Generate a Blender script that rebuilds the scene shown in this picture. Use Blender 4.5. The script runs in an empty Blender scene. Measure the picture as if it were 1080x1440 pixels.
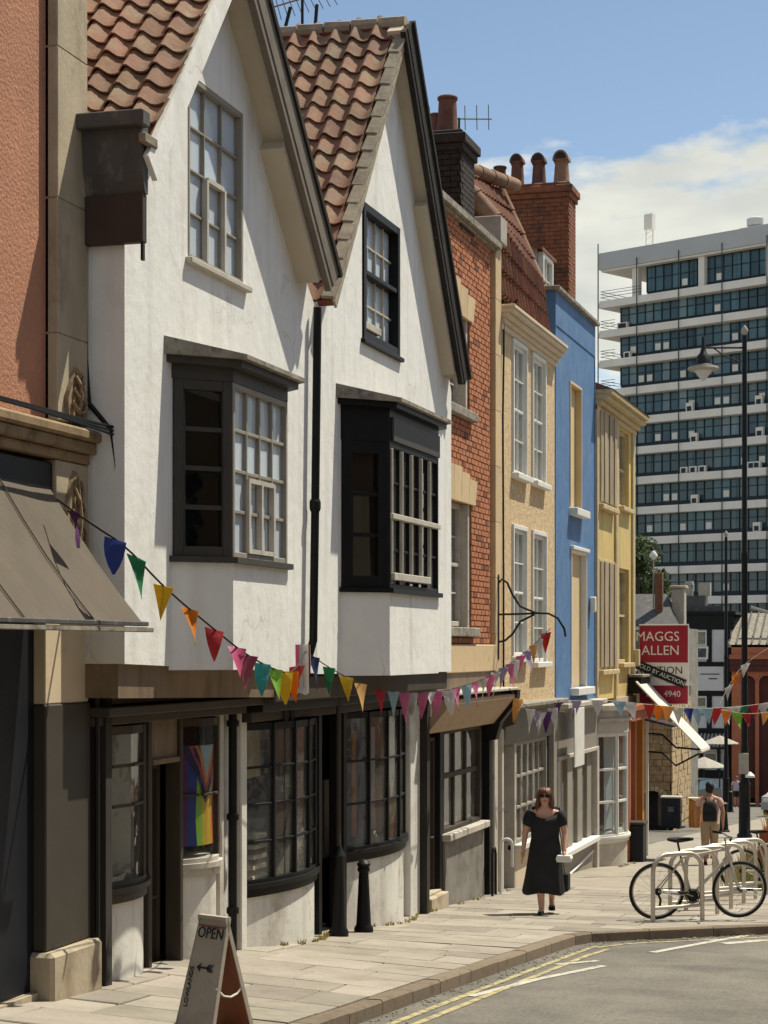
import bpy, bmesh, math, random
from mathutils import Vector, Matrix
from mathutils.geometry import tessellate_polygon
RND = random.Random(11)
S = bpy.context.scene
COL = S.collection
rad = math.radians

# ------------------------------------------------------------------ camera
CAM_X, CAM_Z, YAW = 6.2, 1.92, math.atan(794 / 2750.0)
cd = bpy.data.cameras.new('camera'); cam = bpy.data.objects.new('camera', cd); COL.objects.link(cam)
cam.location = (CAM_X, 0, CAM_Z); cam.rotation_euler = (rad(90), 0, YAW)
cd.sensor_fit = 'HORIZONTAL'; cd.sensor_width = 36.0; cd.lens = 36.0 * 2750 / 1080
cd.shift_y = 192 / 1080.0
cd.clip_start = 0.1; cd.clip_end = 4000
S.camera = cam

# ------------------------------------------------------------------ sky, sun, exposure
SUN = Vector((0.30, 0.378, 0.875)).normalized()          # towards the sun
EL = math.asin(SUN.z)
w = bpy.data.worlds.new('World'); S.world = w; w.use_nodes = True
nt = w.node_tree; N = nt.nodes; L = nt.links; N.clear()
out = N.new('ShaderNodeOutputWorld'); bg = N.new('ShaderNodeBackground'); bg.inputs[1].default_value = 0.11
sky = N.new('ShaderNodeTexSky'); sky.sky_type = 'NISHITA'; sky.sun_disc = False
sky.sun_elevation = EL; sky.sun_rotation = math.atan2(SUN.x, SUN.y)
sky.altitude = 50; sky.air_density = 0.68; sky.dust_density = 0.4; sky.ozone_density = 0.0
tc = N.new('ShaderNodeTexCoord'); mp = N.new('ShaderNodeMapping'); mp.inputs['Location'].default_value = SKY_OFF = (4.1, 3.3, 0.2)
mp.inputs['Scale'].default_value = (1.0, 1.0, 2.6)
nz = N.new('ShaderNodeTexNoise'); nz.inputs['Scale'].default_value = 3.6; nz.inputs['Detail'].default_value = 9; nz.inputs['Roughness'].default_value = 0.56
nz.inputs['Distortion'].default_value = 0.15
rp = N.new('ShaderNodeValToRGB'); rp.color_ramp.elements[0].position = 0.525; rp.color_ramp.elements[1].position = 0.575
sx_ = N.new('ShaderNodeSeparateXYZ'); L.new(tc.outputs['Generated'], sx_.inputs[0])      # more cloud towards the horizon
mr_ = N.new('ShaderNodeMapRange'); mr_.inputs[1].default_value = 0.08; mr_.inputs[2].default_value = 0.33; mr_.inputs[3].default_value = 0.07; mr_.inputs[4].default_value = -0.01
L.new(sx_.outputs['Z'], mr_.inputs[0]); ad_ = N.new('ShaderNodeMath'); ad_.operation = 'ADD'; L.new(mr_.outputs[0], ad_.inputs[1])
nz2 = N.new('ShaderNodeTexNoise'); nz2.inputs['Scale'].default_value = 9; nz2.inputs['Detail'].default_value = 6
rp2 = N.new('ShaderNodeValToRGB'); rp2.color_ramp.elements[0].color = (4.4, 4.55, 4.7, 1); rp2.color_ramp.elements[1].color = (6.2, 6.1, 5.95, 1)
rp2.color_ramp.elements[0].position = 0.35; rp2.color_ramp.elements[1].position = 0.6
mx = N.new('ShaderNodeMixRGB')
L.new(tc.outputs['Generated'], mp.inputs[0]); L.new(mp.outputs[0], nz.inputs['Vector']); L.new(nz.outputs['Fac'], ad_.inputs[0]); L.new(ad_.outputs[0], rp.inputs[0])
L.new(mp.outputs[0], nz2.inputs['Vector']); L.new(nz2.outputs['Fac'], rp2.inputs[0])
L.new(rp.outputs[0], mx.inputs[0]); L.new(sky.outputs[0], mx.inputs[1]); L.new(rp2.outputs[0], mx.inputs[2])
L.new(mx.outputs[0], bg.inputs[0]); L.new(bg.outputs[0], out.inputs[0])
sl = bpy.data.lights.new('sun', 'SUN'); sl.energy = 4.6; sl.angle = rad(0.55); sl.color = (1.0, 0.945, 0.87)
so = bpy.data.objects.new('sun', sl); COL.objects.link(so)
so.rotation_euler = (-SUN).to_track_quat('-Z', 'Y').to_euler(); so.location = (20, 20, 40)
S.view_settings.view_transform = 'Standard'; S.view_settings.look = 'None'
S.view_settings.exposure = 0.45; S.view_settings.gamma = 1.0
S.view_settings.use_white_balance = True; S.view_settings.white_balance_temperature = 6980; S.view_settings.white_balance_tint = 3
S.render.engine = 'CYCLES'
S.cycles.max_bounces = 8; S.cycles.transparent_max_bounces = 16

# ------------------------------------------------------------------ helpers
def g(y):                                                  # pavement level: the street falls away
    return -0.062 * y if y < 135 else -8.37 - 0.012 * (y - 135)
def fr(o, t=0.0):                                          # local (along, out, up) -> world; t=0: facade facing +X
    st, ct = math.sin(t), math.cos(t)
    return lambda p: (o[0] + p[0] * st + p[1] * ct, o[1] + p[0] * ct - p[1] * st, o[2] + p[2])
WALL = lambda x: fr((x, 0, 0))                             # along = world Y, out = offset from plane x
ORI = {}
def root(name, label, cat, loc, group=None):
    o = bpy.data.objects.new(name, None); COL.objects.link(o); o.location = loc; o.empty_display_size = 0.2
    o['label'] = label; o['category'] = cat
    if group: o['group'] = group
    ORI[o.name] = Vector(loc); return o
def tag(o, label, cat, group=None):
    o['label'] = label; o['category'] = cat
    if group: o['group'] = group
    return o
def struct(o): o['kind'] = 'structure'; return o
def stuff(o): o['kind'] = 'stuff'; return o
def adopt(o, parent):
    if parent is not None:
        o.parent = parent
        if parent.name in ORI: o.matrix_parent_inverse = Matrix.Translation(-ORI[parent.name])
    return o
def inst(name, me, parent, loc, rot=(0, 0, 0), sc=(1, 1, 1)):
    o = bpy.data.objects.new(name, me); COL.objects.link(o); adopt(o, parent)
    o.location = loc; o.rotation_euler = rot; o.scale = sc; return o
def dup(r, loc, rotz=None, label=None):
    c = r.copy(); COL.objects.link(c); c.location = loc
    if rotz is not None: c.rotation_euler = (0, 0, rotz)
    if label: c['label'] = label
    for ch in list(r.children):
        k = ch.copy(); COL.objects.link(k); k.parent = c
        for q in list(ch.children):
            m = q.copy(); COL.objects.link(m); m.parent = k
    return c
class MB:
    def __init__(s, tf=None): s.v = []; s.f = []; s.tf = tf
    def add(s, vs, fs):
        n = len(s.v); s.v += [tuple(s.tf(p)) if s.tf else tuple(p) for p in vs]; s.f += [[i + n for i in q] for q in fs]; return s
    def box(s, x0, x1, y0, y1, z0, z1, c=0.0):
        if c <= 0:
            return s.add([(x0,y0,z0),(x1,y0,z0),(x1,y1,z0),(x0,y1,z0),(x0,y0,z1),(x1,y0,z1),(x1,y1,z1),(x0,y1,z1)],
                         [(0,3,2,1),(4,5,6,7),(0,1,5,4),(1,2,6,5),(2,3,7,6),(3,0,4,7)])
        c = min(c, (x1-x0)*.45, (y1-y0)*.45, (z1-z0)*.45)
        vs = []; idx = {}
        for i, X in enumerate((x0, x1)):
            for j, Y in enumerate((y0, y1)):
                for k, Z in enumerate((z0, z1)):
                    sx, sy, sz = (1-2*i)*c, (1-2*j)*c, (1-2*k)*c
                    idx[i,j,k] = len(vs); vs += [(X, Y+sy, Z+sz), (X+sx, Y, Z+sz), (X+sx, Y+sy, Z)]
        I = lambda i,j,k,a: idx[i,j,k] + a
        fs = []
        for q in (0, 1):
            fs.append([I(q,0,0,0),I(q,1,0,0),I(q,1,1,0),I(q,0,1,0)])
            fs.append([I(0,q,0,1),I(1,q,0,1),I(1,q,1,1),I(0,q,1,1)])
            fs.append([I(0,0,q,2),I(1,0,q,2),I(1,1,q,2),I(0,1,q,2)])
            for r in (0, 1):
                fs.append([I(q,r,0,0),I(q,r,1,0),I(q,r,1,1),I(q,r,0,1)])
                fs.append([I(q,0,r,0),I(q,1,r,0),I(q,1,r,2),I(q,0,r,2)])
                fs.append([I(0,q,r,1),I(1,q,r,1),I(1,q,r,2),I(0,q,r,2)])
                for t in (0, 1): fs.append([I(q,r,t,0),I(q,r,t,1),I(q,r,t,2)])
        return s.add(vs, fs)
    def quad(s, a, b, c, d): return s.add([a, b, c, d], [(0, 1, 2, 3)])
    def prism(s, poly, f0, f1):                             # f0/f1 map a 2-D point to the two end faces
        n = len(poly); vs = [f0(p) for p in poly] + [f1(p) for p in poly]
        return s.add(vs, [list(range(n))[::-1], list(range(n, 2*n))] + [[i, (i+1) % n, n+(i+1) % n, n+i] for i in range(n)])
    def plan(s, poly, z0, z1): return s.prism(poly, lambda p: (p[0], p[1], z0), lambda p: (p[0], p[1], z1))
    def tube(s, pts, r, n=8, closed=False):
        P = [Vector(p) for p in pts]; m = len(P); rr = r if isinstance(r, (list, tuple)) else [r]*m
        vs = []; up = None
        for i in range(m):
            a = P[i-1] if (i > 0 or closed) else P[i]; b = P[(i+1) % m] if (i < m-1 or closed) else P[i]
            d = (b - a).normalized()
            if up is None:
                up = Vector((0,0,1)) if abs(d.z) < .9 else Vector((1,0,0))
            e1 = d.cross(up)
            if e1.length < 1e-5: e1 = d.orthogonal()
            e1.normalize(); e2 = e1.cross(d).normalized(); up = e2
            for k in range(n):
                an = 2*math.pi*k/n; vs.append(P[i] + (e1*math.cos(an) + e2*math.sin(an))*rr[i])
        fs = []
        for i in range(m if closed else m-1):
            j = (i+1) % m
            for k in range(n): fs.append([i*n+k, i*n+(k+1) % n, j*n+(k+1) % n, j*n+k])
        if not closed: fs += [list(range(n)), list(range((m-1)*n, m*n))]
        return s.add(vs, fs)
    def lathe(s, prof, c, n=16, axis=None):                 # prof: (radius, height) bottom to top
        vs = []; m = len(prof)
        for r, z in prof:
            for k in range(n):
                an = 2*math.pi*k/n; vs.append((c[0]+r*math.cos(an), c[1]+r*math.sin(an), c[2]+z))
        fs = [[i*n+k, i*n+(k+1) % n, (i+1)*n+(k+1) % n, (i+1)*n+k] for i in range(m-1) for k in range(n)]
        fs += [list(range(n)), list(range((m-1)*n, m*n))]
        return s.add(vs, fs)
    def loft(s, rings, n=16):                               # rings: (cx,cy,cz,rx,ry[,power])
        vs = []; m = len(rings)
        for q in rings:
            pw = q[5] if len(q) > 5 else 1.0
            for k in range(n):
                an = 2*math.pi*k/n; cx, sx = math.cos(an), math.sin(an)
                vs.append((q[0]+q[3]*math.copysign(abs(cx)**pw, cx), q[1]+q[4]*math.copysign(abs(sx)**pw, sx), q[2]))
        fs = [[i*n+k, i*n+(k+1) % n, (i+1)*n+(k+1) % n, (i+1)*n+k] for i in range(m-1) for k in range(n)]
        fs += [list(range(n)), list(range((m-1)*n, m*n))]
        return s.add(vs, fs)
    def holed(s, outer, holes, o0, o1):                     # plate between out=o0 and out=o1 with rectangular holes (a0,a1,z0,z1)
        loops = [list(outer)] + [[(a0,z0),(a0,z1),(a1,z1),(a1,z0)] for a0,a1,z0,z1 in holes]
        flat = [p for l in loops for p in l]; n = len(flat)
        tri = tessellate_polygon([[Vector((p[0], p[1], 0)) for p in l] for l in loops])
        vs = [(p[0], o0, p[1]) for p in flat] + [(p[0], o1, p[1]) for p in flat]
        fs = [list(t) for t in tri] + [[i+n for i in t][::-1] for t in tri]
        b = 0
        for l in loops:
            k = len(l)
            for i in range(k): fs.append([b+i, b+(i+1) % k, n+b+(i+1) % k, n+b+i])
            b += k
        return s.add(vs, fs)
    def mesh(s, name, m, smooth=False, recalc=True):
        me = bpy.data.meshes.new(name); me.from_pydata(s.v, [], s.f); me.materials.append(m)
        if recalc:
            bm = bmesh.new(); bm.from_mesh(me); bmesh.ops.recalc_face_normals(bm, faces=bm.faces); bm.to_mesh(me); bm.free()
        if smooth:
            me.polygons.foreach_set('use_smooth', [True]*len(me.polygons))
            if smooth != 'all': me.set_sharp_from_angle(angle=rad(40))
        me.update(); return me
    def build(s, name, m, parent=None, smooth=False, recalc=True):
        o = bpy.data.objects.new(name, s.mesh(name, m, smooth, recalc)); COL.objects.link(o); return adopt(o, parent)
def single(name, mb, m, label, cat, loc, group=None, smooth=False):   # a one-mesh thing, origin at its base
    mb.v = [(p[0]-loc[0], p[1]-loc[1], p[2]-loc[2]) for p in mb.v]
    o = mb.build(name, m, None, smooth); o.location = loc; ORI[o.name] = Vector(loc); return tag(o, label, cat, group)
def text_mesh(txt, size, name, m, parent, tf, sx=1.0, spacing=1.0, thick=0.004, align='CENTER', shear=0.0):
    cu = bpy.data.curves.new('t', 'FONT'); cu.body = txt; cu.size = size; cu.align_x = align; cu.align_y = 'CENTER'
    cu.extrude = thick/2; cu.space_character = spacing; cu.shear = shear; cu.offset = 0.0; cu.resolution_u = 3
    to = bpy.data.objects.new('t', cu); COL.objects.link(to)
    bpy.context.view_layer.update()
    me = bpy.data.meshes.new_from_object(to.evaluated_get(bpy.context.evaluated_depsgraph_get()))
    bpy.data.objects.remove(to); bpy.data.curves.remove(cu)
    mb = MB(tf); mb.add([(v.co.x*sx, v.co.z, v.co.y) for v in me.vertices], [list(p.vertices) for p in me.polygons])
    bpy.data.meshes.remove(me)
    return mb.build(name, m, parent)

# ------------------------------------------------------------------ materials (all procedural)
def mat(name, col, rough=0.7, var=0.18, scale=3.0, bump=0.15, bscale=40.0, bdist=0.01, spec=0.3, metal=0.0, rnd=0.0, col2=None,
        c2pos=(0.55, 0.7), c2scale=2.0, stretch=1.0, hue=0.0, fine=0.0, trans=0.0, streak=0.0, crack=0.0):
    m = bpy.data.materials.new(name); m.use_nodes = True; nt = m.node_tree; n = nt.nodes; l = nt.links
    b = n['Principled BSDF']; b.inputs['Roughness'].default_value = rough; b.inputs['Metallic'].default_value = metal
    b.inputs['Specular IOR Level'].default_value = spec
    ge = n.new('ShaderNodeNewGeometry'); mp = n.new('ShaderNodeMapping'); mp.inputs['Scale'].default_value = (1, 1, stretch)
    l.new(ge.outputs['Position'], mp.inputs[0])
    def noise(sc, det=5, ro=0.6):
        t = n.new('ShaderNodeTexNoise'); t.inputs['Scale'].default_value = sc; t.inputs['Detail'].default_value = det
        t.inputs['Roughness'].default_value = ro; l.new(mp.outputs[0], t.inputs['Vector']); return t
    t1 = noise(scale); r1 = n.new('ShaderNodeValToRGB')
    r1.color_ramp.elements[0].position = 0.3; r1.color_ramp.elements[1].position = 0.7
    r1.color_ramp.elements[0].color = tuple(max(0, c*(1-var)) for c in col) + (1,)
    r1.color_ramp.elements[1].color = tuple(min(1, c*(1+var)) for c in col) + (1,)
    l.new(t1.outputs['Fac'], r1.inputs[0]); cur = r1.outputs[0]
    if col2 is not None:
        t2 = noise(c2scale, 8, 0.65); r2 = n.new('ShaderNodeValToRGB')
        r2.color_ramp.elements[0].position, r2.color_ramp.elements[1].position = c2pos
        l.new(t2.outputs['Fac'], r2.inputs[0]); x = n.new('ShaderNodeMixRGB')
        l.new(r2.outputs[0], x.inputs[0]); l.new(cur, x.inputs[1]); x.inputs[2].default_value = tuple(col2) + (1,); cur = x.outputs[0]
    if streak > 0:                                         # rain streaks: noise drawn out down the wall
        ms_ = n.new('ShaderNodeMapping'); ms_.inputs['Scale'].default_value = (5, 5, 0.35); l.new(ge.outputs['Position'], ms_.inputs[0])
        t5 = n.new('ShaderNodeTexNoise'); t5.inputs['Scale'].default_value = 1.0; t5.inputs['Detail'].default_value = 6; l.new(ms_.outputs[0], t5.inputs['Vector'])
        r5 = n.new('ShaderNodeMapRange'); r5.inputs[1].default_value = 0.52; r5.inputs[2].default_value = 0.78; r5.inputs[3].default_value = 0; r5.inputs[4].default_value = streak; l.new(t5.outputs['Fac'], r5.inputs[0])
        x = n.new('ShaderNodeMixRGB'); l.new(r5.outputs[0], x.inputs[0]); l.new(cur, x.inputs[1]); x.inputs[2].default_value = (0.20, 0.165, 0.12, 1); cur = x.outputs[0]
    if crack > 0:                                          # hairline cracks: warped cell edges, only in places
        t6 = noise(1.3, 4); vm_ = n.new('ShaderNodeVectorMath'); vm_.operation = 'ADD'; l.new(ge.outputs['Position'], vm_.inputs[0]); l.new(t6.outputs['Color'], vm_.inputs[1])
        vo_ = n.new('ShaderNodeTexVoronoi'); vo_.feature = 'DISTANCE_TO_EDGE'; vo_.inputs['Scale'].default_value = 0.9; l.new(vm_.outputs[0], vo_.inputs['Vector'])
        r6 = n.new('ShaderNodeMapRange'); r6.inputs[1].default_value = 0.0; r6.inputs[2].default_value = 0.012; r6.inputs[3].default_value = 1; r6.inputs[4].default_value = 0; l.new(vo_.outputs['Distance'], r6.inputs[0])
        t7 = noise(0.8, 2); r7 = n.new('ShaderNodeMapRange'); r7.inputs[1].default_value = 0.5; r7.inputs[2].default_value = 0.62; r7.inputs[4].default_value = crack; l.new(t7.outputs['Fac'], r7.inputs[0])
        mu = n.new('ShaderNodeMath'); mu.operation = 'MULTIPLY'; l.new(r6.outputs[0], mu.inputs[0]); l.new(r7.outputs[0], mu.inputs[1])
        x = n.new('ShaderNodeMixRGB'); l.new(mu.outputs[0], x.inputs[0]); l.new(cur, x.inputs[1]); x.inputs[2].default_value = (0.12, 0.10, 0.08, 1); cur = x.outputs[0]
    if fine > 0:
        t3 = noise(bscale*0.7, 4); x = n.new('ShaderNodeHueSaturation'); mr = n.new('ShaderNodeMapRange')
        mr.inputs[1].default_value = 0.3; mr.inputs[2].default_value = 0.7; mr.inputs[3].default_value = 1-fine; mr.inputs[4].default_value = 1+fine
        l.new(t3.outputs['Fac'], mr.inputs[0]); l.new(mr.outputs[0], x.inputs['Value']); l.new(cur, x.inputs['Color']); cur = x.outputs[0]
    if rnd > 0:
        oi = n.new('ShaderNodeObjectInfo'); mr = n.new('ShaderNodeMapRange'); mr.inputs[3].default_value = 1-rnd; mr.inputs[4].default_value = 1+rnd
        x = n.new('ShaderNodeHueSaturation'); l.new(oi.outputs['Random'], mr.inputs[0]); l.new(mr.outputs[0], x.inputs['Value'])
        if hue > 0:
            wn = n.new('ShaderNodeTexWhiteNoise'); wn.noise_dimensions = '1D'; l.new(oi.outputs['Random'], wn.inputs['W'])
            m2 = n.new('ShaderNodeMapRange'); m2.inputs[3].default_value = 0.5-hue; m2.inputs[4].default_value = 0.5+hue
            l.new(wn.outputs[0], m2.inputs[0]); l.new(m2.outputs[0], x.inputs['Hue'])
        l.new(cur, x.inputs['Color']); cur = x.outputs[0]
    l.new(cur, b.inputs['Base Color'])
    if bump > 0:
        t4 = noise(bscale, 6, 0.6); bp = n.new('ShaderNodeBump'); bp.inputs['Strength'].default_value = bump; bp.inputs['Distance'].default_value = bdist
        l.new(t4.outputs['Fac'], bp.inputs['Height']); l.new(bp.outputs[0], b.inputs['Normal'])
    if trans > 0:
        b.inputs['Subsurface Weight'].default_value = 0
        tr = n.new('ShaderNodeBsdfTranslucent'); l.new(cur, tr.inputs[0]); ms = n.new('ShaderNodeMixShader'); ms.inputs[0].default_value = trans
        l.new(b.outputs[0], ms.inputs[1]); l.new(tr.outputs[0], ms.inputs[2]); l.new(ms.outputs[0], n['Material Output'].inputs['Surface'])
    return m
def glass_mat(name, tint=(0.9, 0.93, 0.93), gloss=1.0, dirt_glare=0.08, dirt_glare_col=(0.55, 0.53, 0.48)):
    m = bpy.data.materials.new(name); m.use_nodes = True; nt = m.node_tree; n = nt.nodes; l = nt.links; n.clear()
    o = n.new('ShaderNodeOutputMaterial'); tr = n.new('ShaderNodeBsdfTransparent'); tr.inputs[0].default_value = tint + (1,)
    gl = n.new('ShaderNodeBsdfGlossy'); gl.inputs['Roughness'].default_value = 0.015
    ge = n.new('ShaderNodeNewGeometry'); t = n.new('ShaderNodeTexNoise'); t.inputs['Scale'].default_value = 2.5; t.inputs['Detail'].default_value = 2
    l.new(ge.outputs['Position'], t.inputs['Vector'])
    bp = n.new('ShaderNodeBump'); bp.inputs['Strength'].default_value = 0.12; bp.inputs['Distance'].default_value = 0.05
    l.new(t.outputs['Fac'], bp.inputs['Height']); l.new(bp.outputs[0], gl.inputs['Normal'])
    vm = n.new('ShaderNodeVectorMath'); vm.operation = 'DOT_PRODUCT'; l.new(ge.outputs['Normal'], vm.inputs[0]); l.new(ge.outputs['Incoming'], vm.inputs[1])
    def ma(op, a, b):
        q = n.new('ShaderNodeMath'); q.operation = op
        for i, x in enumerate((a, b)):
            if isinstance(x, (int, float)): q.inputs[i].default_value = x
            else: l.new(x, q.inputs[i])
        return q.outputs[0]
    sch = ma('POWER', ma('SUBTRACT', 1.0, ma('ABSOLUTE', vm.outputs['Value'], 0.0)), 5.0)   # Schlick reflectance, same on both sides of the pane
    mm = ma('MINIMUM', ma('MULTIPLY', ma('ADD', ma('MULTIPLY', sch, 0.95), 0.05), gloss), 1.0)
    ms = n.new('ShaderNodeMixShader'); l.new(mm, ms.inputs[0]); l.new(tr.outputs[0], ms.inputs[1]); l.new(gl.outputs[0], ms.inputs[2])
    df = n.new('ShaderNodeBsdfDiffuse'); df.inputs[0].default_value = dirt_glare_col + (1,); m2 = n.new('ShaderNodeMixShader'); m2.inputs[0].default_value = dirt_glare  # diffuse film: pane dirt, and painted glare on attic and shop glass
    l.new(ms.outputs[0], m2.inputs[1]); l.new(df.outputs[0], m2.inputs[2]); l.new(m2.outputs[0], o.inputs[0]); return m
M = {}
def mk(name, *a, **k): M[name] = mat(name, *a, **k)
mk('white_render', (0.76, 0.75, 0.715), 0.85, var=0.045, scale=1.2, bump=0.3, bscale=7, bdist=0.03, col2=(0.62, 0.58, 0.50), c2pos=(0.54, 0.84), c2scale=1.6, stretch=0.8, fine=0.03, streak=0.24, crack=0.3)
mk('white_riser', (0.62, 0.60, 0.55), 0.8, var=0.1, scale=1.5, bump=0.3, bscale=16, bdist=0.015, col2=(0.36, 0.32, 0.26), c2pos=(0.52, 0.75), c2scale=2.2, stretch=0.9, streak=0.35, crack=0.5)
mk('orange_render', (0.44, 0.205, 0.125), 0.9, var=0.10, scale=2, bump=0.55, bscale=32, bdist=0.03, fine=0.06, streak=0.12)
mk('pale_stone', (0.42, 0.35, 0.25), 0.85, var=0.16, scale=3, bump=0.35, bscale=30, bdist=0.015, col2=(0.22, 0.16, 0.10), c2pos=(0.52, 0.75), c2scale=2.5, stretch=0.6, rnd=0.08)
mk('carved_stone', (0.27, 0.19, 0.11), 0.85, var=0.2, scale=5, bump=0.4, bscale=40, bdist=0.01, col2=(0.10, 0.07, 0.045), c2pos=(0.5, 0.72), c2scale=6)
mk('cream_paint', (0.60, 0.49, 0.35), 0.7, var=0.08, scale=2, bump=0.1, col2=(0.42, 0.32, 0.21), c2pos=(0.58, 0.8), c2scale=2)
mk('grey_paint', (0.050, 0.042, 0.032), 0.6, var=0.12, scale=3, bump=0.1, bscale=20, col2=(0.05, 0.043, 0.034), c2scale=2)
mk('dark_wood', (0.055, 0.043, 0.032), 0.65, var=0.2, scale=4, bump=0.2, bscale=25, stretch=0.25, col2=(0.2, 0.17, 0.13), c2pos=(0.64, 0.8), c2scale=7, spec=0.2)
mk('brown_wood', (0.19, 0.135, 0.085), 0.65, var=0.22, scale=3, bump=0.25, bscale=22, stretch=0.3, col2=(0.09, 0.065, 0.045), c2pos=(0.5, 0.75), c2scale=4)
mk('bay_paint', (0.052, 0.047, 0.039), 0.6, var=0.15, scale=5, bump=0.15, bscale=30, col2=(0.30, 0.27, 0.23), c2pos=(0.64, 0.78), c2scale=9)
mk('black_paint', (0.009, 0.009, 0.009), 0.5, var=0.25, scale=5, bump=0.12, bscale=30, spec=0.2)
mk('lead', (0.075, 0.072, 0.07), 0.6, var=0.3, scale=4, bump=0.3, bscale=18, col2=(0.22, 0.20, 0.18), c2pos=(0.55, 0.75), c2scale=6, stretch=0.4)
mk('rust_brown', (0.055, 0.036, 0.029), 0.75, var=0.12, scale=3, bump=0.1)
mk('lead_ledge', (0.28, 0.25, 0.20), 0.75, var=0.3, scale=5, bump=0.4, bscale=20, col2=(0.13, 0.11, 0.09), c2pos=(0.48, 0.66), c2scale=7)
mk('soffit_cream', (0.50, 0.43, 0.33), 0.7, var=0.08, scale=2, bump=0.1)
mk('barge', (0.17, 0.145, 0.12), 0.8, spec=0.15, var=0.2, scale=3, bump=0.2, bscale=20, col2=(0.09, 0.08, 0.07), c2scale=3)
mk('barge_dark', (0.032, 0.029, 0.026), 0.8, spec=0.12, var=0.25, scale=4, bump=0.15, bscale=20, col2=(0.11, 0.10, 0.09), c2pos=(0.6, 0.75), c2scale=5)
mk('clay_tile', (0.235, 0.128, 0.083), 0.85, var=0.3, scale=2.2, bump=0.4, bscale=30, bdist=0.01, rnd=0.2, hue=0.008, col2=(0.25, 0.19, 0.125), c2pos=(0.48, 0.66), c2scale=3.5, fine=0.12)
mk('clay_dark', (0.19, 0.072, 0.045), 0.85, var=0.3, scale=5, bump=0.35, bscale=30, rnd=0.25, hue=0.015, col2=(0.10, 0.07, 0.05), c2pos=(0.5, 0.7), c2scale=5)
mk('verge', (0.26, 0.22, 0.165), 0.9, var=0.25, scale=6, bump=0.5, bscale=24, bdist=0.015, rnd=0.15)
mk('brick', (0.40, 0.145, 0.068), 0.85, var=0.22, scale=9, bump=0.4, bscale=50, bdist=0.006, col2=(0.46, 0.20, 0.10), c2pos=(0.45, 0.65), c2scale=6)
mk('mortar', (0.24, 0.14, 0.095), 0.9, var=0.2, scale=6, bump=0.3)
mk('tan_stone', (0.56, 0.42, 0.25), 0.85, var=0.12, scale=3, bump=0.25, bscale=30, rnd=0.07, col2=(0.34, 0.24, 0.14), c2pos=(0.55, 0.8), c2scale=3)
mk('cream_render', (0.64, 0.475, 0.285), 0.9, var=0.2, scale=9, bump=0.8, bscale=26, bdist=0.03, fine=0.16, col2=(0.52, 0.36, 0.20), c2pos=(0.5, 0.7), c2scale=11, streak=0.12)
mk('blue_paint', (0.078, 0.17, 0.335), 0.75, var=0.14, scale=2.4, bump=0.25, bscale=18, bdist=0.012, col2=(0.13, 0.23, 0.37), c2pos=(0.5, 0.75), c2scale=2.2, streak=0.15, crack=0.2)
mk('blue_shaded', (0.06, 0.075, 0.12), 0.7, var=0.15, scale=2.4, bump=0.2)  # shaded copy of the blue paint, shade put into the flank colour
mk('blind_cream', (0.60, 0.46, 0.27), 0.75, var=0.06, scale=2, bump=0.1)
mk('yellow_paint', (0.60, 0.45, 0.17), 0.75, var=0.12, scale=2, bump=0.2, bscale=18, streak=0.3, crack=0.3, col2=(0.46, 0.37, 0.20), c2pos=(0.5, 0.75), c2scale=1.6)
mk('yellow_trim', (0.50, 0.40, 0.23), 0.75, var=0.14, scale=3, bump=0.25, bscale=18, col2=(0.30, 0.22, 0.12), c2pos=(0.55, 0.75), c2scale=4)
mk('weathered_board', (0.36, 0.29, 0.20), 0.8, var=0.25, scale=8, bump=0.4, bscale=26, stretch=0.15, rnd=0.15, col2=(0.2, 0.15, 0.1), c2pos=(0.5, 0.7), c2scale=6)
mk('white_paint', (0.68, 0.665, 0.62), 0.55, var=0.06, scale=4, bump=0.08, col2=(0.5, 0.47, 0.4), c2pos=(0.6, 0.8), c2scale=4)
mk('aged_white', (0.47, 0.43, 0.37), 0.65, var=0.14, scale=4, bump=0.15, col2=(0.25, 0.21, 0.16), c2pos=(0.58, 0.75), c2scale=5)
mk('grey_shop', (0.27, 0.245, 0.205), 0.65, var=0.1, scale=3, bump=0.12, col2=(0.17, 0.15, 0.12), c2pos=(0.55, 0.75), c2scale=3, rnd=0.06)
mk('canopy_tan', (0.40, 0.285, 0.19), 0.7, var=0.12, scale=3, bump=0.1, col2=(0.30, 0.21, 0.14), c2scale=3)
mk('dark_frame', (0.15, 0.135, 0.11), 0.65, var=0.12, scale=3, bump=0.1, rnd=0.1)
mk('grey_riser', (0.22, 0.205, 0.18), 0.8, var=0.2, scale=3, bump=0.3, bscale=18, col2=(0.12, 0.10, 0.08), c2pos=(0.48, 0.7), c2scale=2.2)
mk('door_grey', (0.155, 0.13, 0.11), 0.6, var=0.12, scale=3, bump=0.1)
mk('navy_paint', (0.010, 0.012, 0.017), 0.5, spec=0.2, var=0.2, scale=3, bump=0.08)
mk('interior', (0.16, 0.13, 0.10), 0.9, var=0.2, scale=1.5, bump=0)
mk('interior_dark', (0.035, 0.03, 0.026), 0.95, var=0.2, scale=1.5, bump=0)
mk('interior_floor', (0.12, 0.085, 0.055), 0.7, var=0.2, scale=2, bump=0)
mk('blind_white', (0.72, 0.73, 0.74), 0.9, var=0.05, scale=3, bump=0.1, bscale=10, trans=0.3)
mk('blind_tan', (0.52, 0.41, 0.27), 0.9, var=0.12, scale=3, bump=0.15, bscale=8, trans=0.2)
mk('terracotta_paint', (0.34, 0.10, 0.045), 0.6, var=0.12, scale=3, bump=0.1)
mk('orange_paint', (0.50, 0.19, 0.03), 0.55, var=0.1, scale=3, bump=0.1)
mk('awning_cloth', (0.118, 0.096, 0.074), 0.95, var=0.1, scale=2, bump=0.25, bscale=30, col2=(0.15, 0.125, 0.098), c2pos=(0.5, 0.8), c2scale=1.2, streak=0.15)
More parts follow.
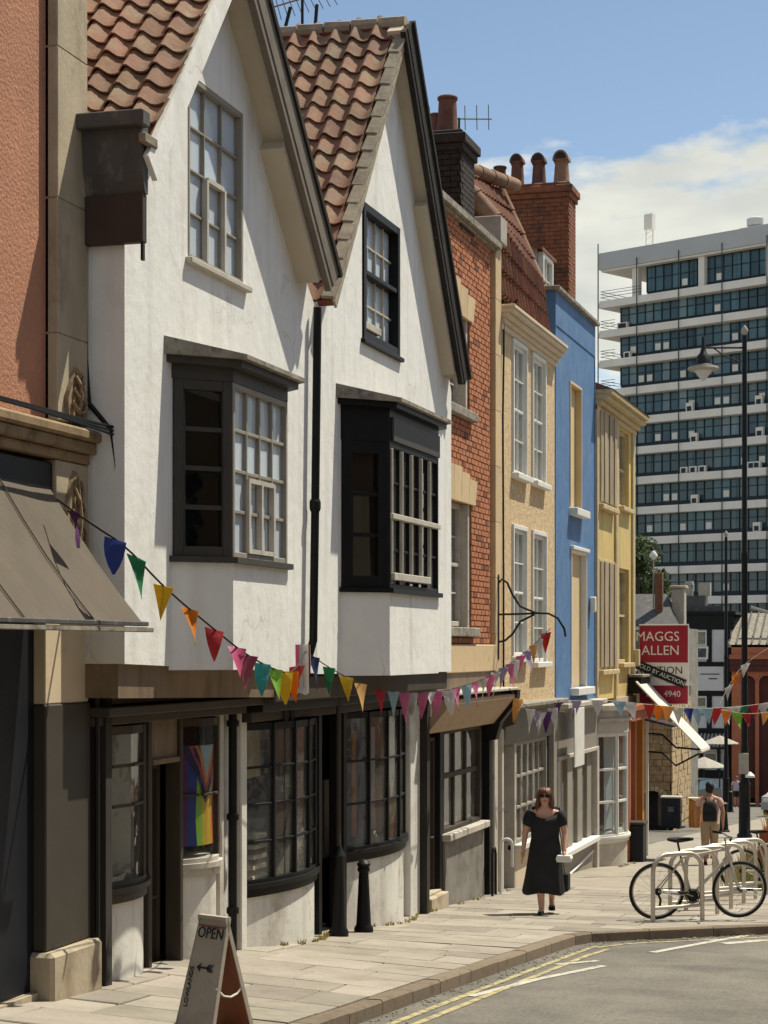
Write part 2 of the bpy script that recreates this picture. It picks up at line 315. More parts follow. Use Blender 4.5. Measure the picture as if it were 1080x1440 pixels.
mk('white_cloth', (0.62, 0.585, 0.51), 0.9, var=0.05, scale=2, bump=0.08)
mk('chimney_brick', (0.23, 0.085, 0.045), 0.9, var=0.3, scale=8, bump=0.5, bscale=30, col2=(0.07, 0.05, 0.04), c2pos=(0.5, 0.68), c2scale=3)
mk('soot_shade_brick', (0.035, 0.026, 0.022), 0.9, var=0.3, scale=8, bump=0.5, bscale=30)  # one black for soot and shade: sooty stack, shaded hood mouths
mk('chimney_pot', (0.13, 0.055, 0.038), 0.8, var=0.25, scale=6, bump=0.2, rnd=0.25, col2=(0.06, 0.035, 0.028), c2scale=5)
mk('cement', (0.36, 0.33, 0.28), 0.9, var=0.15, scale=5, bump=0.4)
mk('iron', (0.014, 0.013, 0.013), 0.55, var=0.2, scale=8, bump=0.1, spec=0.25)
mk('alloy', (0.25, 0.25, 0.26), 0.4, var=0.1, scale=8, bump=0, metal=0.8)
mk('steel', (0.55, 0.50, 0.43), 0.42, var=0.08, scale=6, bump=0.05, metal=0.55)
mk('asphalt', (0.125, 0.114, 0.099), 0.95, var=0.12, scale=1.4, bump=0.7, bscale=45, bdist=0.012, fine=0.28, col2=(0.185, 0.167, 0.140), c2pos=(0.40, 0.62), c2scale=0.8, crack=0.8)
mk('slab', (0.285, 0.25, 0.207), 0.9, var=0.12, scale=2.5, bump=0.35, bscale=40, bdist=0.008, rnd=0.2, hue=0.01, fine=0.07, col2=(0.21, 0.18, 0.14), c2pos=(0.52, 0.75), c2scale=2.2)
mk('paving_far', (0.29, 0.253, 0.205), 0.9, var=0.14, scale=1.5, bump=0.3, bscale=30, col2=(0.24, 0.205, 0.16), c2pos=(0.5, 0.7), c2scale=1.0)
mk('joint', (0.11, 0.09, 0.065), 0.95, var=0.3, scale=8, bump=0.4)
mk('kerb', (0.20, 0.155, 0.11), 0.9, var=0.2, scale=5, bump=0.45, bscale=30, rnd=0.15, col2=(0.12, 0.09, 0.065), c2pos=(0.5, 0.7), c2scale=5)
mk('yellow_line', (0.42, 0.36, 0.18), 0.85, var=0.12, scale=6, bump=0.4, bscale=100, col2=(0.18, 0.16, 0.125), c2pos=(0.46, 0.60), c2scale=9)
mk('white_line', (0.48, 0.45, 0.39), 0.85, var=0.1, scale=6, bump=0.4, bscale=100, col2=(0.17, 0.155, 0.13), c2pos=(0.52, 0.66), c2scale=12)
mk('dry_weed', (0.26, 0.22, 0.07), 0.9, var=0.3, scale=8, bump=0, trans=0.25)
mk('grass_green', (0.13, 0.15, 0.04), 0.9, var=0.3, scale=8, bump=0, trans=0.25)
mk('leaf', (0.05, 0.075, 0.025), 0.8, var=0.4, scale=3, bump=0, trans=0.2)
mk('rubber', (0.014, 0.014, 0.014), 0.8, var=0.2, scale=10, bump=0.1)
for nme, c in dict(pink=(0.60, 0.09, 0.22), rose=(0.36, 0.07, 0.12), teal=(0.06, 0.36, 0.36), lime=(0.30, 0.55, 0.06), yellow=(0.66, 0.46, 0.04), orange=(0.70, 0.24, 0.02),
                   red=(0.50, 0.03, 0.035), green=(0.03, 0.24, 0.10), blue=(0.03, 0.06, 0.28), navy=(0.02, 0.03, 0.10), purple=(0.12, 0.03, 0.15), white=(0.62, 0.60, 0.58),
                   pale_blue=(0.33, 0.47, 0.55), peach=(0.68, 0.40, 0.15), bright_pink=(0.62, 0.17, 0.34), lilac=(0.42, 0.34, 0.48)).items():
    M['flag_' + nme] = mat('flag_' + nme, c, 0.55, var=0.08, scale=6, bump=0.2, bscale=25, spec=0.4, trans=0.35)
M['glass'] = glass_mat('window_glass')
M['glass_sky_glare'] = glass_mat('attic_glass_glare', gloss=1.0, dirt_glare=0.58, dirt_glare_col=(0.68, 0.75, 0.82))  # blue-white diffuse in these panes stands in for reflected sky
M['glass_dark'] = glass_mat('side_glass', gloss=0.45, dirt_glare=0.006, tint=(0.6, 0.63, 0.65))
M['clear_glass'] = glass_mat('clear_shop_glass', dirt_glare=0.008, gloss=0.45, tint=(0.97, 0.98, 0.98))
M['shop_glass'] = glass_mat('shop_glass', dirt_glare=0.06, gloss=1.3)  # diffuse tone lightens the panes in place of street reflections

def panes(parent, tf, a0, a1, z0, z1, cols, rows, o, glass, barm, bw=0.024, bd=0.035, skip=(), cfr=None, rfr=None):
    ca = cfr or [i/cols for i in range(cols+1)]; rz = rfr or [i/rows for i in range(rows+1)]
    A = [a0+(a1-a0)*t for t in ca]; Z = [z0+(z1-z0)*t for t in rz]
    for i in range(cols):
        for j in range(rows):
            if (i, j) in skip: continue
            q = [RND.uniform(-0.003, 0.003) for _ in range(4)]; e = 0.004
            c = [(A[i], o+q[0], Z[j]), (A[i+1], o+q[1], Z[j]), (A[i+1], o+q[2], Z[j+1]), (A[i], o+q[3], Z[j+1])]
            mb = MB(tf).add(c + [(p[0], p[1]-e, p[2]) for p in c], [(0,1,2,3),(7,6,5,4),(0,4,5,1),(1,5,6,2),(2,6,7,3),(3,7,4,0)])
            mb.build('pane', M[glass], parent)
    for i in range(1, cols): MB(tf).box(A[i]-bw/2, A[i]+bw/2, o-0.008, o+bd, z0, z1, 0.004).build('glazing_bar', M[barm], parent)
    for j in range(1, rows): MB(tf).box(a0, a1, o-0.010, o+bd-0.003, Z[j]-bw/2, Z[j]+bw/2, 0.004).build('glazing_bar', M[barm], parent)
def window(parent, tf, a0, a1, z0, z1, cols, rows, fm, o=-0.08, fw=0.06, fd=0.07, glass='glass', bw=0.024, barm=None, name='window', rail=True, **k):
    mb = MB(tf)
    mb.box(a0, a0+fw, o-0.03, o+fd, z0, z1, 0.006); mb.box(a1-fw, a1, o-0.03, o+fd, z0, z1, 0.006)
    mb.box(a0+fw, a1-fw, o-0.03, o+fd-0.003, z0, z0+fw, 0.006); mb.box(a0+fw, a1-fw, o-0.03, o+fd-0.003, z1-fw, z1, 0.006)
    w_ = mb.build(name, M[fm], parent)
    panes(w_, tf, a0+fw, a1-fw, z0+fw, z1-fw, cols, rows, o, glass, barm or fm, bw, **k)
    if rail:
        zm = (z0+z1)/2; MB(tf).box(a0+fw, a1-fw, o-0.012, o+fd-0.012, zm-0.025, zm+0.025, 0.005).build('meeting_rail', M[fm], w_)
    return w_
def shell(parent, y0, y1, xf, xb, z0, z1, floors, mt='interior'):   # rear and party walls and floors that close a house behind its front
    mb = MB(); t = 0.12
    mb.box(xb-t, xb, y0+0.02, y1-0.02, z0, z1); mb.build('rear_wall', M[mt], parent)
    mb = MB(); mb.box(xb, xf, y0+0.02, y0+0.14, z0, z1-0.004); mb.build('party_wall', M[mt], parent)
    mb = MB(); mb.box(xb, xf, y1-0.14, y1-0.02, z0, z1-0.004); mb.build('party_wall', M[mt], parent)
    for zf in floors: MB().box(xb, xf, y0+0.14, y1-0.14, zf-0.15, zf).build('interior_floor', M['interior_floor'], parent)
# ------------------------------------------------------------------ shared builders for the old houses
def g2(x, y):                                              # the pavement also falls from the fronts to the kerb at the top of the street
    return g(y) + 0.055 * min(max(1.7 - x, 0), 2.3) * min(max((23 - y) / 6.0, 0), 1)
def pantile(w_=0.25, l_=0.36):
    mb = MB(); n = 9; top = []; bot = []
    for j, (yy, lift) in enumerate(((0, 0.030), (l_, 0.0))):
        for i in range(n+1):
            t = i / n
            h = 0.062*math.sin(math.pi*t/0.5) if t < 0.5 else -0.020*math.sin(math.pi*(t-0.5)/0.5)
            top.append((t*w_*1.06 - w_*0.03, yy, h + lift)); bot.append((t*w_*1.06 - w_*0.03, yy, h + lift - 0.016))
    m = n+1; vs = top + bot; k = len(top)
    fs = [[i, i+1, m+i+1, m+i] for i in range(n)] + [[k+m+i, k+m+i+1, k+i+1, k+i] for i in range(n)]
    fs += [[k+i, k+i+1, i+1, i] for i in range(n)] + [[m+i, m+i+1, k+m+i+1, k+m+i] for i in range(n)]
    fs += [[0, m, k+m, k], [n, k+n, k+m+n, m+n]]
    return mb.add(vs, fs)
TILE = pantile().mesh('tile', M['clay_tile'], smooth=True)
TILE_D = pantile().mesh('tile_dark', M['clay_dark'], smooth=True)
def slope_board(mb, p0, p1, x0, x1, d0, d1):               # board along a roof slope from p0 to p1 (y,z); d0..d1 = depth below the line
    dy, dz = p1[0]-p0[0], p1[1]-p0[1]; L_ = math.hypot(dy, dz); ny, nz = -dz/L_, dy/L_
    if nz < 0: ny, nz = -ny, -nz
    q = [(p0[0]-ny*d0, p0[1]-nz*d0), (p1[0]-ny*d0, p1[1]-nz*d0), (p1[0]-ny*d1, p1[1]-nz*d1), (p0[0]-ny*d1, p0[1]-nz*d1)]
    return mb.prism(q, lambda p: (x0, p[0], p[1]), lambda p: (x1, p[0], p[1]))
def bow(y0, y1, x0, d, n): return [(x0 + d*(1-(2*i/n-1)**2), y0+(y1-y0)*i/n) for i in range(n+1)]
def bow_window(parent, y0, y1, x0, d, zs, zh, n, rows, fm, rm, zg, rowz=None, mw=0.045, bw=0.025, sillm=None, glass='shop_glass', sill=0.07, label=None, skipm=()):
    P = bow(y0, y1, x0, d, n)
    back = [(x0-0.12, y1), (x0-0.12, y0)]
    MB().plan(bow(y0, y1, x0, d, 20) + back, zg, zs-0.06).build('stall_riser', M[rm], parent, smooth=True)
    n0 = n; n = 20
    Q = bow(y0-0.03, y1+0.03, x0+0.05, d+0.02, n)
    s_ = MB().plan(Q + back, zs-0.06, zs-0.012); s_.plan(bow(y0-0.015, y1+0.015, x0+0.02, d+0.01, n) + back, zs-0.014, zs+0.03)
    s_.plan(bow(y0-0.02, y1+0.02, x0+0.025, d+0.01, n) + back, zs-0.14, zs-0.055)
    s_.build('sill', M[sillm or fm], parent, smooth=True)
    n = n0; fm_ = MB()
    for i, (x, y) in enumerate(P):
        if i in skipm: continue
        e = mw if 0 < i < n else mw*1.5
        fm_.box(x-0.05, x+0.03, y-e/2, y+e/2, zs+0.025, zh, 0.006)
    fm_.plan(bow(y0, y1, x0+0.02, d, n) + back, zh-0.07, zh)
    w_ = fm_.build('shop_window', M[fm], parent)
    Z = rowz or [zs+0.03+(zh-0.07-zs-0.03)*j/rows for j in range(rows+1)]
    for i in range(n):
        (xa, ya), (xb, yb) = P[i], P[i+1]; t = math.atan2(xb-xa, yb-ya); ln = math.hypot(xb-xa, yb-ya); tf = fr((xa, ya, 0), t)
        for j in range(rows):
            q = [RND.uniform(-0.004, 0.004) for _ in range(4)]; e = 0.004
            c = [(0, q[0], Z[j]), (ln, q[1], Z[j]), (ln, q[2], Z[j+1]), (0, q[3], Z[j+1])]
            MB(tf).add(c + [(p[0], p[1]-e, p[2]) for p in c], [(0,1,2,3),(7,6,5,4),(0,4,5,1),(1,5,6,2),(2,6,7,3),(3,7,4,0)]).build('pane', M[glass], w_)
        for j in range(1, rows):
            MB(tf).box(mw/2, ln-mw/2, -0.012, 0.024, Z[j]-bw/2, Z[j]+bw/2, 0.004).build('glazing_bar', M[fm], w_)
    if label: w_['label'] = label
    return w_
def door(parent, tf, a0, a1, z0, z1, o, dm, fm, glazed=0.5, cols=1, rows=2, fw=0.06, label=None, handle=True):
    f = MB(tf); f.box(a0-fw, a0, o-0.06, o+0.05, z0, z1+fw, 0.006); f.box(a1, a1+fw, o-0.06, o+0.05, z0, z1+fw, 0.006); f.box(a0, a1, o-0.06, o+0.047, z1, z1+fw, 0.006)
    f.build('door_frame', M[fm], parent)
    zc = z1-(z1-z0)*glazed; st = 0.09
    d = MB(tf); d.box(a0+.005, a0+st, o-0.05, o, z0, z1, .004); d.box(a1-st, a1-.005, o-0.05, o, z0, z1, .004)
    d.box(a0+st, a1-st, o-0.05, o-.003, z1-st, z1, .004); d.box(a0+st, a1-st, o-0.05, o-.003, z0, z0+0.18, .004); d.box(a0+st, a1-st, o-.05, o-.003, zc-st, zc, .004)
    d.box(a0+st, a1-st, o-0.04, o-0.022, z0+.18, zc-st)
    w_ = d.build('door', M[dm], parent)
    panes(w_, tf, a0+st, a1-st, zc, z1-st, cols, rows, o-0.028, 'shop_glass', dm, 0.022, 0.02)
    MB(tf).box(a0+st+.05, a1-st-.05, o-.022, o-.006, z0+.27, zc-st-.09, .008).build('door_panel', M[dm], w_)
    if handle:
        h = MB(tf); h.tube([(a1-st/2, o-.01, zc-.05), (a1-st/2, o+.05, zc-.05), (a1-st/2-.1, o+.05, zc-.05)], .011, 6); h.build('handle', M['alloy'], w_)
    if label: w_['label'] = label
    return w_
def sheet(parent, tf, a0, a1, z0, z1, o, m, name, th=0.006, wave=0.0, n=12, label=None, taper=0.0):   # hanging cloth or board with folds
    vs = []; fs = []
    for k, dd in enumerate((0, -th)):
        for i in range(n+1):
            t = i/n; a = a0+(a1-a0)*t; w_ = wave*math.sin(t*9.0+a0*3)
            vs += [(a, o+dd+w_*0.4, z1-taper*t), (a+wave*.3, o+dd+w_, z0+wave*0.6*math.sin(t*7))]
    h = 2*(n+1)
    for i in range(n):
        b = 2*i; fs += [[b, b+2, b+3, b+1], [h+b+1, h+b+3, h+b+2, h+b], [b, h+b, h+b+2, b+2], [b+1, b+3, h+b+3, h+b+1]]
    fs += [[0, 1, h+1, h], [2*n, h+2*n, h+2*n+1, 2*n+1]]
    o_ = MB(tf).add(vs, fs).build(name, m if not isinstance(m, str) else M[m], parent, smooth=True)
    if label: o_['label'] = label
    return o_
def pipe(parent, pts, r, m, name='downpipe', rings=()):
    mb = MB().tube(pts, r, 10)
    for z in rings: mb.lathe([(r+.018, -.03), (r+.022, 0), (r+.018, .03)], (pts[0][0], pts[0][1], z), 10)
    return mb.build(name, M[m], parent, smooth=True)
W0 = WALL(0)

# ================================================================== orange rendered building at the top of the row
h0 = root('rendered_house', 'orange roughcast house with a pale stone pilaster and carved corbels at the far left', 'building', (-0.4, 11, g(11)))
MB(WALL(-0.4)).holed([(6, 3.45), (13.58, 3.45), (13.58, 11), (6, 11)], [(8.2, 9.4, 5.2, 7.4)], 0, -0.3).build('wall', M['orange_render'], h0)
window(h0, WALL(-0.4), 8.2, 9.4, 5.2, 7.4, 2, 4, 'white_paint')
MB().box(-3.5, -0.38, 13.58, 14.10, 3.4, 11).build('flank_wall', M['orange_render'], h0)
for k, (za, zb) in enumerate(((3.66, 4.32), (4.322, 5.35), (5.352, 6.5), (6.502, 7.6), (7.602, 8.7), (8.702, 11))):
    MB().box(-0.5, -0.30 + RND.uniform(-.004, .004), 13.58, 14.12, za, zb, 0.008).build('pilaster_block', M['pale_stone'], h0)
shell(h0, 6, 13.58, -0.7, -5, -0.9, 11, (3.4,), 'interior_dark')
c = MB(); c.box(-0.6, -0.19, 6, 14.16, 3.53, 3.62, .02); c.box(-0.6, -0.23, 6, 14.14, 3.44, 3.528, .01); c.box(-0.6, -0.28, 6, 14.12, 3.36, 3.438, .008)
c.build('cornice', M['carved_stone'], h0)
def carved(z0, z1, y0, y1, x, nm):                          # leaf-shaped relief: a shield with raised veins and curling lobes
    cm = MB(); cy = (y0+y1)/2; hw = (y1-y0)/2; h = z1-z0
    prof = [(0, z1), (-.35*hw, z1-.12*h), (-.62*hw, z1-.34*h), (-hw, z1-.58*h), (-.92*hw, z1-.86*h), (-.5*hw, z0), (.5*hw, z0), (.92*hw, z1-.86*h), (hw, z1-.58*h), (.62*hw, z1-.34*h), (.35*hw, z1-.12*h)]
    cm.prism(prof, lambda p: (x, cy+p[0], p[1]), lambda p: (x+.045, cy+p[0]*.93, z0+(p[1]-z0)*.97))
    for s_ in (-1, 1):
        for q in range(3):
            zc = z0+h*(.16+.24*q); w_ = hw*(.62-.15*q)
            cm.tube([(x+.05, cy, zc), (x+.075, cy+s_*w_*.5, zc+.05*h), (x+.055, cy+s_*w_, zc+.17*h), (x+.05, cy+s_*w_*.75, zc+.24*h), (x+.05, cy+s_*w_*.5, zc+.17*h)], [.012, .016, .014, .012, .007], 6)
    cm.tube([(x+.05, cy, z0+.04), (x+.075, cy, z0+h*.5), (x+.05, cy, z1-.06)], [.012, .018, .008], 6)
    return cm.build(nm, M['carved_stone'], h0, smooth=True)
carved(3.66, 4.1, 13.68, 14.06, -.31, 'carved_corbel')
MB().box(-.6, -.30, 13.55, 14.13, 2.45, 3.357, .01).build('console_block', M['pale_stone'], h0)
carved(2.55, 3.3, 13.62, 14.08, -.305, 'carved_console')
b = MB(); b.box(-.6, -.34, 13.45, 14.22, 1.5, 2.448, .008); b.build('pier', M['cream_paint'], h0)['label'] = 'cream painted top of the shop pier'
MB().box(-.6, -.33, 13.44, 14.24, -.37, 1.498, .012).build('pier', M['grey_paint'], h0)
MB().box(-.6, -.24, 13.38, 14.28, -1.05, -.372, .03).build('plinth_stone', M['pale_stone'], h0)
MB().box(-.6, -.41, 6, 13.43, 2.45, 3.358).build('shop_fascia', M['navy_paint'], h0)
MB().box(-.55, -.33, 6, 13.72, 2.98, 3.33, .01).build('awning_cassette', M['black_paint'], h0)
MB().box(-.55, -.43, 10.0, 13.44, -.95, 2.449).build('shop_shutter', M['navy_paint'], h0)
MB().box(-.60, -.36, 6, 13.37, -.95, -.66).build('doorstep', M['pale_stone'], h0)
# roller awning
aw = root('shop_awning', 'grey brown canvas shop awning on the orange house', 'awning', (-.33, 12, 3.1))
A_ = MB(); n = 14; vs = []
for k, th in enumerate((0, -.008)):
    for i in range(n+1):
        y = 8.5 + (13.80-8.5)*i/n
        for t in (0, .25, .5, .75, 1): vs.append((-.34+.64*t+th, y - .28*(1-t)*(i/n), 3.14-1.02*t - .05*math.sin(math.pi*t) + .006*math.sin(y*5+t*4)+th))
m_ = 5; h_ = (n+1)*m_; fs = []
for i in range(n):
    for j in range(4):
        a_ = i*m_+j; fs += [[a_, a_+1, a_+m_+1, a_+m_], [h_+a_+m_, h_+a_+m_+1, h_+a_+1, h_+a_]]
A_.add(vs, fs).build('canvas', M['awning_cloth'], aw, smooth=True, recalc=False)
for yy in (9.6, 10.7, 11.8, 12.9):
    MB().tube([(-.33+.64*t, yy-.28*(1-t)*((yy-8.5)/5.45), 3.148-1.02*t-.05*math.sin(math.pi*t)) for t in (0, .25, .5, .75, 1)], .006, 5).build('seam', M['awning_cloth'], aw)
MB().box(.27, .33, 8.5, 13.86, 2.09, 2.125, .006).build('front_rail', M['lead'], aw)
v_ = MB(); v_.box(.26, .325, 8.5, 13.97, 2.045, 2.082, .006); v_.build('valance', M['lead_ledge'], aw)
MB().tube([(-.4, 13.86, 2.5), (.27, 13.8, 2.1)], .015, 6).build('folding_arm', M['iron'], aw)
# cables at the corner of the orange house
cb = MB(); cb.tube([(-.33, 14.135, 6.1), (-.34, 14.14, 5.0), (-.33, 14.14, 4.2), (-.30, 14.135, 3.85), (-.12, 14.165, 3.64), (-.08, 14.17, 3.35), (-.22, 14.19, 2.9), (-.28, 14.2, 2.2), (-.29, 14.27, 1.4), (-.29, 14.28, -.86)], .022, 6)
for k in range(3): cb.tube([(-.1, 14.15, 3.66-.03*k), (-.1+.01*k, 13.6, 3.655-.02*k), (-.1, 12.8, 3.66-.01*k), (-.1, 9, 3.66)], .012, 5)
for k in range(4):
    an = k*1.6; cb.tube([(-.09, 14.17, 3.6), (-.05+.04*math.cos(an), 14.19+.02*math.sin(an), 3.5), (-.06, 14.19, 3.38-.03*k)], .013, 5)
cb.build('cable_bundle', M['black_paint'], h0, smooth=True)

# ================================================================== first white gabled house
h1 = root('gabled_house', 'white rendered gabled house with a grey brown oriel window, next to the orange house', 'house', (-0.4, 16.3, g(16.3)), 'white gabled houses')
A1, E1L, E1R = (16.12, 8.27), (14.02, 5.80), (18.74, 5.72)
def under(p, d): return (p[0], p[1]-d)
MB(W0).holed([(14.15, 1.80), (18.97, 1.67), (18.97, 5.38), (18.7, 5.58), (16.12, 8.08), (14.15, 5.75)], [(15.47, 16.83, 5.22, 6.81), (15.42, 17.0, 2.72, 4.2)], 0, -.28).build('wall', M['white_render'], h1)
MB().box(-4.5, -.282, 14.15, 14.4, 1.80, 5.7).build('side_wall', M['white_render'], h1)
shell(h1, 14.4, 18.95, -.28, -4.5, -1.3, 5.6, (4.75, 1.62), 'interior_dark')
# roof: boarding with tiles laid one by one on the slope that faces up the street
rf = MB()
slope_board(rf, E1L, A1, -4.6, .20, .04, .12); slope_board(rf, A1, E1R, -4.6, .26, .0, .10)
r1 = rf.build('roof', M['clay_dark'], h1)
al = math.atan2(A1[1]-E1L[1], A1[0]-E1L[0]); ln = math.hypot(A1[1]-E1L[1], A1[0]-E1L[0])
for j in range(1, int(ln/.245)+1):
    for i in range(8):
        s_ = .245*j + .06; x = .235 - .25*(i+1)
        y = E1L[0]+s_*math.cos(al) - .0; z = E1L[1]+s_*math.sin(al)
        inst('tile', TILE, r1, (x + RND.uniform(-.008, .008), y, z), (al - .05 + RND.uniform(-.02, .02), RND.uniform(-.02, .02), RND.uniform(-.025, .025)))
b = MB(); slope_board(b, (E1L[0]-.02, E1L[1]-.02), (A1[0], A1[1]), .20, .245, .06, .30); b.build('bargeboard', M['white_render'], h1)['label'] = 'white painted bargeboard on the up-street slope'
b = MB(); slope_board(b, A1, (E1R[0]+.02, E1R[1]-.02), .26, .31, .015, .235); b.build('bargeboard', M['barge'], h1)['label'] = 'weathered brown bargeboard'
b = MB(); slope_board(b, A1, (E1R[0]+.06, E1R[1]-.06), .22, .335, -.045, .012); b.build('roof_edge', M['barge_dark'], h1)
b = MB(); slope_board(b, A1, (E1R[0]+.02, E1R[1]-.02), .235, .300, .237, .315); b.build('barge_moulding', M['barge'], h1)
b = MB(); slope_board(b, A1, (E1R[0]-.05, E1R[1]+.05), .0, .232, .105, .26); b.build('soffit', M['soffit_cream'], h1)
b = MB(); slope_board(b, (17.55, A1[1]-(17.55-A1[0])*.973), (E1R[0]-.10, E1R[1]+.10), .0, .23, .25, .40); b.build('boxed_soffit', M['soffit_cream'], h1)
# lead-clad eaves box
lb = MB(); prof = [(14.02, 6.06), (14.0, 5.98), (14.03, 5.62), (14.09, 5.46), (14.145, 5.46), (14.145, 6.06)]
lb.prism(prof, lambda p: (-.42, p[0], p[1]), lambda p: (.20, p[0], p[1])); lb.box(-.42, .26, 13.90, 14.05, 5.95, 6.07, .01); lb.build('lead_eaves_box', M['lead'], h1)
MB().box(-.42, .19, 14.06, 14.148, 5.08, 5.458, .006).build('eaves_panel', M['rust_brown'], h1)
MB().box(.165, .185, 14.08, 14.12, 4.94, 5.08).build('drip_pipe', M['iron'], h1)
MB().box(.205, .262, 13.94, 14.2, 5.82, 5.90, .01).build('verge_block', M['verge'], h1)
# attic casement
wa = window(h1, W0, 15.49, 16.83, 5.24, 6.81, 3, 4, 'grey_shop', o=-.07, fw=.045, glass='glass_sky_glare', bw=.022, rail=False)
wa['label'] = 'attic casement with small inner light'
s2 = MB(W0); s2.box(15.93, 15.97, -.05, .0, 5.29, 6.0); s2.box(16.36, 16.40, -.05, .0, 5.29, 6.0); s2.box(15.97, 16.36, -.05, -.003, 5.99, 6.03); s2.build('casement', M['aged_white'], wa)
MB(W0).box(15.42, 16.92, -.05, .06, 5.185, 5.238, .008).build('sill', M['aged_white'], h1)
sheet(h1, W0, 15.5, 16.8, 5.3, 6.75, -.10, 'blind_white', 'blind', wave=.008)  # pale sheet close behind the panes, imitating their bright sky reflection
# oriel
def oriel(h, yw0, yf0, yf1, yw1, d, z0, zs, zh, zr, fm, sidem, front, side, nm_lab, lit_fm=None):
    P = [(0, yw0), (d, yf0), (d, yf1), (0, yw1)]
    MB().plan([(-.02, yw0)] + P[1:3] + [(-.02, yw1)], z0, zs-.05).build('oriel_apron', M['white_render'], h)
    e = .05; MB().plan([(-.01, yw0-e), (d+e, yf0-e*.4), (d+e, yf1+e*.4), (-.01, yw1+e)], zs-.05, zs).build('sill', M[fm], h)
    MB().plan([(-.01, yw0), (d, yf0), (d, yf1), (-.01, yw1)], zh, zr-.11).build('oriel_head', M[fm], h)
    e = .09; MB().plan([(-.01, yw0-e*1.2), (d+e, yf0-e*.4), (d+e, yf1+e*.4), (-.01, yw1+e*1.2)], zr-.112, zr-.05).build('oriel_cornice', M[fm], h)
    e = .15; q = [(-.01, yw0-e*1.1), (d+e, yf0-e*.4), (d+e, yf1+e*.4), (-.01, yw1+e*1.1)]
    t = MB(); t.prism(q, lambda p: (p[0], p[1], zr-.05), lambda p: (p[0], p[1], zr-.012 + (.11 if p[0] < .1 else 0))); t.build('oriel_roof', M['lead_ledge'], h)
    tl = math.atan2(d, yf0-yw0); ll = math.hypot(d, yf0-yw0)
    window(h, fr((0, yw0, 0), tl), 0.03, ll-.005, zs, zh, side[0], side[1], sidem, o=-.05, fw=side[2], fd=.05, bw=.04, rail=False, name='side_window', glass='glass_dark')
    w_ = window(h, WALL(d), yf0+.002, yf1-.002, zs, zh, front[0], front[1], lit_fm or fm, o=-.05, fw=.05, fd=.05, bw=.03, rail=front[2], name='oriel_window', glass=nm_lab)
    tr = math.atan2(-d, yw1-yf1); window(h, fr((d, yf1, 0), tr), .005, ll-.03, zs, zh, side[0], side[1], sidem, o=-.05, fw=side[2], fd=.05, bw=.04, rail=False, name='side_window')
    return w_
ow = oriel(h1, 15.10, 15.50, 16.92, 17.32, .40, 1.74, 2.69, 4.17, 4.40, 'bay_paint', 'bay_paint', (4, 4, False), (1, 4, .085), 'glass_sky_glare', 'grey_shop')  # front frame coloured paler than the sides for the sun on it
k = MB(WALL(.40)); 
for a in (15.89, 16.21, 16.53): k.box(a-.022, a+.022, -.04, .012, 2.74, 3.38)
k.box(15.90, 16.52, -.04, .010, 3.35, 3.39); k.box(15.90, 16.52, -.04, .010, 2.74, 2.78); k.build('casement', M['aged_white'], ow)
sheet(h1, WALL(.40), 15.56, 16.85, 3.36, 4.0, -.09, 'blind_white', 'curtain', wave=.01)  # pale cloth near the glass, lightening the upper panes like reflected sky
sheet(h1, WALL(.40), 15.95, 16.5, 2.8, 3.34, -.10, 'blind_tan', 'curtain', wave=.015)
# jetty beam over the shop
bm_ = MB(); bm_.prism([(14.16, 1.53), (17.85, 1.45), (17.85, 1.70), (14.16, 1.798)], lambda p: (-.62, p[0], p[1]), lambda p: (-.06, p[0], p[1])); bm_.build('jetty_beam', M['brown_wood'], h1)
MB().box(-.62, -.16, 14.22, 17.85, 1.378, 1.452, .008).build('beam_moulding', M['dark_wood'], h1)
MB().box(-.62, -.30, 14.24, 17.75, 1.30, 1.373, .006).build('shop_cornice', M['dark_wood'], h1)
# shopfront 1
zg = -1.25
MB().box(-.62, -.42, 14.22, 14.38, zg, 1.298, .01).build('shop_pilaster', M['dark_wood'], h1)
wA = bow_window(h1, 14.40, 15.72, -.52, .18, -.03, 1.28, 4, 3, 'dark_wood', 'white_riser', zg, rowz=[0.0, .62, .95, 1.22], sillm='grey_paint', skipm=(1, 2), label='shop window with a drawn tan blind')
sheet(h1, WALL(-.5), 14.46, 15.60, .02, 1.2, -.06, 'blind_tan', 'blind', wave=.015)
sheet(h1, WALL(-.5), 14.46, 15.1, -.02, .6, -.045, 'cream_paint', 'paper_screen', wave=.02)
MB().box(-.62, -.47, 15.74, 15.82, zg, 1.298, .008).build('door_post', M['dark_wood'], h1)
MB().box(-.62, -.47, 16.47, 16.54, zg, 1.298, .008).build('door_post', M['dark_wood'], h1)
t_ = MB(WALL(-.5)); t_.box(15.82, 16.47, -.06, .0, .92, 1.298, .008); t_.box(15.84, 16.45, .0, .035, .90, .95, .006); t_.build('transom_panel', M['brown_wood'], h1)
door(h1, WALL(-.72), 15.90, 16.42, -.95, .84, 0, 'door_grey', 'dark_wood', glazed=.62, cols=2, rows=3, label='half glazed shop door under a brown transom panel')
MB().box(-.95, -.40, 15.80, 16.52, zg, -.93, .01).build('doorstep', M['pale_stone'], h1)
wB = bow_window(h1, 16.56, 17.36, -.52, .17, -.03, 1.28, 4, 2, 'dark_wood', 'white_riser', zg, rowz=[0.0, .58, 1.22], sillm='aged_white', glass='clear_glass', skipm=(1, 2), label='shop window with a rainbow flag behind the glass')
MB().box(-.62, -.44, 17.38, 17.50, zg, 1.298, .01).build('shop_pilaster', M['aged_white'], h1)
MB().box(-.62, -.50, 17.50, 17.86, zg, 1.298).build('shop_wall', M['white_riser'], h1)
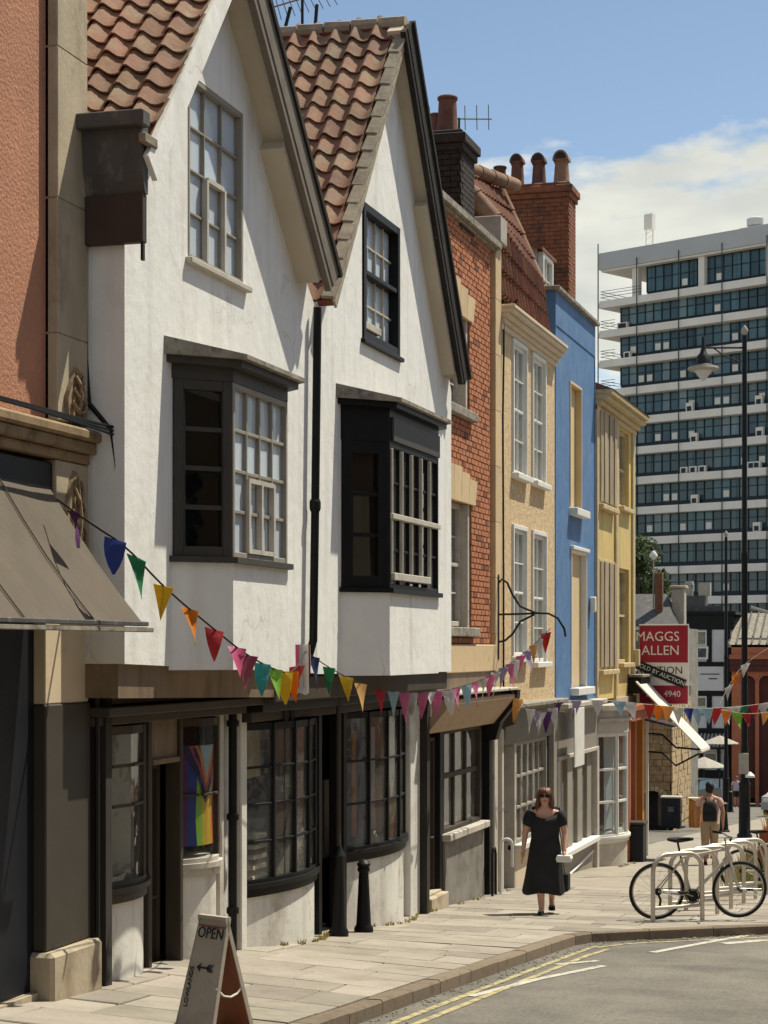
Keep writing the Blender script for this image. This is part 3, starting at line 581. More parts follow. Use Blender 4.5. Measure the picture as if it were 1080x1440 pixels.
# progress flag
FX = -.43
fl = root('rainbow_flag', 'rainbow flag with a dark chevron hanging in the shop window beside the door', 'flag', (-.46, 17.0, .05))
st = ['purple', 'blue', 'green', 'lime', 'yellow', 'orange', 'red']
BP = bow(16.56, 17.36, -.52, .17, 4)
def bowx(y):
    for (xa, ya), (xb, yb) in zip(BP[:-1], BP[1:]):
        if ya <= y <= yb: return xa+(xb-xa)*(y-ya)/(yb-ya)
    return -.52
for k, nm in enumerate(('purple', 'blue', 'lime', 'yellow', 'yellow', 'orange', 'red')):
    ya, yb = 16.58+.083*k, 16.58+.083*(k+1); vs = []; 
    for q in range(9):
        z = 1.03-.92*q/8
        for y in (ya, yb): vs.append((bowx(y)-.022-.006*math.sin(q*1.1+y*20), y+.012*math.sin(q*.8)*(q/8), z))
    vs += [(x-.004, y, z) for x, y, z in vs]
    MB().add(vs, [[2*q, 2*q+1, 2*q+3, 2*q+2] for q in range(8)] + [[18+2*q+2, 18+2*q+3, 18+2*q+1, 18+2*q] for q in range(8)]).build('stripe', M['flag_'+nm], fl, smooth='all', recalc=False)
for k, (nm, w_, zt) in enumerate((('navy', .27, .50), ('rose', .21, .58), ('orange', .15, .66), ('pale_blue', .10, .74))):
    vs = []
    for q in range(7):
        y0_, y1_, z = 16.87-w_*(1-q/6), 16.87+w_*(1-q/6), 1.03-(1.03-zt)*q/6
        for t in range(5): y = y0_+(y1_-y0_)*t/4; vs.append((bowx(y)-.012+.003*k, y, z))
    fs = [[q*5+t, q*5+t+1, q*5+t+6, q*5+t+5] for q in range(6) for t in range(4)]
    MB().add(vs + [(x-.003, y, z) for x, y, z in vs], fs + [[35+a for a in f][::-1] for f in fs]).build('chevron', M['flag_'+nm], fl, recalc=False)
pipe(h1, [(-.42, 17.68, 1.37), (-.42, 17.68, g2(-.42, 17.68))], .042, 'black_paint', rings=(1.2, .3, -.6))

# ================================================================== second white gabled house
h2 = root('gabled_house', 'white rendered gabled house with a black oriel window, beside the red brick house', 'house', (-0.4, 21.8, g(21.8)), 'white gabled houses')
A2, E2L, E2R = (21.80, 9.16), (18.98, 5.50), (24.54, 5.48)
MB(W0).holed([(18.985, 1.66), (24.62, 1.62), (24.62, 5.25), (21.80, 8.98), (18.985, 5.42)], [(20.60, 22.12, 5.30, 6.86), (20.15, 22.5, 2.62, 4.25)], 0, -.28).build('wall', M['white_render'], h2)
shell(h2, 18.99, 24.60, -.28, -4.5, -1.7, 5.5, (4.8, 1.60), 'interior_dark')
MB().box(-4.5, -.282, 24.45, 24.62, 1.6, 5.4).build('side_wall', M['white_render'], h2)
rf = MB(); slope_board(rf, E2L, A2, -4.6, .16, .04, .12); slope_board(rf, A2, E2R, -4.6, .20, .0, .10); r2 = rf.build('roof', M['clay_dark'], h2)
al = math.atan2(A2[1]-E2L[1], A2[0]-E2L[0]); ln = math.hypot(A2[1]-E2L[1], A2[0]-E2L[0])
for j in range(int(ln/.29)+1):
    for i in range(10):
        s_ = .29*j - .03; x = .03 - .25*(i+1)
        inst('tile', TILE, r2, (x + RND.uniform(-.008, .008), E2L[0]+s_*math.cos(al), E2L[1]+s_*math.sin(al)), (al - .05 + RND.uniform(-.02, .02), RND.uniform(-.02, .02), RND.uniform(-.025, .025)), (1, 1.18, 1))
VT = MB().box(0.03, .17, 0, .31, -.005, .035, .008).mesh('verge_tile', M['verge'])
for j in range(int(ln/.29)+1):
    s_ = .29*j - .01
    inst('verge_tile', VT, r2, (.02, E2L[0]+s_*math.cos(al), E2L[1]+s_*math.sin(al)), (al - .03 + RND.uniform(-.02, .02), .12, RND.uniform(-.02, .02)))
rt = MB()
for k in range(14):
    x = .17 - .33*k; rt.tube([(x, A2[0], A2[1]-.005), (x-.31, A2[0], A2[1]-.005+RND.uniform(-.01, .01))], [.085, .095], 8)
rt.build('ridge', M['verge'], h2, smooth=True)
b = MB(); slope_board(b, (E2L[0]+.02, E2L[1]-.02), A2, .16, .185, .03, .12); b.build('bargeboard', M['verge'], h2)['label'] = 'pale mortared verge on the up-street slope'
b = MB(); slope_board(b, A2, (E2R[0]+.03, E2R[1]-.04), .20, .245, .015, .225); b.build('bargeboard', M['barge_dark'], h2)['label'] = 'black bargeboard'
b = MB(); slope_board(b, A2, (E2R[0]+.06, E2R[1]-.08), .16, .275, -.045, .012); b.build('roof_edge', M['barge_dark'], h2)
b = MB(); slope_board(b, A2, (E2R[0]+.0, E2R[1]-.0), .17, .235, .227, .31); b.build('barge_moulding', M['barge_dark'], h2)
b = MB(); slope_board(b, A2, (E2R[0]-.05, E2R[1]+.05), .0, .167, .105, .25); b.build('soffit', M['soffit_cream'], h2)
b = MB(); slope_board(b, (23.05, A2[1]-(23.05-A2[0])*1.343), (E2R[0]-.12, E2R[1]+.157), .0, .165, .24, .40); b.build('boxed_soffit', M['soffit_cream'], h2)
w2 = window(h2, W0, 20.62, 22.10, 5.34, 6.85, 4, 4, 'black_paint', o=-.10, fw=.09, fd=.12, bw=.024, barm='aged_white', glass='glass_sky_glare')
w2['label'] = 'black framed attic sash with its lower sash part open'
MB(W0).box(20.56, 22.18, -.05, .05, 5.285, 5.335, .008).build('sill', M['black_paint'], h2)
MB(W0).box(20.7, 21.3, -.06, .02, 5.46, 5.54, .006).build('sash_rail', M['aged_white'], w2)
ow2 = oriel(h2, 19.80, 20.24, 22.34, 22.78, 0.42, 1.63, 2.57, 4.14, 4.62, 'black_paint', 'black_paint', (5, 4, True), (1, 3, .13), 'glass')
MB(WALL(.42)).box(20.3, 22.3, .001, .03, 4.16, 4.42, .006).build('oriel_fascia', M['bay_paint'], h2)
MB(WALL(.42)).box(20.30, 21.85, -.03, .04, 2.66, 2.74, .006).build('sash_rail', M['aged_white'], ow2)
MB(WALL(.42)).box(20.26, 22.32, -.03, .035, 3.32, 3.38, .006).build('sash_rail', M['aged_white'], ow2)
for a in (20.29, 20.70, 21.11, 21.52, 21.90): MB(WALL(.42)).box(a-.014, a+.014, -.03, .022, 2.74, 4.08, .004).build('glazing_bar', M['aged_white'], ow2)
sheet(h2, W0, 20.75, 21.6, 5.6, 6.75, -.14, 'blind_white', 'blind', wave=.008)  # pale sheet added to brighten the upper panes like reflected sky
sheet(h2, WALL(.42), 20.5, 21.2, 2.65, 4.0, -.55, 'blind_tan', 'curtain', wave=.05)
sheet(h2, fr((0, 19.80, 0), rad(45)), .12, .5, 3.62, 4.05, -.2, 'brown_wood', 'pelmet', wave=.01)
bm_ = MB(); bm_.box(-.6, -.05, 17.86, 24.60, 1.40, 1.64, .012); bm_.build('jetty_beam', M['dark_wood'], h2)
MB().box(-.6, -.18, 17.87, 24.58, 1.30, 1.398, .008).build('shop_cornice', M['black_paint'], h2)
MB().box(-.6, -.30, 17.88, 24.56, 1.20, 1.298, .006).build('shop_fascia', M['dark_wood'], h2)
zg = -1.75
MB().box(-.6, -.40, 17.87, 18.03, zg, 1.298, .012).build('shop_pilaster', M['white_riser'], h2)
MB().box(-.6, -.47, 18.03, 18.10, zg, 1.198, .008).build('shop_wall', M['white_riser'], h2)
bow_window(h2, 18.12, 20.34, -.48, .24, -.40, 1.18, 5, 4, 'black_paint', 'white_riser', zg, mw=.05, label='left bow window of the bookshop front with black bars')
MB().box(-.6, -.42, 20.36, 20.48, zg, 1.198, .008).build('door_post', M['black_paint'], h2)
MB().box(-.6, -.42, 21.28, 21.40, zg, 1.198, .008).build('door_post', M['black_paint'], h2)
door(h2, WALL(-.75), 20.54, 21.22, -1.30, .72, 0, 'dark_wood', 'black_paint', glazed=.6, cols=2, rows=2, label='dark shop door between the two black bow windows')
MB().box(-.80, -.74, 20.48, 21.28, .80, 1.198).build('transom_panel', M['dark_wood'], h2)
MB().box(-.95, -.42, 20.40, 21.38, zg, -1.27, .01).build('doorstep', M['pale_stone'], h2)
bow_window(h2, 21.42, 23.98, -.48, .24, -.40, 1.18, 5, 3, 'black_paint', 'white_riser', zg, mw=.05, label='right bow window of the bookshop front with black bars')
MB().box(-.6, -.38, 24.0, 24.60, zg, 1.30, .012).build('shop_pilaster', M['white_riser'], h2)
# goods in the windows
for k in range(2): sheet(h2, WALL(-.42), 18.2+.44*k, 18.6+.44*k, .62, 1.1, -.12, 'blind_cream', 'paper_blind', wave=.01)
gb = MB()
for k in range(5): gb.box(-.72, -.42, 18.25+.02*k, 18.75, -.38+.10*k, -.34+.10*k)
gb.build('book_pile', M['cream_paint'], h2); MB().box(-.75, -.72, 18.15, 20.3, -.5, .55).build('window_back_panel', M['interior'], h2)
MB().box(-.70, -.42, 18.95, 19.4, -.38, -.05).build('display_box', M['brown_wood'], h2)
gb = MB()
for k in range(6): gb.box(-.70, -.45, 19.6+.02*(k % 2), 20.0, -.36+.085*k, -.30+.085*k)
gb.build('book_pile', M['aged_white'], h2); MB().box(-.75, -.72, 21.5, 23.9, -.5, .4).build('window_back_panel', M['interior'], h2)
for k, (nm, a, b_) in enumerate((('purple', 22.55, 22.75), ('orange', 22.3, 22.45), ('yellow', 22.45, 22.5), ('blue', 22.75, 22.95), ('rose', 22.95, 23.15), ('white', 23.3, 23.5), ('lilac', 22.62, 22.9))):
    sheet(h2, WALL(-.42), a-.3, b_-.3, -.30, .95 if k < 6 else 1.1, -.10-.02*k, 'flag_'+nm, 'hanging_cloth', wave=.02, n=5)
MB().box(-.7, -.45, 23.55, 23.9, -.38, .3).build('display_box', M['cream_paint'], h2)
pipe(h2, [(.08, 18.78, 5.36), (.08, 18.70, 3.3), (.08, 18.64, 2.0), (-.02, 18.63, 1.64)], .042, 'black_paint', rings=())
MB().lathe([(.05, 0), (.06, .03), (.06, .09), (.05, .12)], (.08, 18.70, 3.3), 10).build('pipe_collar', M['black_paint'], h2)
# ================================================================== red brick house
XB = -.45; WB_ = WALL(XB)
h3 = root('brick_house', 'red brick house with stepped tan stone lintels and a brown shopfront', 'house', (-.6, 27, g(27)))
holes3 = [(25.3, 27.50, 5.26, 6.64), (25.3, 27.62, 2.16, 4.0)]
MB(WALL(XB-.022)).holed([(24.63, 1.98), (28.82, 1.98), (28.82, 7.94), (24.63, 7.94)], holes3, 0, -.25).build('wall', M['mortar'], h3)
bk = MB(); bk2 = MB()
row = 0; z = 2.0
while z < 7.9:
    y = 24.64 + (.11 if row % 2 else 0)
    while y < 28.80:
        y1 = min(y+.205, 28.81); d = RND.uniform(-.004, .004)
        segs = [(y, y1)]
        for (a0, a1, b0, b1) in holes3:
            if z+.04 > b0-.06 and z < b1+.0:
                ns = []
                for (p, q) in segs:
                    if q <= a0 or p >= a1: ns.append((p, q))
                    else:
                        if p < a0: ns.append((p, a0))
                        if q > a1: ns.append((a1, q))
                segs = ns
        for p, q in segs:
            if q-p > .03: (bk if RND.random() < .92 else bk2).box(XB-.03, XB+d, p, q-.016, z, z+.068)
        y += .22
    z += .084; row += 1
stuff(bk.build('brickwork', M['brick'], h3)); stuff(bk2.build('brickwork', M['chimney_brick'], h3))
def keystones(z0, y0, y1):                                  # stepped flat-arch lintel of separate stones
    n = 6
    for k in range(n):
        a0 = y0+(y1-y0)*k/n; a1 = y0+(y1-y0)*(k+1)/n
        hgt = (.50 if k == n//2-1 or k == n//2 else .43) if k < n-1 else .36
        MB(WB_).prism([(a0, z0+RND.uniform(-.004,.004)), (a1-.008, z0), (a1+.04*(k-n/2+1)-.008, z0+hgt), (a0+.04*(k-n/2), z0+hgt)], lambda p: (p[0], -.03, p[1]), lambda p: (p[0], .03, p[1])).build('lintel_stone', M['tan_stone'], h3)
keystones(4.0, 25.2, 27.75); keystones(6.64, 25.2, 27.62)
for (a0, a1, z0, z1) in holes3:
    window(h3, WB_, 25.5, a1-.12, z0+.08, z1, 3, 4, 'aged_white', o=-.20, fw=.07)
    MB(WB_).box(25.2, a1+.14, -.2, .10, z0-.07, z0+.06, .012).build('sill', M['lead_ledge'], h3)
    MB(WB_).box(a1-.12, a1-.01, -.245, -.03, z0+.06, z1-.005).build('window_reveal', M['aged_white'], h3)
MB(WB_).box(24.64, 29.05, -.25, .05, 1.58, 1.978, .012).build('stone_band', M['tan_stone'], h3)
for k in range(8):
    za = 1.3+.85*k; MB(WB_).box(29.03, 29.42, -.25, .035, za, za+.847, .006).build('pilaster_block', M['tan_stone'], h3)
MB(WB_).box(28.82, 29.028, -.25, -.05, 1.98, 7.94).build('recess_wall', M['terracotta_paint'], h3)
c = MB(WB_); c.box(24.63, 29.1, -.3, .12, 7.98, 8.09, .012); c.box(24.63, 29.06, -.3, .06, 7.945, 7.978, .006); c.build('coping', M['lead_ledge'], h3)
MB().box(-.75, -.33, 29.0, 29.45, 8.1, 8.5, .012).build('party_block', M['cement'], h3)
shell(h3, 24.63, 29.42, -.7, -5, -2.0, 7.9, (4.9, 1.58))
# roof over the brick house: pantiles one by one on the street slope, hip roll at the far verge
def street_roof(h, y0, y1, xe, ze, pitch, ln, tiles_y, roll=True, cm='clay_dark', tile=TILE_D):
    cp, sp = math.cos(pitch), math.sin(pitch)
    o = MB(); q = [(xe, ze), (xe-ln*cp, ze+ln*sp), (xe-ln*cp-.08, ze+ln*sp-.06), (xe-.08, ze-.06)]
    o.prism(q, lambda p: (p[0], y0, p[1]), lambda p: (p[0], y1, p[1])); o.prism([(xe-ln*cp, ze+ln*sp), (xe-2*ln*cp-.6, ze-.3), (xe-2*ln*cp-.6, ze-.4), (xe-ln*cp, ze+ln*sp-.1)], lambda p: (p[0], y0, p[1]), lambda p: (p[0], y1, p[1]))
    r_ = o.build('roof', M[cm], h)
    j = 0
    while j*.3 < ln-.05:
        y = tiles_y[0]
        while y < tiles_y[1]:
            t = inst('tile', tile, r_, (xe-.3*j*cp+.01, y, ze+.3*j*sp+.02), (0, 0, 0)); t.rotation_euler = Matrix(((0, -cp, sp), (1, 0, 0), (0, sp, cp))).to_euler()
            y += .25
        j += 1
    return r_
street_roof(h3, 24.7, 29.0, -.82, 7.85, rad(50), 1.95, (27.4, 28.9))
def hip_roll(h, pts, r=.12, seg=.42, m='clay_tile'):
    P = [Vector(p) for p in pts]
    for a, b in zip(P[:-1], P[1:]):
        L_ = (b-a).length; n = max(1, int(L_/seg)); 
        for k in range(n):
            p = a.lerp(b, k/n); q = a.lerp(b, (k+1)/n+.03)
            MB().tube([p, q], [r*.92, r*1.04], 10).build('ridge_tile', M[m], h, smooth=True)
# shopfront of the brick house
zg = -2.1
MB(WB_).box(24.63, 29.05, -.25, .02, 1.25, 1.578).build('shop_head_wall', M['brown_wood'], h3)
f_ = MB(); f_.prism([(XB-.1, 1.30), (XB+.42, 1.24), (XB+.42, 1.19), (XB+.10, .80), (XB-.1, .80)], lambda p: (p[0], 24.70, p[1]), lambda p: (p[0], 28.62, p[1])); f_.build('shop_fascia', M['canopy_tan'], h3)
MB().box(XB-.1, XB+.46, 24.66, 28.7, 1.302, 1.345, .01).build('fascia_cap', M['aged_white'], h3)
e_ = MB(); e_.prism([(XB-.1, 1.30), (XB+.46, 1.30), (XB+.44, 1.12), (XB+.2, .82), (XB+.12, .55), (XB-.1, .55)], lambda p: (p[0], 28.63, p[1]), lambda p: (p[0], 28.86, p[1])); e_.build('fascia_bracket', M['black_paint'], h3)
MB().box(XB-.2, XB+.02, 24.64, 24.86, zg, .80, .01).build('shop_pilaster', M['door_grey'], h3)
door(h3, WALL(XB-.12), 24.95, 25.72, -1.35, .66, 0, 'door_grey', 'dark_wood', glazed=.62, cols=2, rows=2, label='grey shop door with a small notice on its rail')
MB(WALL(XB-.12)).box(25.1, 25.4, .001, .012, -.72, -.58).build('door_notice', M['white_paint'], h3)
MB().box(XB-.3, XB+.12, 24.88, 25.80, zg, -1.38, .01).build('doorstep', M['pale_stone'], h3); MB().box(XB-.3, XB+.02, 24.90, 25.78, -1.378, -1.352, .004).build('threshold', M['pale_stone'], h3)
MB().box(XB-.2, XB-.0, 25.79, 25.95, zg, .80, .01).build('door_post', M['black_paint'], h3)
window(h3, WALL(XB-.02), 25.96, 28.2, -.62, .80, 3, 2, 'dark_wood', o=-.05, fw=.06, glass='shop_glass', bw=.07, rail=False, name='shop_window', rfr=[0, .55, 1])
MB().box(XB-.15, XB+.12, 25.90, 28.3, -.72, -.622, .012).build('sill', M['aged_white'], h3)
MB().box(XB-.15, XB+.03, 25.96, 28.28, zg, -.722, .004).build('stall_riser', M['grey_riser'], h3)
MB().box(XB-.2, XB-.06, 28.2, 28.62, -.62, .80).build('window_return', M['black_paint'], h3)
MB().box(XB-.2, XB+.03, 28.64, 28.84, zg, .548, .01).build('shop_pilaster', M['black_paint'], h3)
MB().box(XB-.2, XB+.05, 28.9, 29.12, zg, .85, .01).build('shop_pilaster', M['aged_white'], h3)
sheet(h3, WALL(XB), 26.05, 26.3, -.55, .75, -.2, 'flag_yellow', 'hanging_banner', wave=.01, n=4); sheet(h3, WALL(XB), 26.32, 26.58, .2, .75, -.22, 'flag_teal', 'hanging_banner', wave=.01, n=4)
MB(WALL(XB)).box(26.12, 26.5, -.13, -.125, .0, .28).build('window_notice', M['white_paint'], h3)
sheet(h3, WALL(XB), 26.75, 27.4, -.55, .75, -.25, 'grey_shop', 'window_screen', wave=.01, n=4); sheet(h3, WALL(XB), 27.5, 28.1, -.55, .75, -.25, 'blind_tan', 'window_screen', wave=.01, n=4)
MB().box(XB-.5, XB-.3, 26.7, 27.4, -.6, .05).build('display_box', M['cream_paint'], h3)
# grab rail outside the brick shop
gr = MB().tube([(XB+.14, 28.35, -1.76), (XB+.14, 28.35, -1.15), (XB+.14, 28.40, -1.06), (XB+.14, 28.52, -1.06), (XB+.14, 28.57, -1.15), (XB+.14, 28.57, -1.76)], .02, 8)
single('hitching_hoop', gr, M['iron'], 'small black iron hoop standing against the grey shop wall', 'hoop', (XB+.14, 28.46, -1.77), smooth=True)
gr = MB().tube([(XB+.12, 29.0, -1.9), (XB+.12, 29.0, -1.05)] + [(XB+.20-.08*math.cos(math.pi*k/8), 29.0+.08*k/8, -1.05+.08*math.sin(math.pi*k/8)) for k in range(1, 9)] + [(XB+.28, 29.09, -1.4)], .022, 8)
single('handrail', gr, M['white_paint'], 'bent white handrail beside the dark blue doorway', 'handrail', (XB+.12, 29.0, -1.9), smooth=True)

# chimney stacks and pots
def stack(nm, lab, x0, x1, y0, y1, z0, z1, m, cap, capm):
    r_ = root(nm, lab, 'chimney', ((x0+x1)/2, (y0+y1)/2, z0), 'chimney stacks')
    MB().box(x0+.012, x1-.012, y0+.012, y1-.012, z0, z1-.3).build('shaft', M['mortar' if m != 'soot_shade_brick' else m], r_)
    b = MB(); z = z0; k = 0
    while z < z1-.33:
        for (ax, p0, p1, fx) in (('x', x0, x1, y0), ('x', x0, x1, y1), ('y', y0, y1, x0), ('y', y0, y1, x1)):
            t = p0 + (.11 if k % 2 else 0)
            if t > p0: 
                if ax == 'x': b.box(p0, t-.012, fx-.004, fx+.004 , z, z+.068)
                else: b.box(fx-.004, fx+.004, p0, t-.012, z, z+.068)
            while t < p1-.03:
                e = min(t+.208, p1)
                if ax == 'x': b.box(t, e, fx-.012, fx+.012, z, z+.068)
                else: b.box(fx-.012, fx+.012, t, e, z, z+.068)
                t += .22
        z += .08; k += 1
    stuff(b.build('brickwork', M[m], r_))
    c = MB(); c.box(x0-.05, x1+.05, y0-.05, y1+.05, z1-.3, z1-.2, .01); c.box(x0-.09, x1+.09, y0-.09, y1+.09, z1-.198, z1-.06, .015); c.box(x0-.03, x1+.03, y0-.03, y1+.03, z1-.058, z1, .02)
    c.build('cap', M[cap], r_); return r_
sA = stack('chimney_stack', 'soot black chimney stack with a single tall pot, above the red brick house', -1.02, -.44, 26.9, 27.7, 7.9, 9.28, 'soot_shade_brick', 'soot_shade_brick', 0)
def pot(x, y, z, h, r, hood, lab, m='chimney_pot'):
    p = root('chimney_pot', lab, 'chimney pot', (x, y, z), 'clay chimney pots')
    b = MB(); b.lathe([(r*1.05, 0), (r*1.12, .04), (r*1.02, .08), (r*.86, h*.9), (r*.97, h*.92), (r*1.0, h*.97), (r*.92, h)], (x, y, z), 16); b.build('body', M[m], p, smooth=True)
    MB().lathe([(r*1.35, -.05), (r*1.3, 0), (r*1.1, .05)], (x, y, z), 14).build('flaunching', M['cement'], p, smooth=True)
    if hood:
        hb = MB(); q_ = [(r*1.0*math.cos(math.pi*k/12), r*1.25*math.sin(math.pi*k/12)) for k in range(13)]
        hb.prism(q_, lambda p: (x+p[0], y-r*1.0, z+h-.01+p[1]), lambda p: (x+p[0], y+r*1.0, z+h-.01+p[1]))
        hb.build('hood', M[m], p, smooth=True)
        MB().prism([(a*.72, b*.70+.02) for a, b in q_], lambda p: (x+p[0], y-r*1.012, z+h-.01+p[1]), lambda p: (x+p[0], y-r*.9, z+h-.01+p[1])).build('hood_mouth_shade', M['soot_shade_brick'], p)  # dark inset on the solid hood, painting the shade of an opening
    return p
pot(-.73, 27.3, 9.28, .58, .15, False, 'single tall dark red pot on the soot black stack')
pot(-.97, 27.55, 9.28, .42, .09, False, 'slim pot half hidden behind the black bargeboard')
sB = stack('chimney_stack', 'broad red brick chimney stack carrying four pots, above the blue house', -2.10, -.86, 37.3, 38.0, 7.6, 10.95, 'chimney_brick', 'chimney_brick', 0)
pot(-2.28, 37.6, 10.9, .50, .135, False, 'plain buff pot, leftmost of the four on the brick stack')
pot(-1.93, 37.6, 10.95, .50, .135, True, 'second of the four pots, dark with a hood')
pot(-1.50, 37.6, 10.95, .48, .14, True, 'third of the four pots, reddish with a hood')
pot(-1.05, 37.6, 10.95, .48, .155, True, 'rightmost of the four pots, orange red with a hood', 'clay_tile')

def aerial(x, y, z, h, lab, n=7, ang=.6):
    a = root('tv_aerial', lab, 'aerial', (x, y, z), 'television aerials')
    MB().tube([(x, y, z), (x, y, z+h)], .018, 6).build('mast', M['iron'], a)
    dx, dy = math.cos(ang), math.sin(ang)
    MB().tube([(x-.5*dx, y-.5*dy, z+h), (x+.5*dx, y+.5*dy, z+h-.03)], .012, 5).build('boom', M['alloy'], a)
    for k in range(n):
        t = -.45+.9*k/(n-1); l_ = .16+.03*k
        MB().tube([(x+t*dx-l_*dy*.4, y+t*dy+l_*dx*.4, z+h-.16), (x+t*dx+l_*dy*.4, y+t*dy-l_*dx*.4, z+h+.16)], .007, 4).build('element', M['alloy'], a)
    return a
aerial(-.98, 29.0, 9.0, 1.02, 'thin television aerial above the clay ridge of the brick house', 6, .2)
aerial(-1.36, 22.6, 8.9, .95, 'large television aerial behind the tiled gable ridge', 9, -.5)
ab = MB(); 
for k in (0, 1): ab.tube([(-1.62+.42*k, 22.6, 9.05), (-1.60+.40*k, 22.6, 9.42), (-1.52+.34*k, 22.62, 9.75)], .022, 6)
ab.tube([(-1.62, 22.6, 9.2), (-1.0, 22.6, 9.3)], .015, 5)
single('aerial_bracket', ab, M['iron'], 'black two-armed aerial bracket behind the tiled gable ridge', 'bracket', (-1.4, 22.6, 9.05), smooth=True)

# ================================================================== cream house
h4 = root('rendered_house', 'cream roughcast house with four white sash windows and a grey shopfront', 'house', (-.6, 31.6, g(31.6)))
w4 = [(30.38, 31.38, 4.72, 6.80), (31.90, 32.92, 4.72, 6.80), (30.38, 31.38, 1.80, 3.85), (31.90, 33.0, 1.70, 3.85)]
MB(WB_).holed([(29.45, .95), (33.84, .95), (33.84, 7.0), (29.45, 7.0)], w4, 0, -.25).build('wall', M['cream_render'], h4)
for k, (a0, a1, z0, z1) in enumerate(w4):
    fm = MB(WB_); fm.box(a0-.05, a0+.02, -.03, .035, z0, z1+.05, .006); fm.box(a1-.02, a1+.05, -.03, .035, z0, z1+.05, .006); fm.box(a0+.02, a1-.02, -.03, .035, z1-.02, z1+.05, .006); fm.build('architrave', M['white_paint'], h4)
    window(h4, WB_, a0+.02, a1-.02, z0, z1-.02, 2, 4, 'white_paint', o=-.05, fw=.06, fd=.04, bw=.022)
    MB(WB_).box(a0-.08, a1+.08, -.1, .12, z0-.10, z0-.005, .012).build('sill', M['white_paint'], h4)
    sheet(h4, WB_, a0+.08, a1-.1, z0+.05, z1-.05, -.16, 'blind_white', 'net_curtain', wave=.03)
c = MB()
for k, (e, za, zb) in enumerate(((.05, 6.86, 6.95), (.11, 6.952, 7.02), (.19, 7.022, 7.10), (.27, 7.102, 7.17), (.30, 7.172, 7.23))): c.box(XB-.3, XB+e*.8, 29.47, 33.86, za, zb, .008)
c.build('cornice', M['cream_paint'], h4)
shell(h4, 29.46, 33.84, -.7, -5, -2.3, 7.0, (4.3, 1.0))
RA = [Vector((-1.72, 29.5, 9.42)), Vector((-1.28, 29.5, 9.30)), Vector((-.86, 29.5, 8.92)), Vector((-.56, 29.5, 8.55)), Vector((-.52, 29.5, 7.4))]
RB = [Vector((-1.70, 33.5, 10.25)), Vector((-1.40, 33.5, 10.02)), Vector((-1.02, 33.5, 9.15)), Vector((-.66, 33.5, 8.28)), Vector((-.54, 33.5, 7.4))]
ru = MB(); NR = 12; vs = []
for i in range(NR+1):
    for a, b in zip(RA, RB): vs.append(a.lerp(b, i/NR))
ru.add(vs + [v+Vector((-.9, 0, -.25)) for v in vs], [[i*5+j, i*5+j+1, (i+1)*5+j+1, (i+1)*5+j] for i in range(NR) for j in range(4)] + [[65+(i+1)*5+j, 65+(i+1)*5+j+1, 65+i*5+j+1, 65+i*5+j] for i in range(NR) for j in range(4)] + [[j, 65+j, 66+j, j+1] for j in range(4)] + [[60+j+1, 125+j+1, 125+j, 60+j] for j in range(4)])
r4 = ru.build('roof', M['clay_dark'], h4)
def ruled(s_, t): 
    k = min(int(t*4), 3); f = t*4-k; a = RA[k].lerp(RA[k+1], f); b = RB[k].lerp(RB[k+1], f); return a.lerp(b, s_)
for i in range(16):
    for j in range(6):
        s_ = (i+.1)/16; t = .76-.125*j
        if t < .05: continue
        p0 = ruled(s_, t); ey = (ruled(s_, t-.08)-p0).normalized(); ex = (ruled(min(s_+.05, 1), t)-ruled(max(s_-.05, 0), t)).normalized(); ez = ex.cross(ey).normalized(); ex = ey.cross(ez).normalized()
        o = inst('tile', TILE_D, r4, p0+ez*.02); o.rotation_euler = Matrix((ex, ey, ez)).transposed().to_euler()
for i in range(16):
    for j in range(3):
        s_ = (i+.1)/16; p0 = RA[3].lerp(RB[3], s_).lerp(RA[4].lerp(RB[4], s_), .98-.32*j); o = inst('tile', TILE_D, r4, p0+Vector((.03, 0, 0))); o.rotation_euler = Matrix(((0, -.09, .996), (1, 0, 0), (0, .996, .09))).to_euler()
hip_roll(h4, RA[:4], .15, .5); hip_roll(h4, RB[:4], .115, .4)
hip_roll(h4, [(-1.05, 33.4, 10.0), (-1.45, 31.4, 9.85), (-1.60, 30.0, 9.55)], .12, .5)
MB().box(-1.0, -.62, 29.5, 29.72, 7.28, 7.85, .02).build('roof_upstand', M['cement'], h4)
hip_roll(h4, [(-1.05, 29.75, 8.35), (-.62, 29.9, 7.55)], .09)
MB().tube([(XB+.03, 29.62, 7.3), (XB+.03, 29.62, 6.5), (XB+.03, 29.55, 5.5), (XB+.03, 29.6, 3), (XB+.03, 29.6, 1.0)], .016, 6).build('cable', M['iron'], h4, smooth=True)
MB().tube([(XB+.2, 29.7, 7.25), (XB+.25, 29.56, 7.3), (XB+.06, 29.56, 7.05)], .02, 6).build('cable', M['iron'], h4, smooth=True)
# shopfront of the cream house
zg = -2.4
f_ = MB(); f_.prism([(XB-.1, .95), (XB+.10, .95), (XB+.04, .42), (XB-.1, .42)], lambda p: (p[0], 29.6, p[1]), lambda p: (p[0], 33.6, p[1])); f_.build('shop_fascia', M['dark_frame'], h4)
c = MB(); c.box(XB-.1, XB+.28, 29.5, 33.7, .992, 1.06, .012); c.box(XB-.1, XB+.2, 29.55, 33.65, .952, .99, .008); c.build('fascia_cornice', M['lead_ledge'], h4)
MB().prism([(XB, 1.0), (XB+.25, .96), (XB+.22, .75), (XB, .68)], lambda p: (p[0], 29.5, p[1]), lambda p: (p[0], 29.6, p[1])).build('fascia_bracket', M['dark_wood'], h4)
MB().box(XB-.15, XB+.04, 29.45, 29.6, zg, .68, .01).build('shop_pilaster', M['aged_white'], h4)
MB().box(XB-.4, XB-.3, 29.6, 30.45, zg, .42).build('door', M['navy_paint'], h4)['label'] = 'dark blue plank door of the cream house'
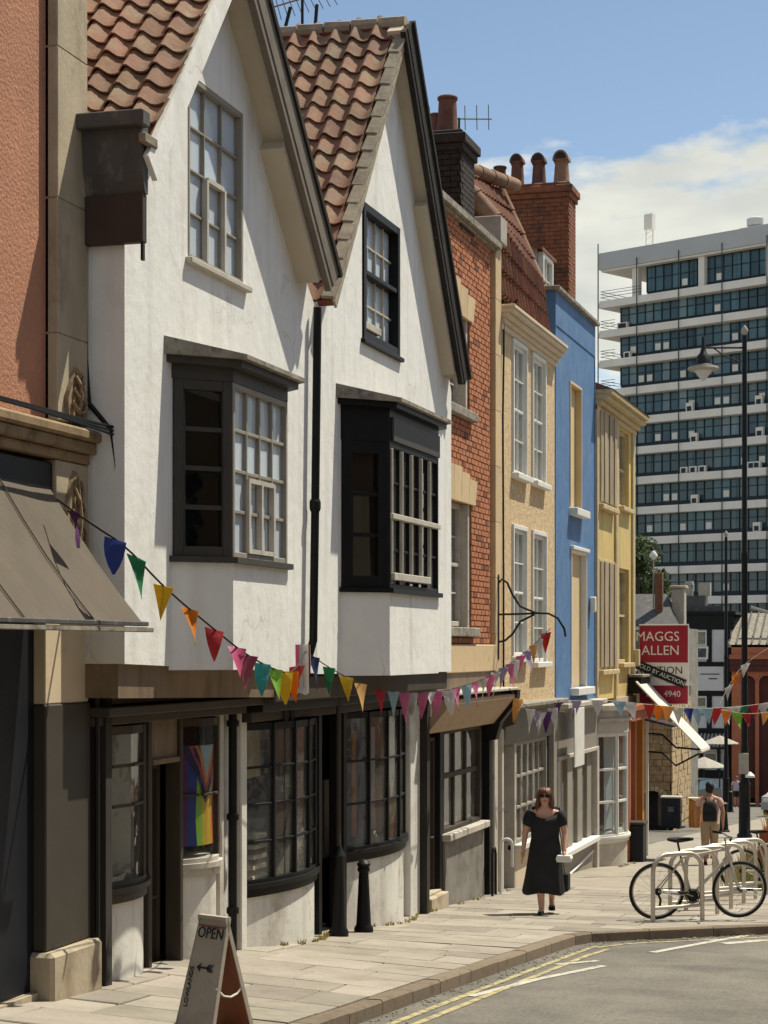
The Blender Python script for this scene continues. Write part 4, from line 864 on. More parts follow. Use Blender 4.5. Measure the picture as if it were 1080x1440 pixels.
MB().box(XB-.15, XB+.02, 30.45, 30.57, zg, .42, .008).build('door_post', M['aged_white'], h4)
window(h4, WALL(XB), 30.57, 33.05, -1.20, .42, 5, 3, 'grey_shop', o=-.05, fw=.06, glass='shop_glass', bw=.045, rail=False, name='shop_window')
MB().box(XB-.1, XB+.14, 30.45, 33.1, -1.30, -1.202, .012).build('sill', M['white_paint'], h4)
MB().box(XB-.15, XB+.02, 30.57, 33.1, zg, -1.302, .004).build('stall_riser', M['cream_paint'], h4)
MB().box(XB-.15, XB-.03, 33.07, 33.45, zg, .42).build('side_panel', M['navy_paint'], h4)
MB().box(XB-.15, XB+.06, 33.47, 33.75, zg, .95, .01).build('shop_pilaster', M['grey_shop'], h4)
sheet(h4, WALL(XB), 30.7, 31.5, -1.1, -.3, -.25, 'grey_shop', 'window_screen', wave=.02)

# ================================================================== blue house
h5 = root('painted_house', 'tall blue painted house with blind cream windows under a plain parapet', 'house', (-.6, 35.9, g(35.9)))
w5 = [(35.25, 36.42, 4.50, 6.82), (35.36, 36.95, 1.20, 3.74)]
MB(WB_).holed([(33.86, .95), (37.88, .95), (37.88, 8.22), (33.86, 8.22)], w5, 0, -.25).build('wall', M['blue_paint'], h5)
MB(WB_).holed([(33.86, .951), (37.88, .951), (37.88, 8.22), (33.86, 8.22)], [(33.90, 37.84, 1.0, 7.62)], -.001, .014).build('raised_border', M['blue_paint'], h5)
MB().box(-4, XB-.252, 33.86, 34.05, 6.9, 8.2).build('flank_wall', M['blue_shaded'], h5)
c = MB(); c.box(XB-.35, XB+.10, 33.80, 37.94, 8.222, 8.30, .012); c.box(-3.5, XB-.352, 33.80, 34.1, 8.222, 8.30, .012); c.build('coping', M['lead_ledge'], h5)
for k, (a0, a1, z0, z1) in enumerate(w5):
    MB(WB_).box(a0, a1, -.14, -.10, z0, z1).build('blind_window', M['blind_cream'], h5)
    fm = MB(WB_); q = 'blind_cream' if k == 0 else 'white_paint'
    fm.box(a0, a0+.05, -.10, .02, z0, z1, .006); fm.box(a1-.05, a1, -.10, .02, z0, z1, .006); fm.box(a0+.05, a1-.05, -.10, .02, z1-.05, z1, .006); fm.build('architrave', M[q], h5)
    MB(WB_).box(a0-.05, a1+.10, -.14, .16, z0-.14, z0-.003, .012).build('sill', M['white_paint'], h5)
    if k: MB(WB_).box(a0-.06, a1+.06, .0, .07, z1+.002, z1+.07, .01).build('window_head', M['white_paint'], h5)
MB(WB_).box(37.25, 37.42, .01, .12, 2.62, 2.92, .02).build('alarm_box', M['white_paint'], h5)
shell(h5, 33.87, 37.88, -.7, -5, -2.7, 8.1, (4.1, 1.0))
street_roof(h5, 34.1, 37.3, -1.3, 7.6, rad(50), 2.2, (34.2, 34.6))
MB().box(-3.2, -.9, 34.05, 37.88, 7.5, 7.59).build('roof_gutter', M['lead'], h5)
dm = MB(); dm.prism([(-1.9, 8.2), (-.98, 8.2), (-.98, 9.22), (-1.9, 9.62)], lambda p: (p[0], 34.9, p[1]), lambda p: (p[0], 36.0, p[1])); dm.build('dormer', M['cement'], h5)
dr = MB(); dr.prism([(-2.0, 9.70), (-.86, 9.20), (-.86, 9.14), (-2.0, 9.63)], lambda p: (p[0], 34.8, p[1]), lambda p: (p[0], 36.1, p[1])); dr.build('dormer_roof', M['clay_dark'], h5)
window(h5, WALL(-.98), 34.98, 35.92, 8.25, 9.15, 2, 2, 'white_paint', o=.03, fw=.09, rail=False, name='dormer_window')
zg = -2.7
f_ = MB(); f_.box(XB-.1, XB+.06, 33.80, 37.85, .02, .80, .008); f_.build('shop_fascia', M['grey_shop'], h5)
c = MB(); c.box(XB-.1, XB+.26, 33.78, 37.86, .862, .95, .012); c.box(XB-.1, XB+.16, 33.80, 37.84, .802, .86, .008); c.box(XB-.1, XB+.10, 33.80, 37.84, -.05, .018, .006); c.build('fascia_cornice', M['aged_white'], h5)
MB().box(XB-.15, XB+.08, 33.78, 33.98, zg, -.052, .01).build('shop_pilaster', M['aged_white'], h5)
for k in range(7):
    a = 34.05+.5*k; MB(WB_).box(a, a+.49, -.12, -.06 if k % 2 else .0, -1.70, -.052, .006).build('window_board', M['dark_frame' if k % 2 else 'grey_shop'], h5)
MB().box(XB-.1, XB+.16, 34.0, 37.6, -1.80, -1.702, .012).build('sill', M['white_paint'], h5)
r_ = MB(); r_.box(XB-.15, XB+.02, 34.0, 37.6, zg, -1.802); r_.build('stall_riser', M['grey_shop'], h5)
rm = MB(); rm.tube([(XB+.03, 34.1, -2.25), (XB+.03, 37.5, -2.0)], .03, 6); rm.box(XB, XB+.09, 34.0, 37.6, -2.48, -2.36, .01); rm.build('riser_moulding', M['white_paint'], h5)
MB().box(XB-.15, XB+.10, 37.62, 37.85, zg, -.052, .01).build('shop_pilaster', M['aged_white'], h5)
single('poster_board', MB().box(XB+.30, XB+.32, 34.05, 35.0, -.18, .86, .006), M['white_paint'], 'blank white board hanging in front of the grey fascia below the blue house', 'board', (XB+.31, 34.5, -.18))

# ================================================================== yellow house
h6 = root('painted_house', 'yellow painted house with weathered boarded windows and a white bow shopfront', 'house', (-.6, 40.4, g(40.4)))
w6 = [(40.85, 42.15, 4.92, 6.55), (40.85, 42.15, 1.62, 3.62)]
MB(WB_).holed([(37.90, .9), (42.75, .9), (42.75, 6.7), (37.90, 6.7)], w6, 0, -.25).build('wall', M['yellow_paint'], h6)
for (z0, z1) in ((4.80, 6.68), (1.52, 3.70)):
    MB(WB_).box(38.15, 40.05, .002, .05, z0-.02, z1, .006).build('board_frame', M['yellow_trim'], h6)
    for k in range(6): MB(WB_).box(38.22+.3*k, 38.50+.3*k, .05, .075 + (.025 if k % 2 else 0), z0+.03, z1-.05, .006).build('shutter_board', M['weathered_board'], h6)
    MB(WB_).box(38.1, 40.1, .0, .14, z0-.12, z0-.022, .012).build('sill', M['yellow_trim'], h6)
for (a0, a1, z0, z1) in w6:
    window(h6, WB_, a0+.02, a1-.02, z0, z1, 2, 2, 'yellow_trim', o=-.14, fw=.07, rail=True)
    MB(WB_).box(a0-.1, a1+.1, -.1, .12, z0-.1, z0-.003, .012).build('sill', M['yellow_trim'], h6)
MB(WB_).box(40.20, 40.48, -.02, .05, .95, 6.69, .008).build('pilaster', M['yellow_trim'], h6)
MB(WB_).box(42.45, 42.74, -.02, .05, .95, 6.69, .008).build('pilaster', M['yellow_trim'], h6)
MB(WB_).box(37.91, 38.10, -.02, .05, .95, 6.69, .008).build('pilaster', M['yellow_trim'], h6)
c = MB()
for k, (e, za, zb) in enumerate(((.06, 6.60, 6.70), (.14, 6.702, 6.80), (.26, 6.802, 6.90), (.34, 6.902, 6.99))): c.box(XB-.3, XB+e, 37.91, 42.85, za, zb, .01)
c.build('cornice', M['yellow_trim'], h6)
rf = MB(); rf.prism([(XB+.36, 6.995), (XB-2.2, 8.0), (XB-2.2, 7.9), (XB-.3, 6.995)], lambda p: (p[0], 37.92, p[1]), lambda p: (p[0], 42.9, p[1])); rf.build('roof', M['clay_dark'], h6)
shell(h6, 37.9, 42.75, -.7, -5, -3.0, 7.0, (4.2, .9))
zg = -3.0
bow_window(h6, 37.98, 40.1, XB+.02, .42, -1.78, .25, 4, 3, 'white_paint', 'aged_white', zg, mw=.07, bw=.05, sillm='white_paint', label='white painted bow shop window of the yellow house')
c = MB(); c.plan(bow(37.95, 40.15, XB+.05, .42, 8) + [(XB-.2, 40.15), (XB-.2, 37.95)], .25, .70); c.plan(bow(37.9, 40.25, XB+.14, .46, 8) + [(XB-.2, 40.25), (XB-.2, 37.9)], .702, .80); c.plan(bow(37.93, 40.2, XB+.09, .44, 8) + [(XB-.2, 40.2), (XB-.2, 37.93)], .48, .54)
c.build('bow_fascia', M['aged_white'], h6, smooth=True)
sheet(h6, WALL(XB), 38.3, 39.8, -1.7, .2, .1, 'blind_white', 'blind', wave=.02)
MB().box(XB-.2, XB+.05, 40.2, 42.9, zg, .898).build('shop_wall', M['aged_white'], h6)

# wrought iron bracket on the stone pilaster
br = root('wall_bracket', 'curled black iron bracket on the corner of the brick and cream houses', 'bracket', (XB, 29.2, 2.4))
yb = 29.2
MB().box(XB+.03, XB+.05, yb-.03, yb+.03, 1.75, 3.05).build('wall_plate', M['iron'], br)
for nm, pts in (('arm', [(XB+.04, yb, 2.44), (XB+.5, yb, 2.45), (XB+.62, yb, 2.46), (XB+.82, yb, 2.45), (XB+.96, yb, 2.38), (XB+1.06, yb, 2.22), (XB+1.08, yb, 2.1)]),
                ('upper_stay', [(XB+.04, yb, 2.92), (XB+.10, yb, 2.98), (XB+.18, yb, 2.92), (XB+.26, yb, 2.74), (XB+.38, yb, 2.56), (XB+.6, yb, 2.47)]),
                ('lower_stay', [(XB+.04, yb, 2.02), (XB+.14, yb, 2.04), (XB+.26, yb, 2.14), (XB+.38, yb, 2.33), (XB+.6, yb, 2.44)])):
    MB().tube(pts, .018, 6).build(nm, M['iron'], br, smooth=True)
# ------------------------------------------------------------------ ground
KERB = [(1.5, 2), (1.58, 9), (1.69, 13.72), (1.82, 17.0), (1.90, 19.0), (2.00, 21.2), (2.06, 22.3), (2.18, 22.72), (2.75, 23.45), (4.1, 25.0), (7.2, 28.6), (9.2, 31.5), (9.6, 36), (9.6, 130)]
def kx(y):
    for (a, b), (c_, d_) in zip(KERB[:-1], KERB[1:]):
        if b <= y <= d_: return a+(c_-a)*(y-b)/(d_-b)
    return 1.5
YS = [-60, -20, 2, 9, 13.72, 17, 19, 21.2, 22.3, 22.95, 23.45, 25, 28.6, 31.5, 36, 50, 70, 100, 135, 300, 900, 2500]
m_ = MB(); vs = []; fs = []
XS = [-1500, -60, -6, 6, 20, 80, 1500]
for y in YS:
    for x in XS: vs.append((x, y, g(y)-.125))
n = len(XS)
for i in range(len(YS)-1):
    for j in range(n-1): fs.append([i*n+j, i*n+j+1, (i+1)*n+j+1, (i+1)*n+j])
struct(m_.add(vs, fs).build('road', M['asphalt'], None, recalc=False))
ysl = [2+.5*i for i in range(58)] + [31+3*i for i in range(34)]
pv = MB(); vs = []; fs = []; XI = 9
for y in ysl:
    k = kx(y)-.14
    for j in range(XI):
        x = -1.2+(k+1.2)*j/(XI-1); vs.append((x, y, g2(x, y)-.012 if y < 30.9 else g2(x, y)))
n = XI
for i in range(len(ysl)-1):
    for j in range(n-1): fs.append([i*n+j, i*n+j+1, (i+1)*n+j+1, (i+1)*n+j])
i0 = sum(1 for y in ysl if y < 31)
far_ = MB(); far_.add(vs, [q for q in fs if q[0] >= i0*n]); struct(far_.build('pavement', M['paving_far'], None, recalc=False))
pave = struct(pv.add(vs, [q for q in fs if q[0] < i0*n]).build('pavement', M['joint'], None, recalc=False))
SL = MB().box(-.5, .5, -.5, .5, -.06, 0, .0).mesh('slab', M['slab'])
SLB = MB(); SLB.box(-.5, .5, -.5, .5, -1, 0)
def slab_mesh(w_, l_): return MB().box(-w_/2, w_/2, -l_/2, l_/2, -.05, 0, .008).mesh('slab', M['slab'])
cnt = 0; y = 11.2; row = 0; slabs = {}
tilt = -math.atan(.062)
while y < 30.8 and cnt < 298:
    l_ = [.62, .5, .75, .56][row % 4]
    x0 = -.62; kxe = kx(y+l_/2)-.17; x = x0; first = True
    while x < kxe-.15 and cnt < 298:
        w_ = RND.choice([.6, .75, .9, 1.05]) if not first else RND.choice([.45, .6, .8]); first = False
        last = min(kx(y), kx(y+l_))-.165-(x+w_) < .3
        if last: w_ = (kx(y)+kx(y+l_))/2-.165-x
        xc, yc = x+w_/2, y+l_/2
        key = (round(w_, 2), l_)
        if key not in slabs: slabs[key] = slab_mesh(w_-.018, l_-.018)
        if last:                                            # the stone at the row's end is cut to the line of the kerb
            e0, e1 = kx(y)-.165, kx(y+l_)-.165; q = [(x+.009, y+.009), (e0, y+.009), (e1, y+l_-.009), (x+.009, y+l_-.009)]
            slabs[('end', row)] = MB().plan([(a-xc, b-yc) for a, b in q], -.05, 0).mesh('slab', M['slab']); key = ('end', row)
        cr = (g2(xc+.1, yc)-g2(xc-.1, yc))/.2; sy_ = (g2(xc, yc+.1)-g2(xc, yc-.1))/.2
        inst('slab', slabs[key], pave, (xc, yc, g2(xc, yc)+RND.uniform(-.004, .003)), (math.atan(sy_)+RND.uniform(-.006, .006), -math.atan(cr)+RND.uniform(-.006, .006), RND.uniform(-.004, .004)))
        cnt += 1; x += w_
        if last: break
    y += l_; row += 1
# kerb stones
kb = bpy.data.objects.new('kerb', None); COL.objects.link(kb); struct(kb); ORI['kerb'] = Vector((0, 0, 0))
def kerb_run(P, seg=.92):
    pts = [Vector((a, b)) for a, b in P]; acc = []
    for a, b in zip(pts[:-1], pts[1:]):
        L_ = (b-a).length; n = max(1, round(L_/seg))
        acc += [a.lerp(b, i/n) for i in range(n)]
    acc.append(pts[-1]); return acc
kp = kerb_run(KERB[1:12])
for a, b in zip(kp[:-1], kp[1:]):
    d = (b-a).normalized(); nrm = Vector((d.y, -d.x)); e = d*.006
    q = [a+e, b-e, b-e-nrm*.15, a+e-nrm*.15]; j = RND.uniform(-.006, .004)
    mb = MB(); c_ = .018
    vs = [(p.x, p.y, g(p.y)-.2) for p in q] + [(p.x, p.y, g(p.y)+j-(c_ if i < 2 else 0)) for i, p in enumerate(q)] + [((a+e-nrm*c_).x, (a+e-nrm*c_).y, g(a.y)+j), ((b-e-nrm*c_).x, (b-e-nrm*c_).y, g(b.y)+j)]
    mb.add(vs, [(0, 1, 5, 4), (4, 5, 9, 8), (8, 9, 6, 7), (1, 2, 6, 9, 5), (0, 4, 8, 7, 3), (2, 3, 7, 6), (0, 3, 2, 1)])
    mb.build('kerb_stone', M['kerb'], kb)
# road markings: thin sheets over the asphalt
def marking(name, pts, w_, m, label=None):
    P = [Vector(p) for p in pts]; mb = MB(); vs = []; fs = []
    Q = []
    for a, b in zip(P[:-1], P[1:]):
        n = max(1, int((b-a).length/.8)); Q += [a.lerp(b, i/n) for i in range(n)]
    Q.append(P[-1])
    for i, p in enumerate(Q):
        d = (Q[min(i+1, len(Q)-1)]-Q[max(i-1, 0)]).normalized(); nr = Vector((d.y, -d.x))*w_/2
        for s_ in (1, -1): vs.append((p.x+s_*nr.x, p.y+s_*nr.y, g(p.y)-.119))
    for i in range(len(Q)-1): fs.append([2*i, 2*i+1, 2*i+3, 2*i+2])
    n = len(vs); vs += [(x, y_, z-.004) for x, y_, z in vs]; fs += [[n+i for i in q][::-1] for q in fs]
    return struct(mb.add(vs, fs).build(name, M[m], None))
marking('yellow_line', [(p[0]+.22+.02, p[1]) for p in KERB[1:6]] + [(2.30, 22.25)], .07, 'yellow_line')
marking('yellow_line', [(p[0]+.40+.02, p[1]) for p in KERB[1:5]] + [(2.42, 21.2), (2.50, 22.0)], .07, 'yellow_line')
marking('yellow_line', [(2.34, 22.1), (2.62, 22.8), (3.25, 23.55), (4.4, 24.9)], .06, 'yellow_line')
marking('white_line', [(2.12, 16.9), (2.40, 18.6), (2.77, 20.1)], .09, 'white_line')
marking('white_line', [(2.28, 20.0), (2.62, 20.6)], .08, 'white_line')
marking('white_line', [(3.02, 21.8), (3.5, 23.6), (3.96, 25.2), (5.2, 27.0)], .10, 'white_line')
marking('white_line', [(3.64, 23.3), (4.3, 24.4), (6.0, 26.4)], .14, 'white_line')
gv = MB()
for k in range(420):
    t = RND.random(); y = RND.choice([RND.uniform(13, 22.5), RND.uniform(22.3, 25)]); x = kx(y)+.02+abs(RND.gauss(0, .12)); s_ = RND.uniform(.006, .016)
    gv.lathe([(s_*.5, -s_*.2), (s_, s_*.3), (s_*.4, s_*.8)], (x, y, g(y)-.122), 5)
stuff(gv.build('gravel', M['slab'], None))
tag(bpy.data.objects['gravel'], 'loose grit lying in the gutter along the kerb', 'grit')
def tuft(mb, x, y, z, n, h, sp):
    for k in range(n):
        a = RND.uniform(0, 6.28); l_ = h*RND.uniform(.5, 1.1); dx, dy = math.cos(a)*sp*RND.random(), math.sin(a)*sp*RND.random(); w_ = .006+.004*RND.random()
        bx, by = x+RND.uniform(-sp, sp)*.5, y+RND.uniform(-sp, sp)*.5
        mb.add([(bx-w_, by, z), (bx+w_, by, z), (bx+dx*.6+w_*.6, by+dy*.6, z+l_*.65), (bx+dx*.6-w_*.6, by+dy*.6, z+l_*.65), (bx+dx*1.3, by+dy*1.3, z+l_)], [(0, 1, 2, 3), (3, 2, 4)])
wd = MB()
for (y0, y1, x, n) in ((18.3, 20.6, -.32, 16), (21.8, 24.3, -.30, 14), (24.6, 25.0, -.35, 8), (25.9, 28.3, -.38, 5), (38.0, 40, .0, 8), (29.5, 33, -.38, 5)):
    for k in range(n):
        y = RND.uniform(y0, y1); xx = x+RND.uniform(-.02, .06); 
        if x == -.32 or x == -.30: xx = x - .12 + .24*(1-(2*(y-y0)/(y1-y0)-1)**2) + RND.uniform(0, .05)
        tuft(wd, xx, y, g2(xx, y)-.01, 7, .06, .06)
o = stuff(wd.build('weeds', M['dry_weed'], None, recalc=False)); tag(o, 'thin dry weeds along the foot of the shopfronts', 'weeds')
# ------------------------------------------------------------------ where a sight line from the camera station meets a known plane
_ca, _sa = math.cos(YAW), math.sin(YAW)
def _ray(u, v):
    a, b = (u-540)/2750.0, -(v-912)/2750.0
    return (a*_ca-_sa, a*_sa+_ca, b)
def on_wall(u, v, x):
    d = _ray(u, v); t = (x-CAM_X)/d[0]; return Vector((x, d[1]*t, CAM_Z+d[2]*t))
def on_cross(u, v, y):
    d = _ray(u, v); t = y/d[1]; return Vector((CAM_X+d[0]*t, y, CAM_Z+d[2]*t))
def lroot(name, label, cat, loc, rz=0.0, sc=1.0, group=None):   # a thing built in its own local frame
    o = root(name, label, cat, loc, group); del ORI[o.name]; o.rotation_euler = (0, 0, rz); o.scale = (sc, sc, sc); return o

# ================================================================== bunting
def bunting(name, label, path, flags, size=(.17, .27), strm='iron', sr=.006):
    P = [Vector(p) for p in path]; D = [0]
    # smooth the path
    for _ in range(2):
        Q = [P[0]]
        for a, b in zip(P[:-1], P[1:]): Q += [a.lerp(b, .25), a.lerp(b, .75)]
        Q.append(P[-1]); P = Q
    for a, b in zip(P[:-1], P[1:]): D.append(D[-1]+(b-a).length)
    r_ = root(name, label, 'bunting', P[0], 'bunting strung along the shops')
    MB().tube(P, sr, 5).build('string', M[strm], r_)
    n = len(flags)
    def pu(q): dx, dy = q.x-CAM_X, q.y; return 540+2750*(dx*_ca+dy*_sa)/(-dx*_sa+dy*_ca)
    for k, f in enumerate(flags):
        if f is None: continue
        s_ = D[-1]*(k+.5)/n
        if isinstance(f, tuple):
            uu, f = f; s_ = min((D[j]+(D[j+1]-D[j])*t/10 for j in range(len(P)-1) for t in range(10)), key=lambda d: abs(pu(P[max(j for j in range(len(D)-1) if D[j] <= d)].lerp(P[max(j for j in range(len(D)-1) if D[j] <= d)+1], (d-D[max(j for j in range(len(D)-1) if D[j] <= d)])/(D[max(j for j in range(len(D)-1) if D[j] <= d)+1]-D[max(j for j in range(len(D)-1) if D[j] <= d)])))-uu))
        s_ = min(s_, D[-1]*.999); i = max(j for j in range(len(D)-1) if D[j] <= s_); t = (s_-D[i])/(D[i+1]-D[i])
        c = P[i].lerp(P[i+1], t); d = (P[i+1]-P[i]).normalized(); w_ = size[0]*RND.uniform(.85, 1.1); h_ = size[1]*RND.uniform(.85, 1.15)
        side = d.cross(Vector((0, 0, 1))).normalized(); sw = RND.uniform(-.25, .25); dn = (Vector((0, 0, -1))+side*sw+d*RND.uniform(-.3, .3)).normalized()
        e_ = (d*.55+Vector((.80, -.25, 0))*RND.uniform(.55, 1.0)).normalized(); a, b = c-e_*w_/2, c+e_*w_/2; side = e_.cross(Vector((0, 0, 1))).normalized(); tip = c+dn*h_; cur = RND.uniform(-.09, .09)
        vs = []
        for th in (0, .003):
            o = side*th
            for q in range(5):
                e = q/4.0; l_ = a.lerp(tip, e)+side*cur*math.sin(e*3.0); r2_ = b.lerp(tip, e)-side*cur*.8*math.sin(e*2.6); m2 = l_.lerp(r2_, .5)+side*RND.uniform(.02, .045)*math.sin(e*4+k)*(1-e)
                vs += [l_+o, m2+o, r2_+o]
        fs = []
        for q in range(4):
            for j in range(2):
                v0 = q*3+j; fs += [[v0, v0+1, v0+4, v0+3], [15+v0+3, 15+v0+4, 15+v0+1, 15+v0]]
        MB().add(vs, fs).build('pennant', M['flag_'+f], r_, smooth='all', recalc=False)
    return r_
bunting('bunting', 'rainbow pennants from the grey awning to the black downpipe', [on_wall(u, v, x) for u, v, x in ((80, 702, -.1), (130, 738, .25), (178, 768, .5), (230, 826, .56), (300, 884, .56), (350, 924, .54), (400, 948, .50), (416, 942, .42), (430, 916, .2))],
        [(104, 'purple'), (163, 'blue'), (192, 'green'), (230, 'yellow'), (266, 'orange'), (301, 'red'), (333, 'pink'), (350, 'rose'), (370, 'teal'), (386, 'lime'), (399, 'yellow'), (408, 'orange'), (418, 'red')], (.16, .27), sr=.008)
bunting('bunting', 'bright and pale pink pennants from the downpipe to the curled iron bracket', [on_wall(u, v, x) for u, v, x in ((430, 916, .13), (470, 944, .16), (520, 968, .2), (570, 975, .25), (620, 973, .3), (680, 957, .36), (735, 922, .44), (774, 884, .58))],
        [(441, 'navy'), (463, 'green'), (487, 'yellow'), (507, 'peach'), (535, 'red'), (553, 'pale_blue'), (568, 'bright_pink'), (580, 'white'), (594, 'bright_pink'), (604, 'white'), (615, 'bright_pink'), (630, 'white'), (640, 'bright_pink'), (655, 'pale_blue'), (668, 'bright_pink'), (681, 'white'), (690, 'bright_pink'), (698, 'white'), (708, 'lilac'), (716, 'bright_pink'), (724, 'white'), (733, 'bright_pink'), (741, 'lilac'), (750, 'peach'), (758, 'white'), (768, 'red')], (.145, .31))
kn = root('bunting_knot', 'knotted pink and white bunting cloth tied to the black downpipe', 'bunting', (.16, 18.3, 1.9))
c0 = on_wall(428, 915, .14)
for k, f in enumerate(('bright_pink', 'white', 'red', 'navy', 'pink', 'white')):
    a = k*1.1; sheet(kn, fr((c0.x+.02*math.cos(a), c0.y-.06+.05*math.sin(a), c0.z), .3*k), -.05, .07, -.12-.06*k, .06, .01*k, 'flag_'+f, 'cloth', wave=.02, n=4)
bunting('bunting', 'short string of purple and white pennants in front of the cream house shop', [on_wall(u, v, .1) for u, v in ((716, 968), (740, 995), (760, 1003), (774, 1000), (788, 984))], [None, 'peach', None, 'white', 'lilac', 'white', 'purple', 'white', 'purple'], (.16, .34))
bunting('bunting', 'multicoloured pennants across the street below the auction sign', [on_cross(u, v, y) for u, v, y in ((786, 986, 34), (850, 984, 34.6), (905, 990, 35.2), (985, 998, 36.2), (1080, 990, 37.4), (1130, 975, 38))],
        ['white', 'lilac', None, 'white', None, 'pale_blue', 'white', None, 'red', 'orange', 'peach', 'white', 'blue', 'pale_blue', 'pale_blue', 'red', 'white', 'white', 'green', 'red', 'white', 'white', 'navy', 'red', 'orange'], (.24, .30), 'white_line')
bunting('bunting', 'orange and yellow pennants on the lower string at the right', [on_cross(u, v, y) for u, v, y in ((1014, 998, 35), (1050, 1005, 35.3), (1090, 1000, 35.6), (1140, 985, 36))], ['orange', 'lime', 'red', None, 'peach', 'orange', 'red', 'orange', 'peach'], (.2, .28), 'white_line')
bunting('bunting', 'slack white and orange pennants rising above the far lamp', [on_cross(u, v, y) for u, v, y in ((1012, 990, 38), (1026, 962, 38.3), (1044, 935, 38.6), (1090, 905, 39))], [None, 'white', 'orange', 'white', None, None], (.22, .30), 'white_line')

# ================================================================== yellow house: terracotta shopfront, awning, auction board
MB().box(XB+.05, XB+.30, 40.28, 40.52, -3.0, .62, .012).build('shop_pilaster', M['terracotta_paint'], h6)
c = MB(); c.box(XB+.0, XB+.42, 40.22, 43.0, .62, .74, .012); c.box(XB+.0, XB+.36, 40.25, 42.97, .40, .618, .012); c.build('shop_fascia', M['terracotta_paint'], h6)
MB().box(XB+.05, XB+.26, 41.35, 41.55, -3.0, .398, .012).build('shop_pilaster', M['terracotta_paint'], h6)
MB().box(XB+.05, XB+.22, 42.66, 42.94, -3.0, .398, .012).build('shop_pilaster', M['orange_paint'], h6)
MB().box(XB+.055, XB+.08, 41.6, 42.6, -2.6, .3).build('shop_screen', M['navy_paint'], h6)
MB().box(XB-.2, XB+.28, 42.0, 43.4, .95, 1.30, .012).build('awning_cassette', M['black_paint'], h6)
MB().box(XB-.2, XB+.34, 41.95, 43.45, 1.302, 1.36, .01).build('cassette_cover', M['lead_ledge'], h6)
MB(WB_).box(42.5, 42.72, .05, .16, 1.55, 1.9, .01).build('meter_box', M['yellow_trim'], h6)
ta = root('shop_awning', 'pale steep awning stretched out from the yellow house', 'awning', (XB+.3, 42.6, .9))
q = [(XB+.22, 1.22), (1.16, -.22), (1.155, -.24), (XB+.21, 1.19)]
MB().prism(q, lambda p: (p[0], 41.7, p[1]), lambda p: (p[0], 43.2, p[1])).build('canvas', M['white_cloth'], ta)
MB().box(1.10, 1.17, 41.68, 43.22, -.30, -.235, .01).build('front_rail', M['white_cloth'], ta)
for z0 in (.05, -.35):
    MB().tube([(XB+.3, 43.0, z0), (.15, 43.0, z0-.02), (.45, 43.0, z0-.30), (1.1, 43.0, -.30)], .025, 6).build('folding_arm', M['iron'], ta, smooth=True)
M['sign_red'] = mat('sign_red', (0.30, 0.012, 0.035), .5, var=.06, bump=.02); M['sign_white'] = mat('sign_white', (.72, .70, .67), .5, var=.04, bump=.02); M['sign_black'] = mat('sign_black', (.012, .012, .016), .5, var=.1, bump=.02)
sg = root('auction_board', 'red and white estate agent board with a black diagonal strip', 'sign', (-.1, 43.4, .6))
def ft(x0, y0, t=0): return lambda p: (x0+p[0]*math.cos(t), y0-p[1]+p[0]*math.sin(t), p[2])     # facing up the street
SF = ft(.13, 43.4, -.10)
MB(SF).box(-.56, .56, -.03, 0, .68, 2.46, .004).build('board', M['sign_white'], sg)
MB(SF).box(-.555, .54, .001, .006, 1.61, 2.43).build('red_panel', M['sign_red'], sg); MB(SF).box(-.555, .54, .001, .006, .70, 1.10).build('red_panel', M['sign_red'], sg)
text_mesh('MAGGS', .30, 'lettering', M['sign_white'], sg, lambda p: SF((p[0]+.355, p[1]+.008, p[2]+2.18)), sx=.98, align='RIGHT')
text_mesh('ALLEN', .30, 'lettering', M['sign_white'], sg, lambda p: SF((p[0]+.355, p[1]+.008, p[2]+1.87)), sx=.98, align='RIGHT')
text_mesh('AUCTION', .235, 'lettering', M['sign_black'], sg, lambda p: SF((p[0]+.43, p[1]+.004, p[2]+1.43)), align='RIGHT')
text_mesh('273', .19, 'lettering', M['sign_white'], sg, lambda p: SF((p[0]-.13, p[1]+.009, p[2]+.91)), align='RIGHT'); text_mesh('4940', .19, 'lettering', M['sign_white'], sg, lambda p: SF((p[0]+.38, p[1]+.009, p[2]+.91)), align='RIGHT')
text_mesh('www', .06, 'lettering', M['sign_black'], sg, lambda p: SF((p[0]+.2, p[1]+.004, p[2]+1.17)), align='RIGHT')
th = rad(-22); rot = lambda p: SF((p[0]*math.cos(th)-p[2]*math.sin(th)-.04, p[1], p[0]*math.sin(th)+p[2]*math.cos(th)+1.34))
MB(rot).box(-.62, .56, .014, .022, -.10, .10).build('diagonal_strip', M['sign_black'], sg)
text_mesh('SOLD BY AUCTION', .135, 'lettering', M['sign_white'], sg, lambda p: rot((p[0]-.03, p[1]+.025, p[2])), sx=.98)
MB().box(-.30, -.24, 43.56, 43.62, -3.0, 2.2).build('post', M['white_paint'], sg)
MB().prism([(XB+.1, .40), (.40, .22), (.40, .19), (XB+.1, .36)], lambda p: (p[0], 43.0, p[1]), lambda p: (p[0], 44.0, p[1])).build('canopy', M['navy_paint'], h6)
tb = root('litter_bin', 'dark slatted bin at the foot of the orange shop post', 'bin', (-.05, 40.75, g(40.75)))
MB().box(-.28, .12, 40.4, 40.9, g(40.6)-.02, g(40.6)+.78, .02).build('bin_body', M['navy_paint'], tb); MB().box(-.31, .15, 40.37, 40.93, g(40.6)+.782, g(40.6)+.84, .015).build('bin_lid', M['dark_wood'], tb)

